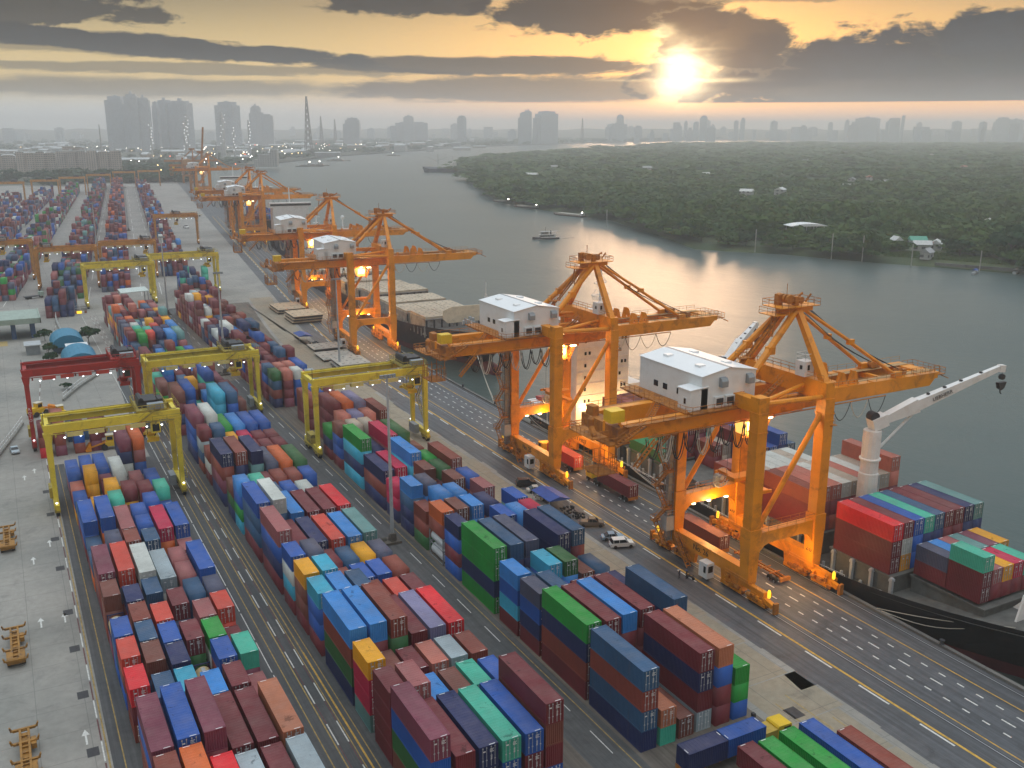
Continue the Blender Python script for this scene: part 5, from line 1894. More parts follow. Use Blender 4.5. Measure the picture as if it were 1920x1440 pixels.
# mooring lines to the quay
for k, (pa, pb) in enumerate((((120.6, 98.2, .5), (126.6, 78.2, 5.2)), ((120.6, 97.2, .5), (126.2, 80.4, 4.6)))):
    pts = [Vector(pa).lerp(Vector(pb), i / 10) - Vector((0, 0, (.5 + 1.2 * k) * math.sin(math.pi * i / 10))) for i in range(11)]
    tag(MB().path(pts, .07, 5).build('mooring_line', M_CABLEW), ('taut' if k == 0 else 'slack') + ' mooring line from the quay edge to the bow of the black ship', 'rope')
for k, (pa, pb) in enumerate((((120.7, 236, .5), (136.5, 282, 6.0)), ((120.7, 237, .5), (137.6, 284, 6.0)), ((121.2, 206, .5), (122.6, 222, 1.8)))):
    pts = [Vector(pa).lerp(Vector(pb), i / 10) - Vector((0, 0, .9 * math.sin(math.pi * i / 10))) for i in range(11)]
    tag(MB().path(pts, .08, 5).build('mooring_line', M_CABLEW), ('mooring line from the quay to the purple-black bow, lower of two', 'mooring line from the quay to the purple-black bow, upper of two', 'mooring line at the stern of the black ship')[k], 'rope')

# --- the ship with open hatch covers
ship2 = empty('container_ship', (137.0, 0, 0), -.03, 'purple-black ship with a red bulb and empty pale hatch covers', 'ship')
st2 = hull(ship2, 279, 506, 14.2, 4.6, 11.4, M_HULLP, True, .38)
edge_rail(ship2, st2, 9, 24, M_DECKG)
edge_rail(ship2, st2, 9, 24, M_DECKG, 1)
b = MB()
b.prism([(-8.5, 10), (8.5, 10), (10.2, 11.6), (10.2, 14.6), (6.8, 15.8), (-6.8, 15.8), (-10.2, 14.6), (-10.2, 11.6)], 'y', 306, 306.4)
b.build('breakwater', mat('cream_ship_paint', (.72, .60, .44), .55, dirt=(.4, .3, .2), dirt_amt=.3), ship2)
b = MB()
b.tube((0, 292, 10), (0, 292, 22), .42, 8).tube((0, 292, 22), (0, 292, 26), .15, 6).cbox(0, 292, 16.4, 2.6, 1.6, .3).cbox(0, 292, 21, 1.4, .3, .2)
b.build('foremast', M_SHIPW, ship2)
b = MB()
pr = random.Random(4)
for q in range(26):
    x, y = pr.uniform(-6.5, 6.5), pr.uniform(288, 304)
    b.cbox(x, y, 11.2 + pr.random(), pr.uniform(.3, 1.2), pr.uniform(.3, 1.2), pr.uniform(.8, 2.2))
b.build('windlass', M_LGREY, ship2)
for i in range(8):
    y0 = 318 + i * 20
    top = 8.4 if i % 3 else 9.4
    b = MB()
    b.box(-12.4, 12.4, y0, y0 + 15.5, 3.4, top)
    for q in range(9):
        b.box(-12.2 + q * 3, -11.7 + q * 3, y0 - .35, y0, 4, top - .3, 1)
    b.box(-12.6, 12.6, y0 - .5, y0 + 16, top, top + .25)
    hc = b.build('hatch_coaming', [M_HATCHG, M_DARK], ship2)
    for q in range(3):
        c = MB()
        c.box(-12.3 + q * 8.3, -4.3 + q * 8.3, y0, y0 + 15.4, top + .25, top + 1.0)
        for a in range(3):
            for d_ in range(4):
                c.cbox(-11 + q * 8.3 + a * 2.6, y0 + 1.8 + d_ * 3.9, top + 1.02, .5, .35, .06, 1)
        c.build('hatch_cover', [M_HATCH, M_DARK], hc)
b = MB()
for i in range(46):
    y = 316 + i * 3.6
    for sx in (-1, 1):
        b.box(sx * 13.4 - .2, sx * 13.4 + .2, y, y + .3, 3.4, 6.2 + (i % 4 == 0))
b.build('deck_stanchion', M_HATCHG, ship2)
ship_box(144.5, 312, 9.6, 6.058, 2.591, 'C', 'lone crimson container by the breakwater on the ship with pale hatch covers', False)
b = MB()
b.box(-12.6, 12.6, 482, 494, 3.6, 23)
b.box(-15, 15, 482, 489, 23, 26.2)
sb = b.build('accommodation_block', M_SHIPW, ship2)
b = MB()
b.box(-14.6, 14.6, 481.86, 482, 24.2, 25.6)
for i in range(6):
    for q in range(8):
        b.box(-11 + q * 3, -10.4 + q * 3, 481.9, 482, 6 + i * 2.9, 6.9 + i * 2.9)
b.build('window', M_GLASS, sb)
b = MB()
b.tube((-6, 486, 26), (-6, 486, 38), .4, 8).cbox(-6, 486, 33, 4, .3, .3).cbox(-6, 486, 30, 3, 2, .3).cbox(-6, 486, 36, 2.4, .3, .3)
b.tube((8, 486, 26), (8, 486, 31), .3, 8).lathe([(0.1, 31), (.9, 31.4), (1.1, 32.2), (.8, 33), (.1, 33.3)], 8, 486, 10)
b.build('signal_mast', M_WHITE, sb)
MB().box(-5, 5, 496, 503, 4, 27).build('funnel_casing', M_HULLN, ship2)

# --- ships farther along the bend, mostly behind cranes
for (y0, y1, off, mt, lab, cols) in ((530, 690, 16.2, M_HULLN, 'navy-hulled ship with white letters behind the third and fourth cranes', 'mNmpSbm'), (712, 880, 15.4, M_HULLB, 'dark ship with white accommodation berthed by the pair of white machinery houses', 'mbNmSl'), (905, 1080, 15.4, M_HULLN, 'farthest berthed ship, a white block near its stern', 'mNbmw')):
    ym = (y0 + y1) / 2
    s = empty('container_ship', (120.9 + bend(ym) + off, ym, 0), -math.atan(.125), lab, 'ship', 'ships berthed beyond the first two')
    hl = (y1 - y0) / 2
    s3 = hull(s, -hl, hl, 13, 6.5, 11.5, mt, False)
    if y0 == 530:
        l_ = lettering('R C', 3.4, M_TXTW, s, (-11.9, -hl + 42, 2.2), (R(90), 0, R(-90)))
    b = MB()
    b.box(-12, 12, hl - 36, hl - 22, 5, 25).box(-14, 14, hl - 36, hl - 30, 25, 28)
    a_ = b.build('accommodation_block', M_SHIPW, s)
    MB().box(-13.6, 13.6, hl - 36.1, hl - 36, 26, 27.4).build('window', M_GLASS, a_)
    MB().tube((0, hl - 31, 28), (0, hl - 31, 38), .4, 6).build('signal_mast', M_WHITE, a_)
    pr = random.Random(y0)
    its = []
    for q in range(5):
        for r_ in range(9):
            for tt in range(pr.choice((1, 2, 2, 3))):
                its.append((-11.2 + r_ * 2.5, -hl + 42 + q * 14.5, 6.4 + tt * 2.6, 12.19, 2.6, pr.choice(cols), 0))
    o = plain_boxes('deck_cargo', its)
    o.parent = s

# ------------------------------------------------------------ vehicles
def wheel(b, x, y, r, w, mi=0, n=12):
    b.tube((x - w / 2, y, r), (x + w / 2, y, r), r, n, mi)


def make_car(kind, paint):
    """origin on the ground, nose towards -y"""
    t = empty('parked_car')
    L, W, Hh = {'sedan': (4.4, 1.75, 1.42), 'suv': (4.7, 1.85, 1.78), 'pickup': (5.1, 1.82, 1.74)}[kind]
    l2, w2 = L / 2, W / 2
    sh = .62 * Hh if kind != 'sedan' else .60 * Hh
    b = MB()
    prof = [(-l2, .35), (-l2, .58), (-l2 + .25, sh - .12), (-l2 + 1.15, sh), (l2 - .5, sh), (l2 - .05, sh - .1), (l2, .55), (l2, .35)]
    b.prism(prof, 'x', -w2, w2)
    b.prism([(y, z + .02) for y, z in prof[1:-1]], 'x', -w2 + .08, w2 - .08)
    b.build('body', paint, t)
    g = MB()
    y0, y1, y2, y3 = {'sedan': (-l2 + 1.25, -l2 + 1.95, l2 - 1.35, l2 - .55), 'suv': (-l2 + 1.2, -l2 + 1.9, l2 - .45, l2 - .1), 'pickup': (-l2 + 1.2, -l2 + 1.85, .55, .8)}[kind]
    i = .14
    g.hexa([(-w2 + .05, y0, sh), (w2 - .05, y0, sh), (w2 - .05, y3, sh), (-w2 + .05, y3, sh), (-w2 + i, y1, Hh - .08), (w2 - i, y1, Hh - .08), (w2 - i, y2, Hh - .08), (-w2 + i, y2, Hh - .08)])
    g.build('window', M_GLASS, t)
    r = MB()
    r.box(-w2 + i - .02, w2 - i + .02, y1 - .05, y2 + .05, Hh - .09, Hh)
    for yy in (y1 + .02, (y1 + y2) / 2, y2 - .05):
        for s in (-1, 1):
            r.beam((s * (w2 - i * 1.0), yy, Hh - .06), (s * (w2 - .055), yy + (.0 if yy != y1 + .02 else -.55), sh), .07, .07)
    r.build('roof', paint, t)
    if kind == 'pickup':
        b = MB()
        b.box(-w2 + .1, w2 - .1, .9, l2 - .08, sh - .38, sh + .015)
        b.build('load_bed', M_DARK, t)
    for s in (-1, 1):
        for yy in (-l2 + .85, l2 - .85):
            b = MB()
            wheel(b, s * (w2 - .1), yy, .34, .24)
            wheel(b, s * (w2 - .02), yy, .34, .05, 1, 8)
            b.v = [(x, y, z if z < 9 else z) for x, y, z in b.v]
            b.build('wheel', [M_BLACK, M_BLACK], t)
        b = MB()
        b.box(s * (w2 - .35) - .2, s * (w2 - .35) + .2, -l2 - .02, -l2 + .06, .55, .72)
        b.build('headlight', M_LGREY, t)
        MB().box(s * (w2 - .2) - .14, s * (w2 - .2) + .14, l2 - .05, l2 + .02, .6, .85).build('tail_light', mat('red_lens', (.3, .01, .01), .3), t)
    return t


P_ = lambda n, c: mat(n + '_car_paint', c, .25, var=.02)
for kind, nm, c, x, y, rz, lab in (
        ('suv', 'black', (.015, .015, .018), 97.4, 175.6, 1.25, 'black car parked at the kerb beyond the pale sedan'),
        ('sedan', 'pale_silver', (.5, .48, .42), 97.6, 171.4, 1.3, 'pale silver sedan parked beside the black car'),
        ('pickup', 'cream', (.62, .58, .5), 97.6, 167.2, 1.9, 'cream pickup half hidden behind the crimson container'),
        ('pickup', 'bronze', (.16, .13, .10), 98.2, 150.0, 1.05, 'bronze pickup parked by the navy containers'),
        ('sedan', 'light_blue', (.26, .36, .46), 98.2, 142.6, 1.2, 'light blue car half hidden by the white estate'),
        ('suv', 'white', (.78, .77, .74), 97.9, 138.9, 1.25, 'white off-road car standing on the apron beside the light blue one'),
        ('sedan', 'sky', (.42, .5, .54), -2.4, 254.8, .1, 'pale blue car driving along the curved wall inland'),
        ('suv', 'white', (.78, .77, .74), 22.6, 466, 1.5, 'white car parked behind the teal-roofed sheds'),
        ('pickup', 'white', (.78, .77, .74), 116.5, 640, 1.5, 'white pickup on the quay road beyond the farther yellow gantry'),
        ('pickup', 'white', (.78, .77, .74), 134, 802, .1, 'distant white lorry on the quay road near the flatbeds')):
    t = make_car(kind, P_(nm, c))
    t.location = (x, y, .02)
    t.rotation_euler = (0, 0, rz + math.pi / 2 * 0)
    if x > 110 :
        t.scale = (1.5, 1.5, 1.5)
    tag(t, lab, 'car', 'cars around the terminal')


def make_truck(x, y, rz, label, code, cab=True, L=12.192):
    """a tractor with a skeletal trailer, heading +y; the container on it is a thing of its own"""
    t = empty('container_truck', (x, y, .02), rz, label, 'truck', 'trucks carrying containers')
    b = MB()
    l2 = L / 2
    for s in (-.45, .45):
        b.beam((s, -l2, 1.15), (s, l2 + .6, 1.15), .16, .3)
    for q in range(6):
        b.beam((-1.2, -l2 + .3 + q * (L - .6) / 5, 1.28), (1.2, -l2 + .3 + q * (L - .6) / 5, 1.28), .16, .14)
    b.box(-1.2, 1.2, -l2 - .1, -l2 + .1, .7, 1.3)
    b.build('trailer', M_CRANE_DK, t)
    for yy in (-l2 + 1.5, -l2 + 2.8, l2 - .2, l2 + 1.0, l2 + 4.0):
        if not cab and yy > 0:
            continue
        for s in (-1, 1):
            w = MB()
            wheel(w, s * .95, yy, .5, .5)
            wheel(w, s * 1.19, yy, .22, .06, 1, 8)
            w.build('wheel', [M_BLACK, M_LGREY], t)
    if cab:
        b = MB()
        b.box(-.5, .5, l2 - .8, l2 + 4.6, .75, 1.1)
        b.build('chassis', M_DARK, t)
        b = MB()
        b.prism([(l2 + 2.2, 1.0), (l2 + 4.7, 1.0), (l2 + 4.75, 1.9), (l2 + 4.45, 3.0), (l2 + 2.4, 3.1), (l2 + 2.2, 2.9)], 'x', -1.15, 1.15)
        cb = b.build('cab', M_YELLOW, t)
        w = MB()
        w.prism([(l2 + 4.76, 2.0), (l2 + 4.79, 2.0), (l2 + 4.5, 2.95), (l2 + 4.47, 2.95)], 'x', -1.0, 1.0)
        w.box(-1.17, -1.15, l2 + 3.2, l2 + 4.3, 2.0, 2.75).box(1.15, 1.17, l2 + 3.2, l2 + 4.3, 2.0, 2.75)
        w.build('window', M_GLASS, cb)
        for s in (-1, 1):
            MB().box(s * .85 - .2, s * .85 + .2, l2 + 4.7, l2 + 4.8, 1.15, 1.4).build('headlight', M_WARN, t)
    else:
        MB().box(-.9, -.7, l2 - 2, l2 - 1.8, .05, 1.1).box(.7, .9, l2 - 2, l2 - 1.8, .05, 1.1).build('landing_leg', M_DARK, t)
    return t


for x, y, code, lab, clab in ((111.9, 183.2, 'c', 'truck under the crane numbered 25 carrying a vivid red container', 'vivid red container on the truck passing under the crane numbered 25'),
                              (112.4, 162.0, 'm', 'yellow-cabbed truck with a maroon container on the open quay road', 'maroon container on the yellow-cabbed truck between the two big cranes'),
                              (112.2, 132.6, 'B', 'truck under the crane numbered 26 carrying a dark brown container', 'dark brown container on the truck under the crane numbered 26')):
    make_truck(x, y, .0, lab, code)
    make_box(x, y, 1.38, 12.192, 2.591, code, clab, 'containers on trailers')
make_truck(114.0, 118.5, 0, 'empty rusty flatbed trailer behind the dark brown container', None, False)
for i, (xa, xb, y1, code, rz, lab) in enumerate(((72.3, 74.9, 77.0, 'm', 0, 'dusty maroon container on a trailer at the corner of the apron'), (75.2, 77.8, 76.6, 'g', 0, 'green container on a trailer beside the dusty maroon one'),
                                                 (78.9, 81.6, 76.9, 'g', 0, 'green container on a trailer beside the blue one at the apron corner'), (82.4, 85.0, 77.0, 'b', 0, 'blue container on a trailer between a green and a rusty one'),
                                                 (85.5, 88.0, 73.6, 'r', 0, 'rust red container on the trailer farthest out on the apron'))):
    xm, ym = (xa + xb) / 2, y1 - 6.1
    make_truck(xm, ym, rz, 'parked trailer under the ' + ('dusty maroon', 'first green', 'second green', 'blue', 'rust red')[i] + ' container at the apron corner', None, False)
    make_box(xm, ym, 1.38, 12.192, 2.591, code, lab, 'containers on trailers')
make_truck(72.2, 79.6, R(-90), 'trailer standing crosswise under two blue containers', None, True)
for i, xm in enumerate((69.1, 75.3)):
    make_box(xm, 79.6, 1.38, 6.058, 2.591, 'b' if i else 'N', 'blue short container at the cab end of the crosswise trailer' if i else 'dark blue short container at the tail of the crosswise trailer', 'containers on trailers', rz=R(90))


def make_chassis(x, y, lab, rz=0.):
    """yellow-brown skeletal yard trailer"""
    t = empty('yard_trailer', (x, y, .02), rz, lab, 'trailer', 'yellow trailers parked inland')
    P = mat('ochre_trailer_paint', (.33, .155, .02), .6, var=.3, dirt=(.05, .03, .02), dirt_amt=.85, dirt_scale=1.2)
    b = MB()
    for s in (-.5, .5):
        b.beam((s, -5.6, 1.2), (s, 5.6, 1.2), .28, .45)
    for q in range(9):
        b.beam((-.6, -5.2 + q * 1.3, 1.22), (.6, -5.2 + q * 1.3, 1.22), .2, .2)
    for yy in (-5.4, -2.0, 2.2, 5.4):
        b.beam((-1.35, yy, 1.3), (1.35, yy, 1.3), .35, .3)
        for s in (-1, 1):
            b.prism([(s * 1.2, 1.3), (s * 1.6, 1.3), (s * 1.75, 1.9), (s * 1.6, 1.9), (s * 1.4, 1.45)], 'y', yy - .2, yy + .2)
    b.build('frame', P, t)
    b = MB()
    b.box(-1.25, -.65, -4.8, -2.4, .5, 1.35).box(.65, 1.25, -4.8, -2.4, .5, 1.35)
    b.box(.7, 1.3, 1.4, 3.2, .6, 1.3)
    b.box(-1.2, 1.2, -5.3, -4.9, .6, 1.5).box(-.45, .45, -4.6, 4.8, 1.02, 1.1)
    b.build('mudguard', P, t)
    for yy in (-4.4, -3.0):
        for s in (-1, 1):
            w = MB()
            wheel(w, s * .95, yy, .5, .55)
            w.build('wheel', M_BLACK, t)
    MB().beam((-.6, 3.4, 0), (-.6, 3.4, 1.1), .18).beam((.6, 3.4, 0), (.6, 3.4, 1.1), .18).build('landing_leg', M_DARK, t)


for x, y, lab in ((-5.2, 196, 'yellow trailer parked beside the road, uppermost of three'), (-5.0, 151, 'yellow trailer parked beside the road, middle of three'), (-4.6, 121, 'yellow trailer parked beside the road, lowest of three')):
    make_chassis(x, y, lab)

# yellow machines by the red gantry
def make_loader(x, y, rz, lab):
    t = empty('wheel_loader', (x, y, .02), rz, lab, 'loader', 'yellow machines by the red gantry')
    b = MB()
    b.box(-1.2, 1.2, -2.8, 1.0, .9, 2.0).box(-1.0, 1.0, -3.2, -1.2, 1.2, 2.5)
    b.build('body', M_YELLOW, t)
    b = MB()
    b.box(-.8, .8, -1.0, .7, 2.0, 3.6)
    cb = b.build('cab', M_YELLOW, t)
    MB().box(-.83, .83, -.8, .5, 2.4, 3.3).build('window', M_GLASS, cb)
    MB().box(-.95, .95, -1.15, .85, 3.6, 3.72).build('roof', mat('cream_roof', (.62, .56, .42), .6), t)
    b = MB()
    for s in (-.7, .7):
        b.beam((s, .6, 2.0), (s, 4.4, 1.0), .3, .4)
    b.prism([(4.2, .2), (5.4, .1), (5.6, .5), (4.6, 1.9), (4.2, 1.6)], 'x', -1.5, 1.5)
    b.build('boom', M_CRANE, t)
    for yy in (-2.0, 1.2):
        for s in (-1, 1):
            w = MB(); wheel(w, s * 1.25, yy, .75, .55); w.build('wheel', M_BLACK, t)


make_loader(9.6, 281, .2, 'yellow wheel loader with a cream roof beside the low white railing')
make_loader(4.6, 287, -.9, 'rusty orange loader working behind the leg of the red gantry')
make_loader(18.6, 247, 1.5, 'yellow loader parked behind the stacks under the inland gantry')
t = empty('flatbed_truck', (12.2, 497, .02), -1.2, 'dark flatbed lorry with a pale cab on the open yard inland', 'truck')
MB().box(-1.2, 1.2, -4.4, 2.2, .9, 1.3).build('load_bed', M_DARK, t)
cb = MB().box(-1.15, 1.15, 2.4, 4.3, .8, 2.9).build('cab', mat('pale_green_cab', (.42, .52, .44), .5), t)
MB().box(-1.0, 1.0, 4.3, 4.33, 1.8, 2.7).build('window', M_GLASS, cb)
for yy in (-3.2, -2, 3.2):
    for s in (-1, 1):
        w = MB(); wheel(w, s * 1.0, yy, .5, .45); w.build('wheel', M_BLACK, t)
for i, (x, y) in enumerate(((157, 905), (157, 922), (158, 939))):
    t = empty('flatbed_trailer', (x, y, .02), R(80), ('first', 'second', 'third')[i] + ' of three pale flatbeds parked in echelon by the distant cranes', 'trailer', 'flatbeds by the distant cranes')
    MB().box(-1.5, 1.5, -9, 9, 1.2, 1.9).build('load_bed', mat('cream_flatbed', (.6, .5, .36), .7), t)
    for yy in (-7, -5, 6):
        for s in (-1, 1):
            w = MB(); wheel(w, s * 1.2, yy, .6, .5); w.build('wheel', M_BLACK, t)


# ------------------------------------------------------------ light masts, canopies, sheds, fences, people
def make_mast(h):
    t = empty('light_mast')
    b = MB()
    b.tube((0, 0, 0), (0, 0, h), .42, 8, r1=.2)
    b.build('pole', M_LGREY, t)
    b = MB()
    b.box(-1.9, 1.3, -1.5, 1.5, 0, .5)
    b.lathe([(.9, .5), (.8, 1.5), (.6, 1.7)], 0, 0, 8)
    b.box(-.7, .4, -1.1, -.6, .5, 2.1)
    b.tube((-2.5, .3, .6), (-1.2, .3, .6), .5, 8)
    b.build('base', mat('muddy_concrete', (.12, .105, .085), .85, dirt=(.04, .04, .035), dirt_amt=.6), t)
    b = MB()
    b.box(-1.3, 1.3, -.2, .2, h - .1, h + .1)
    for q in (-1.2, -.4, .4, 1.2):
        b.box(q - .3, q + .3, -.55, -.15, h - .35, h + .3)
    b.build('lamp_head', M_GREY, t)
    return t


proto = make_mast(33)
for i, (x, y, s, lab) in enumerate(((60.2, 161.5, 1., 'tall light mast on the lane between the middle and quayside blocks, the one in front'), (60.0, 309, 1., 'tall light mast on the dusty lane behind the second gantry'),
                                    (60.6, 425, 1., 'tall light mast at the inland edge of the rear quayside block'), (95.4, 300, .9, 'thin light mast rising in front of the pale hatch covers'),
                                    (53.6, 640, 1., 'light mast in the far yard, the lower of two along one lane'), (76, 790, 1., 'light mast in the far yard, the upper of two along one lane'), (91, 800, 1.0, 'light mast by the end of the far block nearest the cranes'))):
    m = proto if i == 0 else copy_tree(proto)
    m.location = (x, y, .02)
    m.scale = (1, 1, s)
    tag(m, lab, 'light mast', 'light masts along the lanes')

# ship hatch covers laid out on the apron
HC = mat('pale_cover_panel', (.42, .40, .35), .8, var=.15, vscale=.6, dirt=(.2, .19, .16), dirt_amt=.5)
HCT = mat('tan_cover_panel', (.52, .40, .27), .8, var=.12, vscale=.6, dirt=(.24, .18, .12), dirt_amt=.5)
for i, (x, y, L, W, n, tan, lab) in enumerate(((97.2, 331, 11.0, 9.5, 1, 0, 'pale hatch cover on the apron beside a blue awning'), (97.0, 315.5, 11.8, 12.5, 1, 0, 'pale hatch cover on the apron, middle of the three grey ones'), (97.8, 300.5, 10.4, 12, 2, 0, 'pale hatch cover stacked two high at the near edge of the apron row'),
                                              (99.6, 386, 12.5, 15, 3, 1, 'tan hatch covers piled three high by the third crane'), (96.6, 411, 12.0, 17, 2, 1, 'tan hatch cover on the apron where the road begins to bend'))):
    for q in range(n):
        t = empty('hatch_cover', (x + .25 * q + bend(y), y - .3 * q, .02 + q * 1.15), -.02, lab if q == n - 1 else ('lowest' if q == 0 else 'middle') + ' hatch cover in the pile under ' + ('the pale one' if not tan else ('the tan ones by the third crane' if i == 3 else 'the tan one at the bend')), 'hatch cover', 'hatch covers on the apron')
        b = MB()
        b.box(-L / 2, L / 2, -W / 2, W / 2, .75, 1.0)
        b.build('panel', HCT if tan else HC, t)
        b = MB()
        b.box(-L / 2 + .4, L / 2 - .4, -W / 2 + .4, W / 2 - .4, .1, .72)
        b.build('coaming', M_PATCH, t)
        b = MB()
        for a in range(4):
            for d_ in range(3):
                b.cbox(-L / 2 + 1.5 + a * (L - 3) / 3, -W / 2 + 2 + d_ * (W - 4) / 2, 1.01, .7, .5, .05)
        b.build('lashing_point', M_DARK, t)

BLUE = mat('blue_tarpaulin', (.02, .07, .30), .6, var=.2, vscale=.8)
for x, y, lx, ly, lab in ((96.2, 162.8, 5.2, 7.6, 'blue awning on posts beside the parked cars'), (96.4, 346, 5.2, 8, 'blue awning beside the pale hatch covers')):
    t = empty('awning', (x, y, .02), 0, lab, 'awning', 'blue awnings on the apron')
    b = MB()
    b.hexa([(-lx / 2, -ly / 2, 2.7), (lx / 2, -ly / 2, 2.4), (lx / 2, ly / 2, 2.4), (-lx / 2, ly / 2, 2.7), (-lx / 2, -ly / 2, 2.78), (lx / 2, -ly / 2, 2.48), (lx / 2, ly / 2, 2.48), (-lx / 2, ly / 2, 2.78)])
    b.prism([(-lx / 2, 2.79), (lx / 2, 2.49), (0, 3.35)], 'y', -ly / 2, ly / 2)
    b.build('canopy', BLUE, t)
    for sx in (-1, 1):
        for sy in (-1, 1):
            MB().tube((sx * (lx / 2 - .2), sy * (ly / 2 - .3), 0), (sx * (lx / 2 - .2), sy * (ly / 2 - .3), 2.5), .06, 5).build('post', M_LGREY, t)
pr = random.Random(6)
for i, (x, y) in enumerate(((97.5, 156.5), (98.4, 338))):
    b = MB()
    for q in range(34):
        b.cbox(pr.uniform(-1.6, 1.6), pr.uniform(-2.6, 2.6), pr.uniform(.1, .9), pr.uniform(.15, .6), pr.uniform(.15, .8), pr.uniform(.2, .7))
    o = b.build('scrap_heap', M_DARK, None, (x, y, .02))
    tag(o, ('dark heap of gear beside the blue awning and bronze pickup', 'dark heap of gear beside the blue awning and hatch covers')[i], 'heap', 'heaps by the awnings')
t = empty('canopy_roof', (88.4, 396, .02), 0, 'white flat shelter roof among the rear middle block stacks', 'shelter')
t.location = (47.2, 421, .02)
MB().hexa([(-5.4, -6, 12), (5.4, -6, 12.3), (5.4, 6, 12.3), (-5.4, 6, 12), (-5.4, -6, 12.25), (5.4, -6, 12.55), (5.4, 6, 12.55), (-5.4, 6, 12.25)]).build('roof', mat('pale_green_sheet', (.55, .62, .58), .5), t)
for sx in (-1, 1):
    for sy in (-1, 1):
        MB().tube((sx * 5, sy * 5.4, 0), (sx * 5, sy * 5.4, 12.1), .2, 6).build('post', M_LGREY, t)

# teal barrel-roofed sheds
TEAL = mat('teal_roof_sheet', (.012, .20, .34), .5, var=.1, vscale=.5)
for i, (x, y, lab) in enumerate(((19.6, 338, 'teal barrel-roofed shed with a white front, nearer the red gantry'), (17.8, 372, 'teal barrel-roofed shed standing behind its twin'))):
    t = empty('shed', (x, y, .02), 0, lab, 'shed', 'teal-roofed sheds')
    n = 12
    arc = [(5.4 * math.cos(math.pi * k / n), 2.4 + 4.2 * math.sin(math.pi * k / n)) for k in range(n + 1)]
    MB().prism(arc, 'y', -5.5 if i == 0 else -7, 12 if i == 0 else 8).build('roof', TEAL, t)
    MB().prism([(q * .9, z * .93) for q, z in arc] + [(-4.8, 0), (4.8, 0)], 'y', -4.6, 11 if i == 0 else 7.6).build('wall', mat('blue_shed_wall', (.04, .10, .17), .6), t)
    if i == 0:
        MB().box(-3.2, 3.2, -4.9, -4.6, 0, 3.6).build('door', M_WHITE, t)
        MB().box(-3.4, 3.6, 12.4, 18, 5.2, 5.5).build('skylight_panel', M_WHITE, t)

# toll-gate canopy
t = empty('gate_canopy', (-13, 405, .02), 0, 'long pale green gate canopy on blue piers over the traffic lanes', 'gate canopy')
b = MB()
b.box(-40, 23.6, -7, 16, 6.4, 7.6)
b.box(-40, 24, -7.4, -7, 6.0, 8.0).box(23.6, 24, -7.4, 16, 6.0, 8.0)
b.build('roof', mat('sage_roof_sheet', (.33, .41, .35), .6, var=.1, dirt=(.2, .24, .2), dirt_amt=.4), t)
for q in (-34, -22, -9.6, 2.4, 14.4, 21):
    MB().box(q - .8, q + .8, -4.5, 9, 0, 6.4).build('pier', mat('blue_pier_paint', (.03, .09, .22), .6), t)
for q in (-2.5, 8.5):
    MB().box(q - 3.4, q + 3.4, -16, -6.8, .02, .05).build('lane_pad', mat('tan_lane_pad', (.45, .33, .13), .8), t)
t = empty('gate_booth', (6.6, 372, .02), 0, 'grey gate booth with dark windows in front of the canopy', 'booth')
bo = MB().box(-2.2, 2.2, -3.4, 3.4, 0, 3.3).build('wall', M_GREY, t)
MB().box(-2.25, 2.25, -2.9, 2.9, 1.3, 2.5).build('window', M_GLASS, t)
MB().box(-2.7, 2.7, -4, 4, 3.3, 3.6).build('roof', M_LGREY, t)

# curved white railing on its low wall
def fence(pts, lab, mat_=None):
    t = empty('railing', (0, 0, .02), 0, lab, 'railing', 'white railings inland')
    w, r = MB(), MB()
    for a, b_ in zip(pts, pts[1:]):
        w.beam((*a, .35), (*b_, .35), .5, .75)
        L = math.dist(a, b_)
        k = max(1, int(L / 2.6))
        for i in range(k):
            p = Vector((*a, .7)).lerp(Vector((*b_, .7)), i / k)
            r.beam(p, p + Vector((0, 0, 1.9)), .16)
        for z in (1.4, 2.4):
            r.tube((*a, z), (*b_, z), .07, 4)
    w.build('low_wall', M_CONC, t)
    r.build('bars', M_WHITE, t)


fence([(-12, 222), (-8.6, 240), (-5.6, 254), (-2.2, 268), (.2, 279)], 'white railing on a curved low wall beside the pale blue car')
fence([(11.4, 299), (14, 306), (17.2, 314), (20.6, 321), (23.6, 327)], 'white railing on a low wall seen through the red gantry')
fence([(17.6, 402), (17.4, 430), (18.6, 447), (23, 451), (31, 452)], 'white railing round the yard of the teal-roofed sheds')
for i, (x, y) in enumerate(((18.2, 448.4), (22, 451.8))):
    pass
t = empty('barrier', (27.0, 446, .02), 0, 'orange and white striped barrier behind the teal-roofed sheds', 'barrier')
for q in range(7):
    MB().box(-3.5 + q, -2.5 + q, -.25, .25, 0, 1.0).build('block', M_WARN if q in (3, 4) else (M_WHITE if q % 2 else mat('terracotta_block', (.33, .13, .05), .8)), t)
for i, (x0, x1, y0, y1, lab) in enumerate(((23.4, 30, 400, 402, 'step of grey paving behind the teal-roofed sheds'),)):
    pass


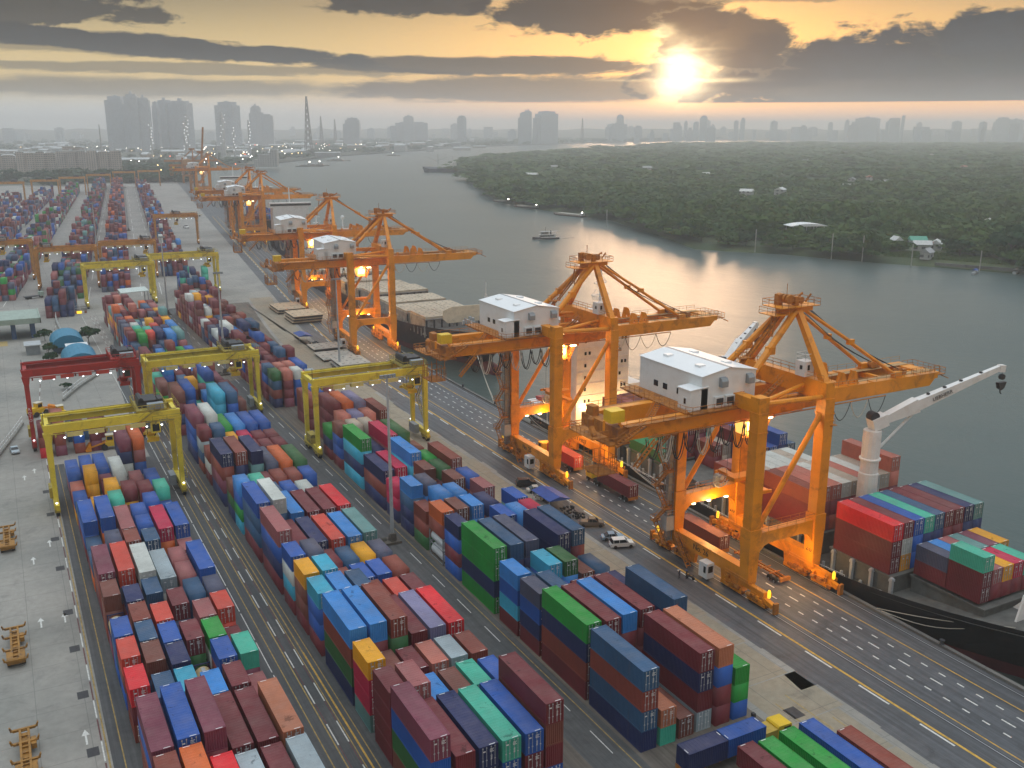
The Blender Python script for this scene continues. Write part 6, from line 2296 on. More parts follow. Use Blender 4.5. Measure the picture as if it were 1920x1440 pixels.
def make_person(x, y, h, top, legs, lab, seat=False):
    """a standing worker as one skinned body"""
    t = empty('person', (x, y, .02), R(200), lab, 'person', 'workers on the quay road')
    me = bpy.data.meshes.new('body')
    k = h / 1.75
    v = [(0, 0, .95), (0, 0, 1.2), (0, 0, 1.42), (0, 0, 1.52), (0, -.01, 1.62), (0, 0, 1.74),
         (.11, 0, .9), (.13, -.03, .5), (.14, .02, .08), (.15, -.14, .04), (-.11, 0, .9), (-.14, .03, .5), (-.15, .03, .08), (-.16, -.13, .04),
         (.2, 0, 1.4), (.27, -.02, 1.12), (.25, -.16, .88), (-.2, 0, 1.4), (-.27, -.03, 1.12), (-.24, -.14, .9)]
    e = [(0, 1), (1, 2), (2, 3), (3, 4), (4, 5), (0, 6), (6, 7), (7, 8), (8, 9), (0, 10), (10, 11), (11, 12), (12, 13), (2, 14), (14, 15), (15, 16), (2, 17), (17, 18), (18, 19)]
    rad = [.15, .14, .16, .06, .10, .07, .10, .07, .05, .04, .10, .07, .05, .04, .07, .05, .035, .07, .05, .035]
    me.from_pydata([(a * k, b_ * k, c * k) for a, b_, c in v], e, [])
    o = bpy.data.objects.new('body', me)
    COL.objects.link(o)
    o.parent = t
    sk = o.modifiers.new('skin', 'SKIN')
    for i, r_ in enumerate(rad):
        me.skin_vertices[0].data[i].radius = (r_ * k, r_ * k * .8)
    me.skin_vertices[0].data[0].use_root = True
    ss = o.modifiers.new('smooth', 'SUBSURF')
    ss.levels = ss.render_levels = 1
    me.materials.append(top)
    b = MB()
    b.lathe([(.13 * k, 1.63 * k), (.14 * k, 1.70 * k), (.10 * k, 1.79 * k), (.02 * k, 1.82 * k)], 0, 0, 10)
    b.box(-.11, .11, -.24 * k, -.1, 1.64 * k, 1.66 * k)
    b.build('helmet', legs, t)


make_person(99.25, 123.0, 1.75, mat('navy_overalls', (.02, .03, .06), .8), mat('white_helmet', (.6, .6, .58), .5), 'worker in dark overalls standing on the white line near crane 26')
make_person(100.2, 122.2, 1.7, mat('black_jacket', (.012, .014, .02), .8), mat('blue_helmet', (.03, .08, .3), .5), 'worker in a black jacket with a blue helmet beside a motorcycle')
t = empty('motorcycle', (100.7, 121.8, .02), .4, 'small dark motorcycle beside the worker in the black jacket', 'motorcycle')
for yy in (-.62, .62):
    b = MB(); b.tube((-.05, yy, .3), (.05, yy, .3), .3, 12); b.build('wheel', M_BLACK, t)
MB().beam((0, -.5, .5), (0, .5, .6), .22, .3).beam((0, -.5, .5), (0, -.62, .95), .08).build('body', M_DARK, t)
MB().box(-.12, .12, 0, .65, .75, .84).build('seat', M_BLACK, t)
MB().tube((-.32, -.55, .98), (.32, -.55, .98), .025, 5).build('handlebar', M_DARK, t)
# yellow cabin with a post at the corner of the trailers
t = empty('tractor_unit', (79.6, 79.6, .02), R(-90), 'yellow tractor cab with an exhaust post behind the green containers', 'tractor')
MB().box(-1.1, 1.1, -1.2, 1.2, .9, 2.7).build('cab', mat('ochre_cab', (.5, .34, .05), .55, dirt=(.2, .12, .04), dirt_amt=.6), t)
MB().tube((-1.3, -1.2, .8), (-1.3, -1.2, 4.2), .12, 6).cbox(-1.3, -1.2, 4.1, .5, .4, .5).build('exhaust', M_DARK, t)
for yy in (-.8, .8):
    for s in (-1, 1):
        b = MB(); wheel(b, s * 1.0, yy, .5, .4); b.build('wheel', M_BLACK, t)

for i in range(13):
    y = 64 + i * 21.5
    o = MB().lathe([(.42, 0), (.3, .15), (.26, .5), (.42, .6), (.4, .75), (.1, .8)], 0, 0, 10).build('bollard', M_DARK, None, (quay_x(y) - .4, y, .42))
    tag(o, 'squat dark bollard on the quay kerb, ' + ORD[i] + ' up from the corner of the photo', 'bollard', 'bollards along the quay kerb')
make_truck(-7.5, 352, .05, 'truck with a maroon container waiting before the gate canopy', None)
make_box(-7.5, 352, 1.38, 12.192, 2.591, 'm', 'maroon container on the truck waiting before the gate canopy', 'containers on trailers', False)
make_truck(-10.5, 322, .02, 'empty truck on the lane at the edge of the photo before the gate canopy', None)

# ------------------------------------------------------------ the hazy city, its lamps, masts and tanks
YAW = R(28.107)


def bearing(px, d):
    """a place at distance d on the bearing of a landmark"""
    a = YAW + math.atan((px - 960) / 1863)
    return d * math.sin(a), d * math.cos(a)


def ground_at(px, py, z):
    """where a landmark's line of sight meets height z"""
    d = cam.rotation_euler.to_matrix() @ Vector((px - 960, 720 - py, -1800))
    f = (z - 77) / d.z
    return d.x * f, d.y * f


def facade(name, wall, pane, fx, fz, dens=.5, lit=.0):
    m = bpy.data.materials.new(name)
    m.use_nodes = True
    k = NT(m.node_tree)
    b = k.n['Principled BSDF']
    tc = k.node('ShaderNodeTexCoord').outputs['Object']
    x, y, z = k.sep(tc)
    h = k.m('FRACT', k.m('DIVIDE', k.m('ADD', x, k.m('MULTIPLY', y, 1.0)), fx))
    v = k.m('FRACT', k.m('DIVIDE', z, fz))
    w = k.m('MULTIPLY', k.m('MULTIPLY', k.m('GREATER_THAN', h, .28), k.m('LESS_THAN', h, .28 + dens)), k.m('MULTIPLY', k.m('GREATER_THAN', v, .35), k.m('LESS_THAN', v, .8)))
    nz = k.sep(k.node('ShaderNodeNewGeometry').outputs['Normal'])[2]
    w = k.m('MULTIPLY', w, k.m('LESS_THAN', nz, .5))
    n = k.ramp(k.noise(tc, .08, 4), .3, .7, .85, 1.12, False)
    c = k.mix(w, k.mix(1., wall, k.xyz(n, n, n), 'MULTIPLY'), pane)
    k.put(b.inputs['Base Color'], c)
    b.inputs['Roughness'].default_value = .7
    return m


F_APT = facade('cream_apartment_wall', (.50, .45, .40), (.10, .10, .11), 3.4, 3.1)
F_TOW = facade('haze_paled_tower_wall', (.42, .47, .52), (.22, .25, .28), 4.2, 3.6)  # grey wall colour lightened, distance haze put into the base colour
F_LOW = facade('pale_block_wall', (.46, .46, .44), (.12, .12, .13), 5., 3.6)
M_SHED = mat('pale_warehouse_roof', (.50, .52, .52), .7, var=.1, vscale=.02)
M_TANK = mat('white_tank_paint', (.66, .66, .64), .6)

# apartment blocks at the end of the yard
for i, (p0, p1, d, h, lab) in enumerate(((-26, 21, 1790, 36, 'pale apartment block cut off by the edge of the photo'), (22, 98, 1760, 40, 'long cream apartment block with deep recesses, second from the edge of the photo'),
                                         (99, 158, 1830, 39, 'cream apartment block in the middle of the row'), (157, 222, 1700, 42, 'cream apartment block with a darker centre at the river end of the row'), (112, 152, 2010, 44, 'grey-roofed apartment block peeping over the row'))):
    x0, y0 = bearing(p0, d)
    x1, y1 = bearing(p1, d)
    t = empty('apartment_block', ((x0 + x1) / 2, (y0 + y1) / 2, 0), -math.atan2(y0 - y1, x1 - x0), lab, 'apartment block', 'apartment blocks behind the yard')
    L = math.hypot(x1 - x0, y1 - y0)
    b = MB()
    n = max(2, int(L / 13))
    for q in range(n):
        a, c = -L / 2 + L * q / n, -L / 2 + L * (q + 1) / n
        b.box(a, c - 2.4, -7, 7, 0, h - (q % 2) * 1.2)
        b.box(c - 2.4, c, -4.6, 7, 0, h - 2.5)
    b.build('wall', F_APT, t)
    r = MB()
    r.box(-L / 2, L / 2, -6, 6, h + .02, h + .9)
    for q in range(n):
        r.box(-L / 2 + L * (q + .3) / n, -L / 2 + L * (q + .6) / n, -3, 3, h + .9, h + 3.6)
    r.build('roof', M_SHED, t)
pr = random.Random(12)
# long pale warehouses and storage tanks beyond
for i, (p0, p1, d, h, dep) in enumerate(((-20, 40, 2350, 17, 60), (60, 112, 2450, 19, 70), (108, 196, 2330, 20, 60), (196, 275, 2260, 15, 80), (224, 260, 1600, 9, 30), (430, 470, 2500, 12, 50), (500, 545, 2900, 12, 60), (150, 210, 3000, 14, 80), (20, 60, 3050, 13, 80), (330, 360, 2750, 12, 60))):
    x0, y0 = bearing(p0, d)
    x1, y1 = bearing(p1, d)
    t = empty('warehouse', ((x0 + x1) / 2, (y0 + y1) / 2, 0), -math.atan2(y0 - y1, x1 - x0), 'long low pale warehouse, ' + ORD[i] + ' in order across the hazy land behind the apartments', 'warehouse', 'warehouses behind the apartments')
    L = math.hypot(x1 - x0, y1 - y0)
    MB().box(-L / 2, L / 2, 0, dep, 0, h * .8).build('wall', F_LOW, t)
    MB().prism([(-1, h * .8), (dep / 2, h), (dep + 1, h * .8)], 'x', -L / 2 - 1, L / 2 + 1).build('roof', M_SHED, t)
for i, (p, d, r_) in enumerate(((30, 2280, 17), (55, 2300, 14), (8, 2420, 15), (78, 2700, 16))):
    x, y = bearing(p, d)
    t = MB().lathe([(r_, 0), (r_, 18), (r_ * .7, 21), (r_ * .2, 22.4)], 0, 0, 20).build('storage_tank', M_TANK, None, (x, y, 0))
    tag(t, 'white domed storage tank, ' + ORD[i] + ' in the cluster above the apartment row', 'storage tank', 'storage tanks')
# white office with a tower by the river bend
x, y = bearing(505, 2080)
t = empty('office_block', (x, y, 0), -YAW, 'white stepped office block at the river bend beyond the cranes', 'building')
MB().box(-26, 0, -8, 8, 0, 24).box(0, 14, -8, 8, 0, 34).box(-34, -26, -8, 8, 0, 15).build('wall', F_LOW, t)
MB().box(-26, -1, -8.5, 8.5, 24.02, 25).box(-.5, 14.5, -8.5, 8.5, 34.02, 35).build('roof', M_SHED, t)
# residential towers
TOW = [(207, 238, 3000, 187), (240, 262, 2900, 180), (263, 283, 2900, 186), (290, 300, 2950, 196), (300, 323, 3000, 190), (325, 358, 2980, 191), (411, 446, 3200, 195), (472, 490, 3400, 199), (474, 512, 3500, 214), (648, 674, 4300, 222),
       (757, 776, 5200, 217), (742, 800, 5300, 228), (859, 873, 4700, 218), (975, 997, 4900, 209), (985, 996, 4950, 207), (1007, 1042, 5000, 210), (1157, 1168, 5900, 215), (1142, 1172, 6000, 231), (1313, 1325, 6100, 218), (1301, 1309, 6100, 228), (1376, 1384, 6300, 226), (1389, 1396, 6300, 222), (1446, 1456, 6300, 227),
       (1607, 1645, 6400, 221), (1662, 1680, 6400, 227), (1690, 1694, 6300, 219), (1787, 1800, 6600, 228), (1868, 1890, 6700, 223), (1894, 1914, 6700, 225), (1838, 1848, 6600, 229), (1553, 1561, 6500, 230), (1585, 1591, 6500, 225)]
for i, (p0, p1, d, yt) in enumerate(TOW):
    x, y = bearing((p0 + p1) / 2, d)
    d = d * 1.22 if i < 9 else d
    x, y = bearing((p0 + p1) / 2, d)
    h = 77 + (240 - yt) / 1863 * d
    w = (p1 - p0) / 1863 * d
    b = MB()
    if i == 25:
        b.beam((-w / 2, 0, 0), (w * .2, 0, h), w, w)
    else:
        b.box(-w / 2, w / 2, -w * .4, w * .4, 0, h * .93)
        b.box(-w * .36, w * .38, -w * .3, w * .3, h * .93, h * (.97 if i % 3 else 1))
        if i % 2:
            b.box(-w * .5 - w * .16, -w * .5, -w * .3, w * .3, 0, h * .8)
        b.box(-w * .1, w * .06, -w * .1, w * .1, h * .97, h * 1.02)
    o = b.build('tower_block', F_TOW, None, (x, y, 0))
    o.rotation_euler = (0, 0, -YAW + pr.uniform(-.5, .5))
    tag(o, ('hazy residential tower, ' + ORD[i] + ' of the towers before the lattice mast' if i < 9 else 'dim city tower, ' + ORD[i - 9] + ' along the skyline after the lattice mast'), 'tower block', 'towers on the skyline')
# the low skyline and the low-rise city
LOWLAB = {'low': 'small low building lost in the haze of the city', 'sky': 'small dark block in the low skyline at the horizon'}
for i in range(120):
    p = pr.uniform(0, 1920)
    d = pr.uniform(5600, 7400)
    x, y = bearing(p, d)
    h = 30 + abs(pr.gauss(0, 1)) * 34 + (20 if p > 1250 else 0)
    w = pr.uniform(14, 60)
    b = MB().box(-w / 2, w / 2, -10, 10, 0, h)
    if pr.random() < .5:
        b.box(-w * .2, w * .3, -8, 8, h, h + pr.uniform(4, 16))
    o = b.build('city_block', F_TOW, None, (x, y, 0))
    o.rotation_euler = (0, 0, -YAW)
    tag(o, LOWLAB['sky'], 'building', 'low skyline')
WALLS = [facade(n_, c_, (.1, .1, .11), 4.5, 3.3) for n_, c_ in (('white_house_wall', (.52, .52, .5)), ('tan_house_wall', (.38, .31, .24)), ('grey_house_wall', (.27, .28, .29)))]
for i in range(95):
    p = pr.uniform(-10, 900)
    d = pr.uniform(2050, 4600)
    if p > 480:
        d = pr.uniform(2700 if p < 640 else 3300, 5200)
    x, y = bearing(p, d)
    if x < quay_x(min(y, 1700)) + 0 and y < 1750:
        continue
    w, l, h = pr.uniform(14, 70), pr.uniform(12, 30), pr.uniform(6, 20)
    b = MB().box(-w / 2, w / 2, -l / 2, l / 2, 0, h)
    b.prism([(-l / 2 - .5, h), (0, h + l * .16), (l / 2 + .5, h)], 'x', -w / 2 - .5, w / 2 + .5, 1)
    o = b.build('low_building', [WALLS[i % 3], M_SHED], None, (x, y, 0))
    o.rotation_euler = (0, 0, -YAW + pr.uniform(-.6, .6))
    tag(o, LOWLAB['low'], 'building', 'low city buildings')
# chimneys and process columns with lamps up their sides; lattice masts
for i, (p, d, yt, r_) in enumerate(((186, 1900, 234, 1.2), (403, 2300, 264, 1.6), (416, 2900, 213, 7), (345, 2500, 228, 4), (281, 2600, 231, 3), (437, 2500, 236, 3.), (466, 2500, 226, 3.2), (350, 2700, 216, 3.5))):
    x, y = bearing(p, d)
    h = 77 + (240 - yt) / 1863 * d
    t = empty('process_column', (x, y, 0), 0, 'tall slim process column, ' + ORD[i] + ' of those standing behind the cranes', 'chimney', 'columns and chimneys')
    MB().lathe([(r_, 0), (r_ * .8, h * .9), (r_ * .5, h)], 0, 0, 10).build('shaft', M_LGREY, t)
    if r_ > 2:
        l_ = MB()
        for q in range(9):
            a = pr.uniform(0, 6.3)
            l_.cbox(r_ * 1.1 * math.cos(a), -r_ * 1.1, h * (.3 + q * .08), 1.5, 1.5, 1.5)
        l_.build('lamp_head', mat('plant_lamp', (.9, .9, .9), .4, emit=(.95, .97, 1.), estr=2.5), t)
for i, (p, d, yt) in enumerate(((577, 2900, 184), (602, 4300, 219), (628, 4800, 224), (1092, 5200, 222))):
    x, y = bearing(p, d)
    h = 77 + (240 - yt) / 1863 * d
    b = MB()
    w = h * .06
    for sx in (-1, 1):
        for sy in (-1, 1):
            b.tube((sx * w, sy * w, 0), (sx * w * .12, sy * w * .12, h), 1.1, 4)
    for q in range(10):
        z0, z1 = h * q / 10, h * (q + 1) / 10
        a0, a1 = w * (1 - .88 * q / 10), w * (1 - .88 * (q + 1) / 10)
        for sy in (-1, 1):
            b.tube((-a0, sy * a0, z0), (a1, sy * a1, z1), .7, 4).tube((a0, sy * a0, z0), (-a1, sy * a1, z1), .7, 4)
    o = b.build('lattice_mast', mat('mast_steel', (.14, .12, .12), .6), None, (x, y, 0))
    tag(o, ('tall lattice mast standing alone against the haze', 'small lattice mast just past the tall one', 'second small lattice mast past the tall one', 'thin lattice mast on the skyline before the sun')[i], 'mast', 'lattice masts')
# lamps of the city at dusk
LC = [mat('city_lamp_white', (.9, .9, .9), .4, emit=(1., .94, .82), estr=16.), mat('city_lamp_warm', (.9, .8, .6), .4, emit=(1., .66, .28), estr=12.), mat('city_lamp_red', (.9, .2, .1), .4, emit=(1., .2, .1), estr=12.)]
posts = MB().tube((0, 0, 0), (0, 0, 12), .3, 5).mesh('lamp_post', M_GREY)
heads = [MB().lathe([(.3, 12), (.9, 12.3), (1.0, 12.8), (.3, 13.3)], 0, 0, 7).mesh('lamp_globe', q) for q in LC]
for i in range(150):
    p = pr.uniform(0, 720) if i < 110 else pr.gauss(430, 90)
    d = pr.uniform(1650, 4000)
    if p > 440:
        d = pr.uniform(2150 + (p - 440) * 4, 4500)
    x, y = bearing(p, d)
    if quay_x(y) > x - 10 and y < 1500:
        continue
    o = bpy.data.objects.new('street_lamp', posts)
    COL.objects.link(o)
    o.location = (x, y, 0)
    s = d / 2600
    o.scale = (s, s, 1)
    hd = bpy.data.objects.new('lamp_head', heads[0 if pr.random() < .68 else (1 if pr.random() < .85 else 2)])
    COL.objects.link(hd)
    hd.parent = o
    hd.scale = (1, 1, 1)
    tag(o, 'tiny lamp glowing in the hazy city beyond the terminal', 'lamp', 'lamps of the hazy city')


# ------------------------------------------------------------ boats on the river and along the banks
def small_boat(x, y, rz, L, hullm, lab, group=None, house=True):
    t = empty('boat', (x, y, -4.55), rz, lab, 'boat', group)
    w = L * .13
    b = MB()
    n = [(-L / 2, -w * .8), (L * .28, -w), (L / 2, 0), (L * .28, w), (-L / 2, w * .8)]
    b.add([(p, q * .8, -.6) for p, q in n] + [(p, q, 1.1 + (.9 if p > L * .4 else 0)) for p, q in n], [(i, (i + 1) % 5, 5 + (i + 1) % 5, 5 + i) for i in range(5)] + [(9, 8, 7, 6, 5)])
    b.build('hull', hullm, t)
    if house:
        h = MB().box(-L * .36, L * .2, -w * .62, w * .62, 1.1, 3.4).box(-L * .1, L * .16, -w * .5, w * .5, 3.4, 5.6).box(-L * .4, L * .24, -w * .75, w * .75, 3.4, 3.55)
        h = h.build('deckhouse', M_SHIPW, t)
        MB().box(-L * .3, L * .205, -w * .64, w * .64, 2.1, 2.9).box(-L * .08, L * .17, -w * .52, w * .52, 4.3, 5.1).build('window', M_GLASS, h)
        MB().tube((0, 0, 5.6), (0, 0, 9), .12, 5).tube((-L * .2, 0, 3.5), (-L * .2, 0, 6.4), .5, 8).build('mast', M_DARK, t)
        MB().box(-L * .45, L * .22, -w * .8, w * .8, 5.6, 5.75).build('roof', M_LGREY, t)
    return t


tug = small_boat(367.8, 634.6, R(170), 21, mat('dark_tug_hull', (.04, .03, .03), .5), 'small white-topped tug crossing the river with a thin wake')
wk = MB()
for s in (-1, 1):       # bow wave and wake, real ridges of water
    for i in range(10):
        a = i / 10
        p0 = Vector((367.8 - 10 + a * 34, 634.6 + s * (1.6 + a * 5.2) + a * 5, -4.55))
        p1 = Vector((367.8 - 10 + (a + .1) * 34, 634.6 + s * (1.6 + (a + .1) * 5.2) + (a + .1) * 5, -4.55))
        wk.beam(p0, p1, .9 - .5 * a, .22)
o = wk.build('foam', mat('wake_foam', (.6, .6, .58), .6))
o['kind'] = 'stuff'
for i, (x, y, rz, L, lab) in enumerate(((512, 985, 1.9, 26, 'low moored barge, farthest of the string along the island bank'), (500, 905, 1.75, 40, 'low moored barge in the middle of the string along the island bank'), (489, 800, 1.75, 44, 'laden barge with lights moored along the island bank, lower end of the string'))):
    t = small_boat(x, y, rz, L, mat('rusty_barge', (.13, .09, .07), .7), lab, 'barges along the island', False)
    MB().box(-L * .4, L * .3, -L * .07, L * .07, 1.1, 2.2).build('hold_cover', mat('pale_tarpaulin', (.45, .42, .36), .8), t)
    MB().box(-L * .48, -L * .4, -1.6, 1.6, 1.1, 3.6).build('deckhouse', M_SHIPW, t)
    MB().lathe([(.1, 3.6), (.6, 3.8), (.6, 4.4), (.1, 4.6)], -L * .44, 0, 7).build('lamp', LC[0], t)
for i, (p, d, L, lab) in enumerate(((577, 2200, 60, 'moored tug with a lit white deckhouse on the far bank, nearer the cranes'), (596, 2240, 44, 'white boat moored beside the tug on the far bank'), (632, 2560, 60, 'lit vessel moored on the far bank, next one upriver'), (735, 3000, 44, 'small white vessel moored on the far bank, farthest upriver'))):
    x, y = bearing(p, d)
    t = small_boat(x, y, -YAW, L, mat('rusty_barge', (.13, .09, .07), .7), lab, 'boats along the far bank')
    MB().lathe([(.1, 9), (1.2, 9.4), (1.2, 10.6), (.1, 11)], 0, 0, 7).build('lamp', LC[0], t)
# coaster beside the island point
t = empty('coaster', (762, 1712, -4.5), R(188) - YAW, 'dark coaster with a white deckhouse anchored off the island point', 'ship')
MB().add([(-30, -5, -1), (24, -6, -1), (32, 0, -1), (24, 6, -1), (-30, 5, -1), (-31, -6, 8), (24, -7, 7), (36, 0, 11), (24, 7, 7), (-31, 6, 8)], [(0, 1, 6, 5), (1, 2, 7, 6), (2, 3, 8, 7), (3, 4, 9, 8), (4, 0, 5, 9), (9, 8, 7, 6, 5)]).build('hull', M_HULLN, t)
MB().box(-29, -17, -5, 5, 8, 17).box(-28, -22, -6, 6, 17, 20).build('deckhouse', M_SHIPW, t)
MB().tube((6, 0, 8), (6, 0, 34), .6, 6).tube((-22, 0, 20), (-22, 0, 30), .4, 6).tube((6, 0, 22), (-12, 0, 28), .4, 5).tube((6, 0, 20), (24, 0, 28), .4, 5).build('mast', M_LGREY, t)
# riverside pavilion, mooring poles, small craft near the bank
t = empty('pavilion', (*ground_at(1508, 446, -1.5), -1.5), -.35, 'white curved-roof boathouse on posts at the island bank', 'boathouse')
n = 8
arc = [(-14 + 28 * k / n, 9.4 + 1.6 * math.sin(math.pi * k / n)) for k in range(n + 1)]
MB().prism(arc + [(14, 9.0), (-14, 9.0)], 'y', -7, 7).build('roof', M_ROOFW, t)
for sx in (-12, -4, 4, 12):
    for sy in (-6, 6):
        MB().tube((sx, sy, -2), (sx, sy, 9.2), .3, 6).build('post', M_LGREY, t)
MB().box(-10, 4, -4, 5, 0, 4.5).build('wall', M_WHITE, t)
for i, (x, y, h) in enumerate(((452, 497, 13), (471, 447, 14), (480, 430, 14), (489, 400, 11), (505, 365, 10), (460, 690, 12))):
    o = MB().tube((0, 0, -4), (0, 0, h), .32, 6).build('mooring_pole', mat('pale_pole', (.4, .38, .34), .7), None, (x, y, -2))
    tag(o, 'pale pole standing in the water by the island, ' + ORD[i] + ' from the boathouse end', 'pole', 'poles along the island')
for i, (x, y, L, lab) in enumerate(((497, 362, 9, 'small boat with a blue canopy tied up at the wooded bank'), (520, 352, 10, 'low grey boat moored at the edge of the photo by the wooded bank'))):
    t = small_boat(x, y, .4, L, M_LGREY, lab, 'small boats by the bank', False)
    MB().prism([(-1.6, 2.2), (1.6, 2.2), (0, 3.2)], 'x', -L * .2, L * .2).build('canopy', BLUE if i == 0 else M_LGREY, t)
# low embankment of the island clearing
t = tag(MB().beam((500, 392, -2.6), (524, 342, -2.6), 1.0, 1.8).build('embankment_wall', M_QWALL), 'low pale wall along the grassy clearing of the island bank', 'wall')
# houses among the island trees
HR = [mat('house_roof_' + n_, c_, .7) for n_, c_ in (('white', (.6, .6, .58)), ('grey', (.36, .36, .36)), ('terracotta', (.36, .13, .08)), ('green', (.10, .36, .26)))]
HP = [(1510, 303, 1), (1747, 291, 0), (1597, 338, 1), (1630, 334, 2), (1590, 351, 0), (1400, 361, 0), (1463, 358, 0), (1780, 428, 2), (1722, 438, 3), (1730, 446, 0), (1757, 444, 0), (1682, 438, 0), (1857, 405, 0), (1898, 428, 1), (1910, 447, 1), (1807, 314, 2), (1323, 328, 0), (997, 329, 0), (1040, 314, 1), (1213, 316, 1), (1740, 460, 1), (1660, 343, 1)]


for i, (p, d, k_) in enumerate(HP):
    x, y = ground_at(p, d, 7.)
    w, l = (pr.uniform(7, 11), pr.uniform(5, 7)) if d > 400 else (pr.uniform(10, 20), pr.uniform(8, 12))
    t = empty('house', (x, y, -1.4), pr.uniform(0, 3), PAL['w'][0] * 0 + ('white', 'grey', 'terracotta', 'green')[k_] + '-roofed house among the island trees, ' + ORD[i] + ' listed from the boathouse inland', 'house', 'houses among the island trees')
    hh = 4.2 if d > 400 else 10.
    MB().box(-w / 2, w / 2, -l / 2, l / 2, 0, hh).build('wall', F_LOW, t)
    MB().prism([(-l / 2 - .6, hh), (0, hh + 2.6), (l / 2 + .6, hh)], 'x', -w / 2 - .6, w / 2 + .6).build('roof', HR[k_], t)

# ------------------------------------------------------------ trees
def leaf_material(name, a, b_, c_):
    m = bpy.data.materials.new(name)
    m.use_nodes = True
    k = NT(m.node_tree)
    b = k.n['Principled BSDF']
    P = k.node('ShaderNodeNewGeometry').outputs['Position']
    n = k.noise(P, .035, 4, .6)
    n2 = k.noise(P, .5, 3, .6)
    c = k.mix(k.ramp(n, .38, .62), a, b_)
    c = k.mix(k.ramp(n2, .45, .75, 0, .6), c, c_)
    k.put(b.inputs['Base Color'], c)
    b.inputs['Roughness'].default_value = .7
    b.inputs['Specular IOR Level'].default_value = .15
    tr = k.node('ShaderNodeBsdfTranslucent')
    k.put(tr.inputs[0], c)
    mx = k.node('ShaderNodeMixShader')
    mx.inputs[0].default_value = .25
    k.l.new(b.outputs[0], mx.inputs[1])
    k.l.new(tr.outputs[0], mx.inputs[2])
    k.l.new(mx.outputs[0], k.n['Material Output'].inputs['Surface'])
    return m


M_LEAF = leaf_material('island_foliage', (.030, .085, .016), (.065, .120, .020), (.11, .15, .035))
M_LEAFD = leaf_material('dark_foliage', (.016, .055, .020), (.028, .072, .026), (.05, .095, .035))
M_BARK = mat('tree_bark', (.08, .06, .045), .9, var=.3)


def crown(n, seed, lobes=6, leaf=.3):
    """leaf clumps on and inside a few overlapping lobes, unit radius; returns quad corners (n, 4, 3)"""
    g = np.random.RandomState(seed)
    cen = g.normal(0, .42, (lobes, 3)) * np.array([1, 1, .55])
    cen[:, 2] += .1
    rad = g.uniform(.42, .72, lobes)
    k = g.randint(0, lobes, n)
    d = g.normal(0, 1, (n, 3))
    d /= np.linalg.norm(d, axis=1)[:, None]
    d[:, 2] = np.abs(d[:, 2]) * .9 - .15
    p = cen[k] + d * (rad[k] * g.uniform(.72, 1.05, n))[:, None] * np.array([1, 1, .8])
    u = g.normal(0, 1, (n, 3)); u /= np.linalg.norm(u, axis=1)[:, None]
    nrm = d + g.normal(0, .45, (n, 3))
    v = np.cross(nrm, u); v /= np.linalg.norm(v, axis=1)[:, None] + 1e-6
    u = np.cross(v, nrm); u /= np.linalg.norm(u, axis=1)[:, None] + 1e-6
    s = leaf * g.uniform(.55, 1.2, (n, 1))
    return np.stack([p - u * s - v * s * .6, p + u * s * .8 - v * s, p + u * s + v * s * .7, p - u * s * .7 + v * s], 1)


def scatter(name, pts, mats):
    """pts: rows of x, y, z, radius, height scale, detail (0 fine .. 2 coarse)"""
    lib = {0: [crown(190, s, 7, .17) for s in range(4)], 1: [crown(80, s + 9, 6, .25) for s in range(4)], 2: [crown(38, s + 20, 5, .36) for s in range(4)]}
    g = np.random.RandomState(3)
    out = []
    for x, y, z, r_, hs, dt in pts:
        q = lib[dt][g.randint(4)]
        a = g.uniform(0, 6.28)
        c, s = math.cos(a), math.sin(a)
        w = q.copy()
        w = np.stack([(q[..., 0] * c - q[..., 1] * s) * r_ + x, (q[..., 0] * s + q[..., 1] * c) * r_ + y, q[..., 2] * hs + z], -1)
        out.append(w.reshape(-1, 3))
    V = np.concatenate(out)
    F = np.arange(len(V)).reshape(-1, 4)
    o = bpy.data.objects.new(name, np_mesh(name, V, F, mats))
    COL.objects.link(o)
    o['kind'] = 'stuff'
    return o


def inside(poly, x, y):
    c = False
    n = len(poly)
    for i in range(n):
        (x0, y0), (x1, y1) = poly[i], poly[(i + 1) % n]
        if (y0 > y) != (y1 > y) and x < (x1 - x0) * (y - y0) / (y1 - y0) + x0:
            c = not c
    return c


pr = random.Random(31)
houses = [(o.location.x, o.location.y) for o in COL.objects if o.name.startswith('house')] + [tuple(o.location[:2]) for o in COL.objects if o.name.startswith('pavilion')]
pts = []
d = 395.
while d < 5200:
    s = max(8.2, d * .0148)
    a = R(24)
    while a < R(60):
        dd = d + pr.uniform(-.5, .5) * s
        aa = a + pr.uniform(-.5, .5) * s / d
        x, y = dd * math.sin(aa), dd * math.cos(aa)
        a += s / d
        if not inside(isl, x, y) or (x - 512) ** 2 / 900 + (y - 395) ** 2 / 1500 < 1:
            continue
        if any((x - hx) ** 2 + (y - hy) ** 2 < (12 + d * .006) ** 2 for hx, hy in houses):
            continue
        clump = math.sin(x * .021 + 1.3) + math.sin(y * .017 + x * .006) + pr.uniform(-1, 1)
        if clump < -1.75:
            continue
        h = 6.0 + 1.9 * clump + pr.uniform(-1.4, 3.4)
        r_ = s * pr.uniform(.62, .98)
        pts.append((x, y, -1.4 + h * .72, r_, max(3.6, min(h, 12)) * .72, 0 if d < 700 else (1 if d < 1500 else 2)))
    d += s * .92
scatter('forest_canopy', pts, [M_LEAF])
pts = []
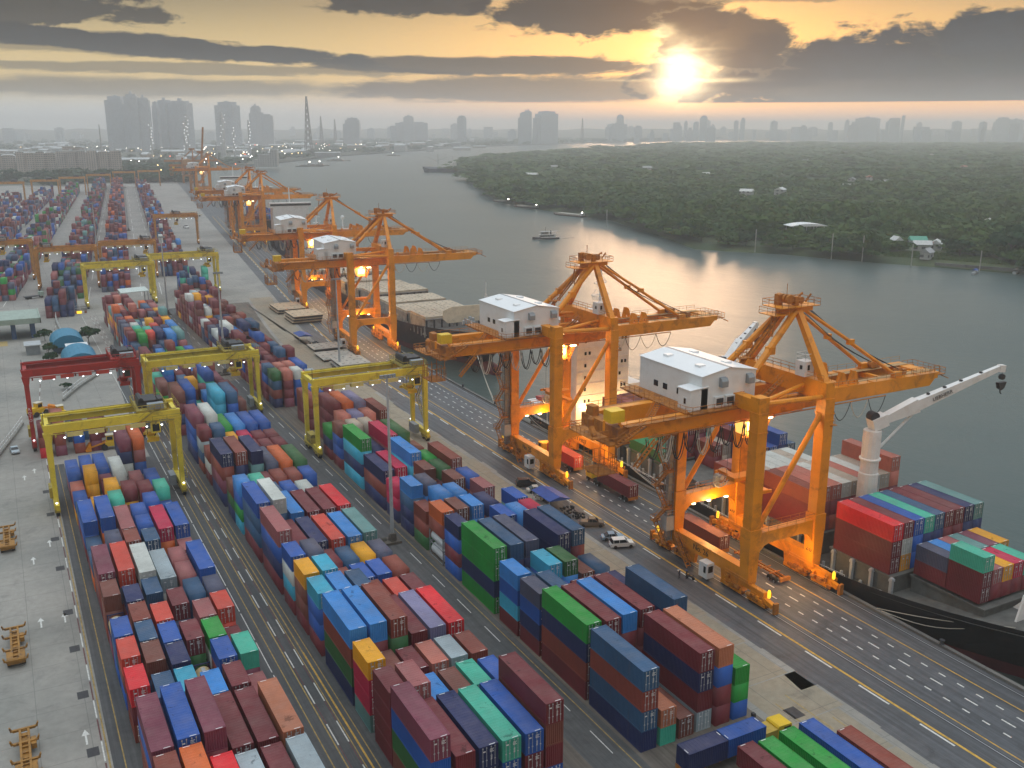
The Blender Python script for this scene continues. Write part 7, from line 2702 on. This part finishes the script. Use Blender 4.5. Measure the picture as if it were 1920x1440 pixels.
for i in range(1500):
    p = pr.uniform(-30, 1250)
    dd = pr.uniform(1750, 6800) if i > 350 else pr.uniform(1500, 2300)
    if p > 440:
        dd = pr.uniform(2150 + (p - 440) * 4.2, 6800)
    x, y = bearing(p, dd)
    if y < 6000 and inside(isl, x, y) or not inside(land, x, y) or (x < quay_x(min(y, 1500)) + 20 and y < 1500):
        continue
    pts.append((x, y, 5, pr.uniform(9, 24), pr.uniform(5, 11), 2))
for i in range(700):
    p = pr.uniform(600, 1920)
    x, y = bearing(p, pr.uniform(4600, 7800))
    if inside(land, x, y):
        pts.append((x, y, 6, pr.uniform(20, 46), pr.uniform(7, 14), 2))
for i in range(260):      # trees lining the far bank
    q = pr.uniform(0, 1) ** .7
    k_ = pr.randint(44, len(shore) - 3)
    (xa, ya), (xb, yb_) = shore[k_], shore[k_ + 1]
    x, y = xa + (xb - xa) * q - pr.uniform(10, 90), ya + (yb_ - ya) * q + pr.uniform(15, 90)
    pts.append((x, y, 6, pr.uniform(9, 20), pr.uniform(6, 10), 2))
scatter('city_trees', pts, [M_LEAFD])

# single trees: along the island bank, by the sheds and the apartments
CR = []
for s in range(5):
    q = crown(420, 50 + s, 8, .15)
    V = q.reshape(-1, 3)
    CR.append([np_mesh('tree_crown', V, np.arange(len(V)).reshape(-1, 4), [m_]) for m_ in (M_LEAF, M_LEAFD)])


def trunk_mesh(seed):
    g = random.Random(seed)
    b = MB()
    b.tube((0, 0, -.02), (.02, .03, .35), .055, 6, r1=.035)
    for i in range(5):
        a = i * 1.26 + g.uniform(-.3, .3)
        b.tube((.02, .03, .3 + i * .02), (.42 * math.cos(a), .42 * math.sin(a), .62 + g.uniform(-.05, .15)), .024, 5, r1=.008)
    return b.mesh('tree_trunk', M_BARK)


TK = [trunk_mesh(s) for s in range(3)]


def tree(x, y, z, h, r_, dark, lab, group, name='tree'):
    t = empty(name, (x, y, z), pr.uniform(0, 6), lab, 'tree', group)
    o = bpy.data.objects.new('trunk', pr.choice(TK))
    COL.objects.link(o); o.parent = t; o.scale = (r_, r_, h)
    o = bpy.data.objects.new('crown', pr.choice(CR)[1 if dark else 0])
    COL.objects.link(o); o.parent = t
    o.location = (0, 0, h * .58); o.scale = (r_, r_, h * .5)


bank = [(800, 1640), (600, 1215), (520, 1000), (506, 930), (503, 850), (500, 735), (478, 668), (457, 600), (436, 535), (446, 514), (466, 486), (476, 458), (490, 424)]
spots = []
for (xa, ya), (xb, yb_) in zip(bank, bank[1:]):
    L = math.hypot(xb - xa, yb_ - ya)
    n = max(1, int(L / (26 if ya > 900 else 15)))
    for i in range(n):
        q = (i + pr.random() * .7) / n
        spots.append((xa + (xb - xa) * q + pr.uniform(2, 9), ya + (yb_ - ya) * q + pr.uniform(-3, 3)))
for i, (x, y) in enumerate(spots):
    h = pr.uniform(9, 15)
    tree(x, y, -1.6, h, h * pr.uniform(.5, .72), i % 3 == 0, 'broad tree in the close rank hanging over the water along the island bank', 'trees along the island bank')
for i, (x, y, h, r_, dark, lab) in enumerate(((545, 374, 23, 17, 1, 'big dark rounded tree at the clearing on the island bank'), (566, 352, 18, 13, 1, 'dark rounded tree behind the small boats at the edge of the photo'), (530, 398, 12, 9, 1, 'dark tree at the clearing, beside the big rounded one'),
                                              (488, 545, 15, 14, 0, 'spreading olive-green tree just before the boathouse'), (552, 590, 16, 14, 0, 'spreading green tree behind the boathouse'), (590, 500, 13, 10, 1, 'dark tree riverward of the teal-roofed house'), (572, 450, 11, 9, 0, 'light green tree in the clearing'))):
    tree(x, y, -1.5, h, r_, dark, lab, 'large trees near the clearing')
for i, (x, y, h, r_, lab) in enumerate(((12.2, 352, 4.2, 2.4, 'dark shrub along the wall beside the teal sheds, nearest of three'), (11.2, 365, 4.4, 2.6, 'dark shrub along the wall beside the teal sheds, middle of three'), (11.4, 392, 5, 2.4, 'dark shrub along the wall beyond the teal sheds'), (25.4, 378, 6.5, 3.4, 'round dark tree squeezed behind the teal shed'), (13.5, 313, 2.2, 1.6, 'small shrub against the white railing seen through the red gantry'))):
    tree(x, y, 0, h, r_, 1, lab.replace('nearest of three', 'first of three'), 'shrubs by the teal sheds', 'shrub')
for i in range(26):
    p = (130, 150, 165, 180, 200, 214, 60, 40, 228, 240, 246, 250, 20, 5, 270, 300, 282, 262, 254, 236, 110, 96, 80, 310, 320, 225)[i]
    x, y = bearing(p, 1560 + (i * 37) % 90)
    h = pr.uniform(11, 19)
    tree(x, y, 0, h, h * .62, 1, 'dark tree in the belt between the far gantries and the apartments', 'tree belt behind the yard')
for i in range(9):
    pass

# grass of the island clearing
g = np.random.RandomState(8)
n = 5200
a = g.uniform(0, 6.28, n); r_ = np.sqrt(g.uniform(0, 1, n))
px_, py_ = 512 + 29 * r_ * np.cos(a), 395 + 38 * r_ * np.sin(a)
ok = np.array([inside(inner, x, y) for x, y in zip(px_, py_)])
px_, py_ = px_[ok], py_[ok]
n = len(px_)
th_ = g.uniform(0, 6.28, n); hh = g.uniform(.5, 1.4, n); w = .8
V = np.zeros((n, 4, 3))
V[:, 0] = np.stack([px_ - w * np.cos(th_), py_ - w * np.sin(th_), np.full(n, -1.45)], 1)
V[:, 1] = np.stack([px_ + w * np.cos(th_), py_ + w * np.sin(th_), np.full(n, -1.45)], 1)
V[:, 2] = V[:, 1] + np.stack([np.full(n, .3), np.full(n, .2), hh], 1)
V[:, 3] = V[:, 0] + np.stack([np.full(n, .2), np.full(n, -.2), hh], 1)
o = bpy.data.objects.new('grass', np_mesh('grass', V.reshape(-1, 3), np.arange(n * 4).reshape(-1, 4), [leaf_material('bank_grass', (.07, .12, .03), (.10, .15, .04), (.13, .17, .06))]))
COL.objects.link(o)
o['kind'] = 'stuff'

# ------------------------------------------------------------ the air
hm = bpy.data.materials.new('haze_air')
hm.use_nodes = True
k = NT(hm.node_tree)
k.n.remove(k.n['Principled BSDF'])
v = k.node('ShaderNodeVolumePrincipled')
v.inputs['Color'].default_value = (.93, .97, 1.0, 1)
v.inputs['Density'].default_value = 2.15e-4
v.inputs['Anisotropy'].default_value = .35
k.l.new(v.outputs[0], k.n['Material Output'].inputs['Volume'])
b = MB().box(-9050, 15850, -450, 15850, -8, 205)
hz = b.build('haze', hm)
hz['kind'] = 'stuff'
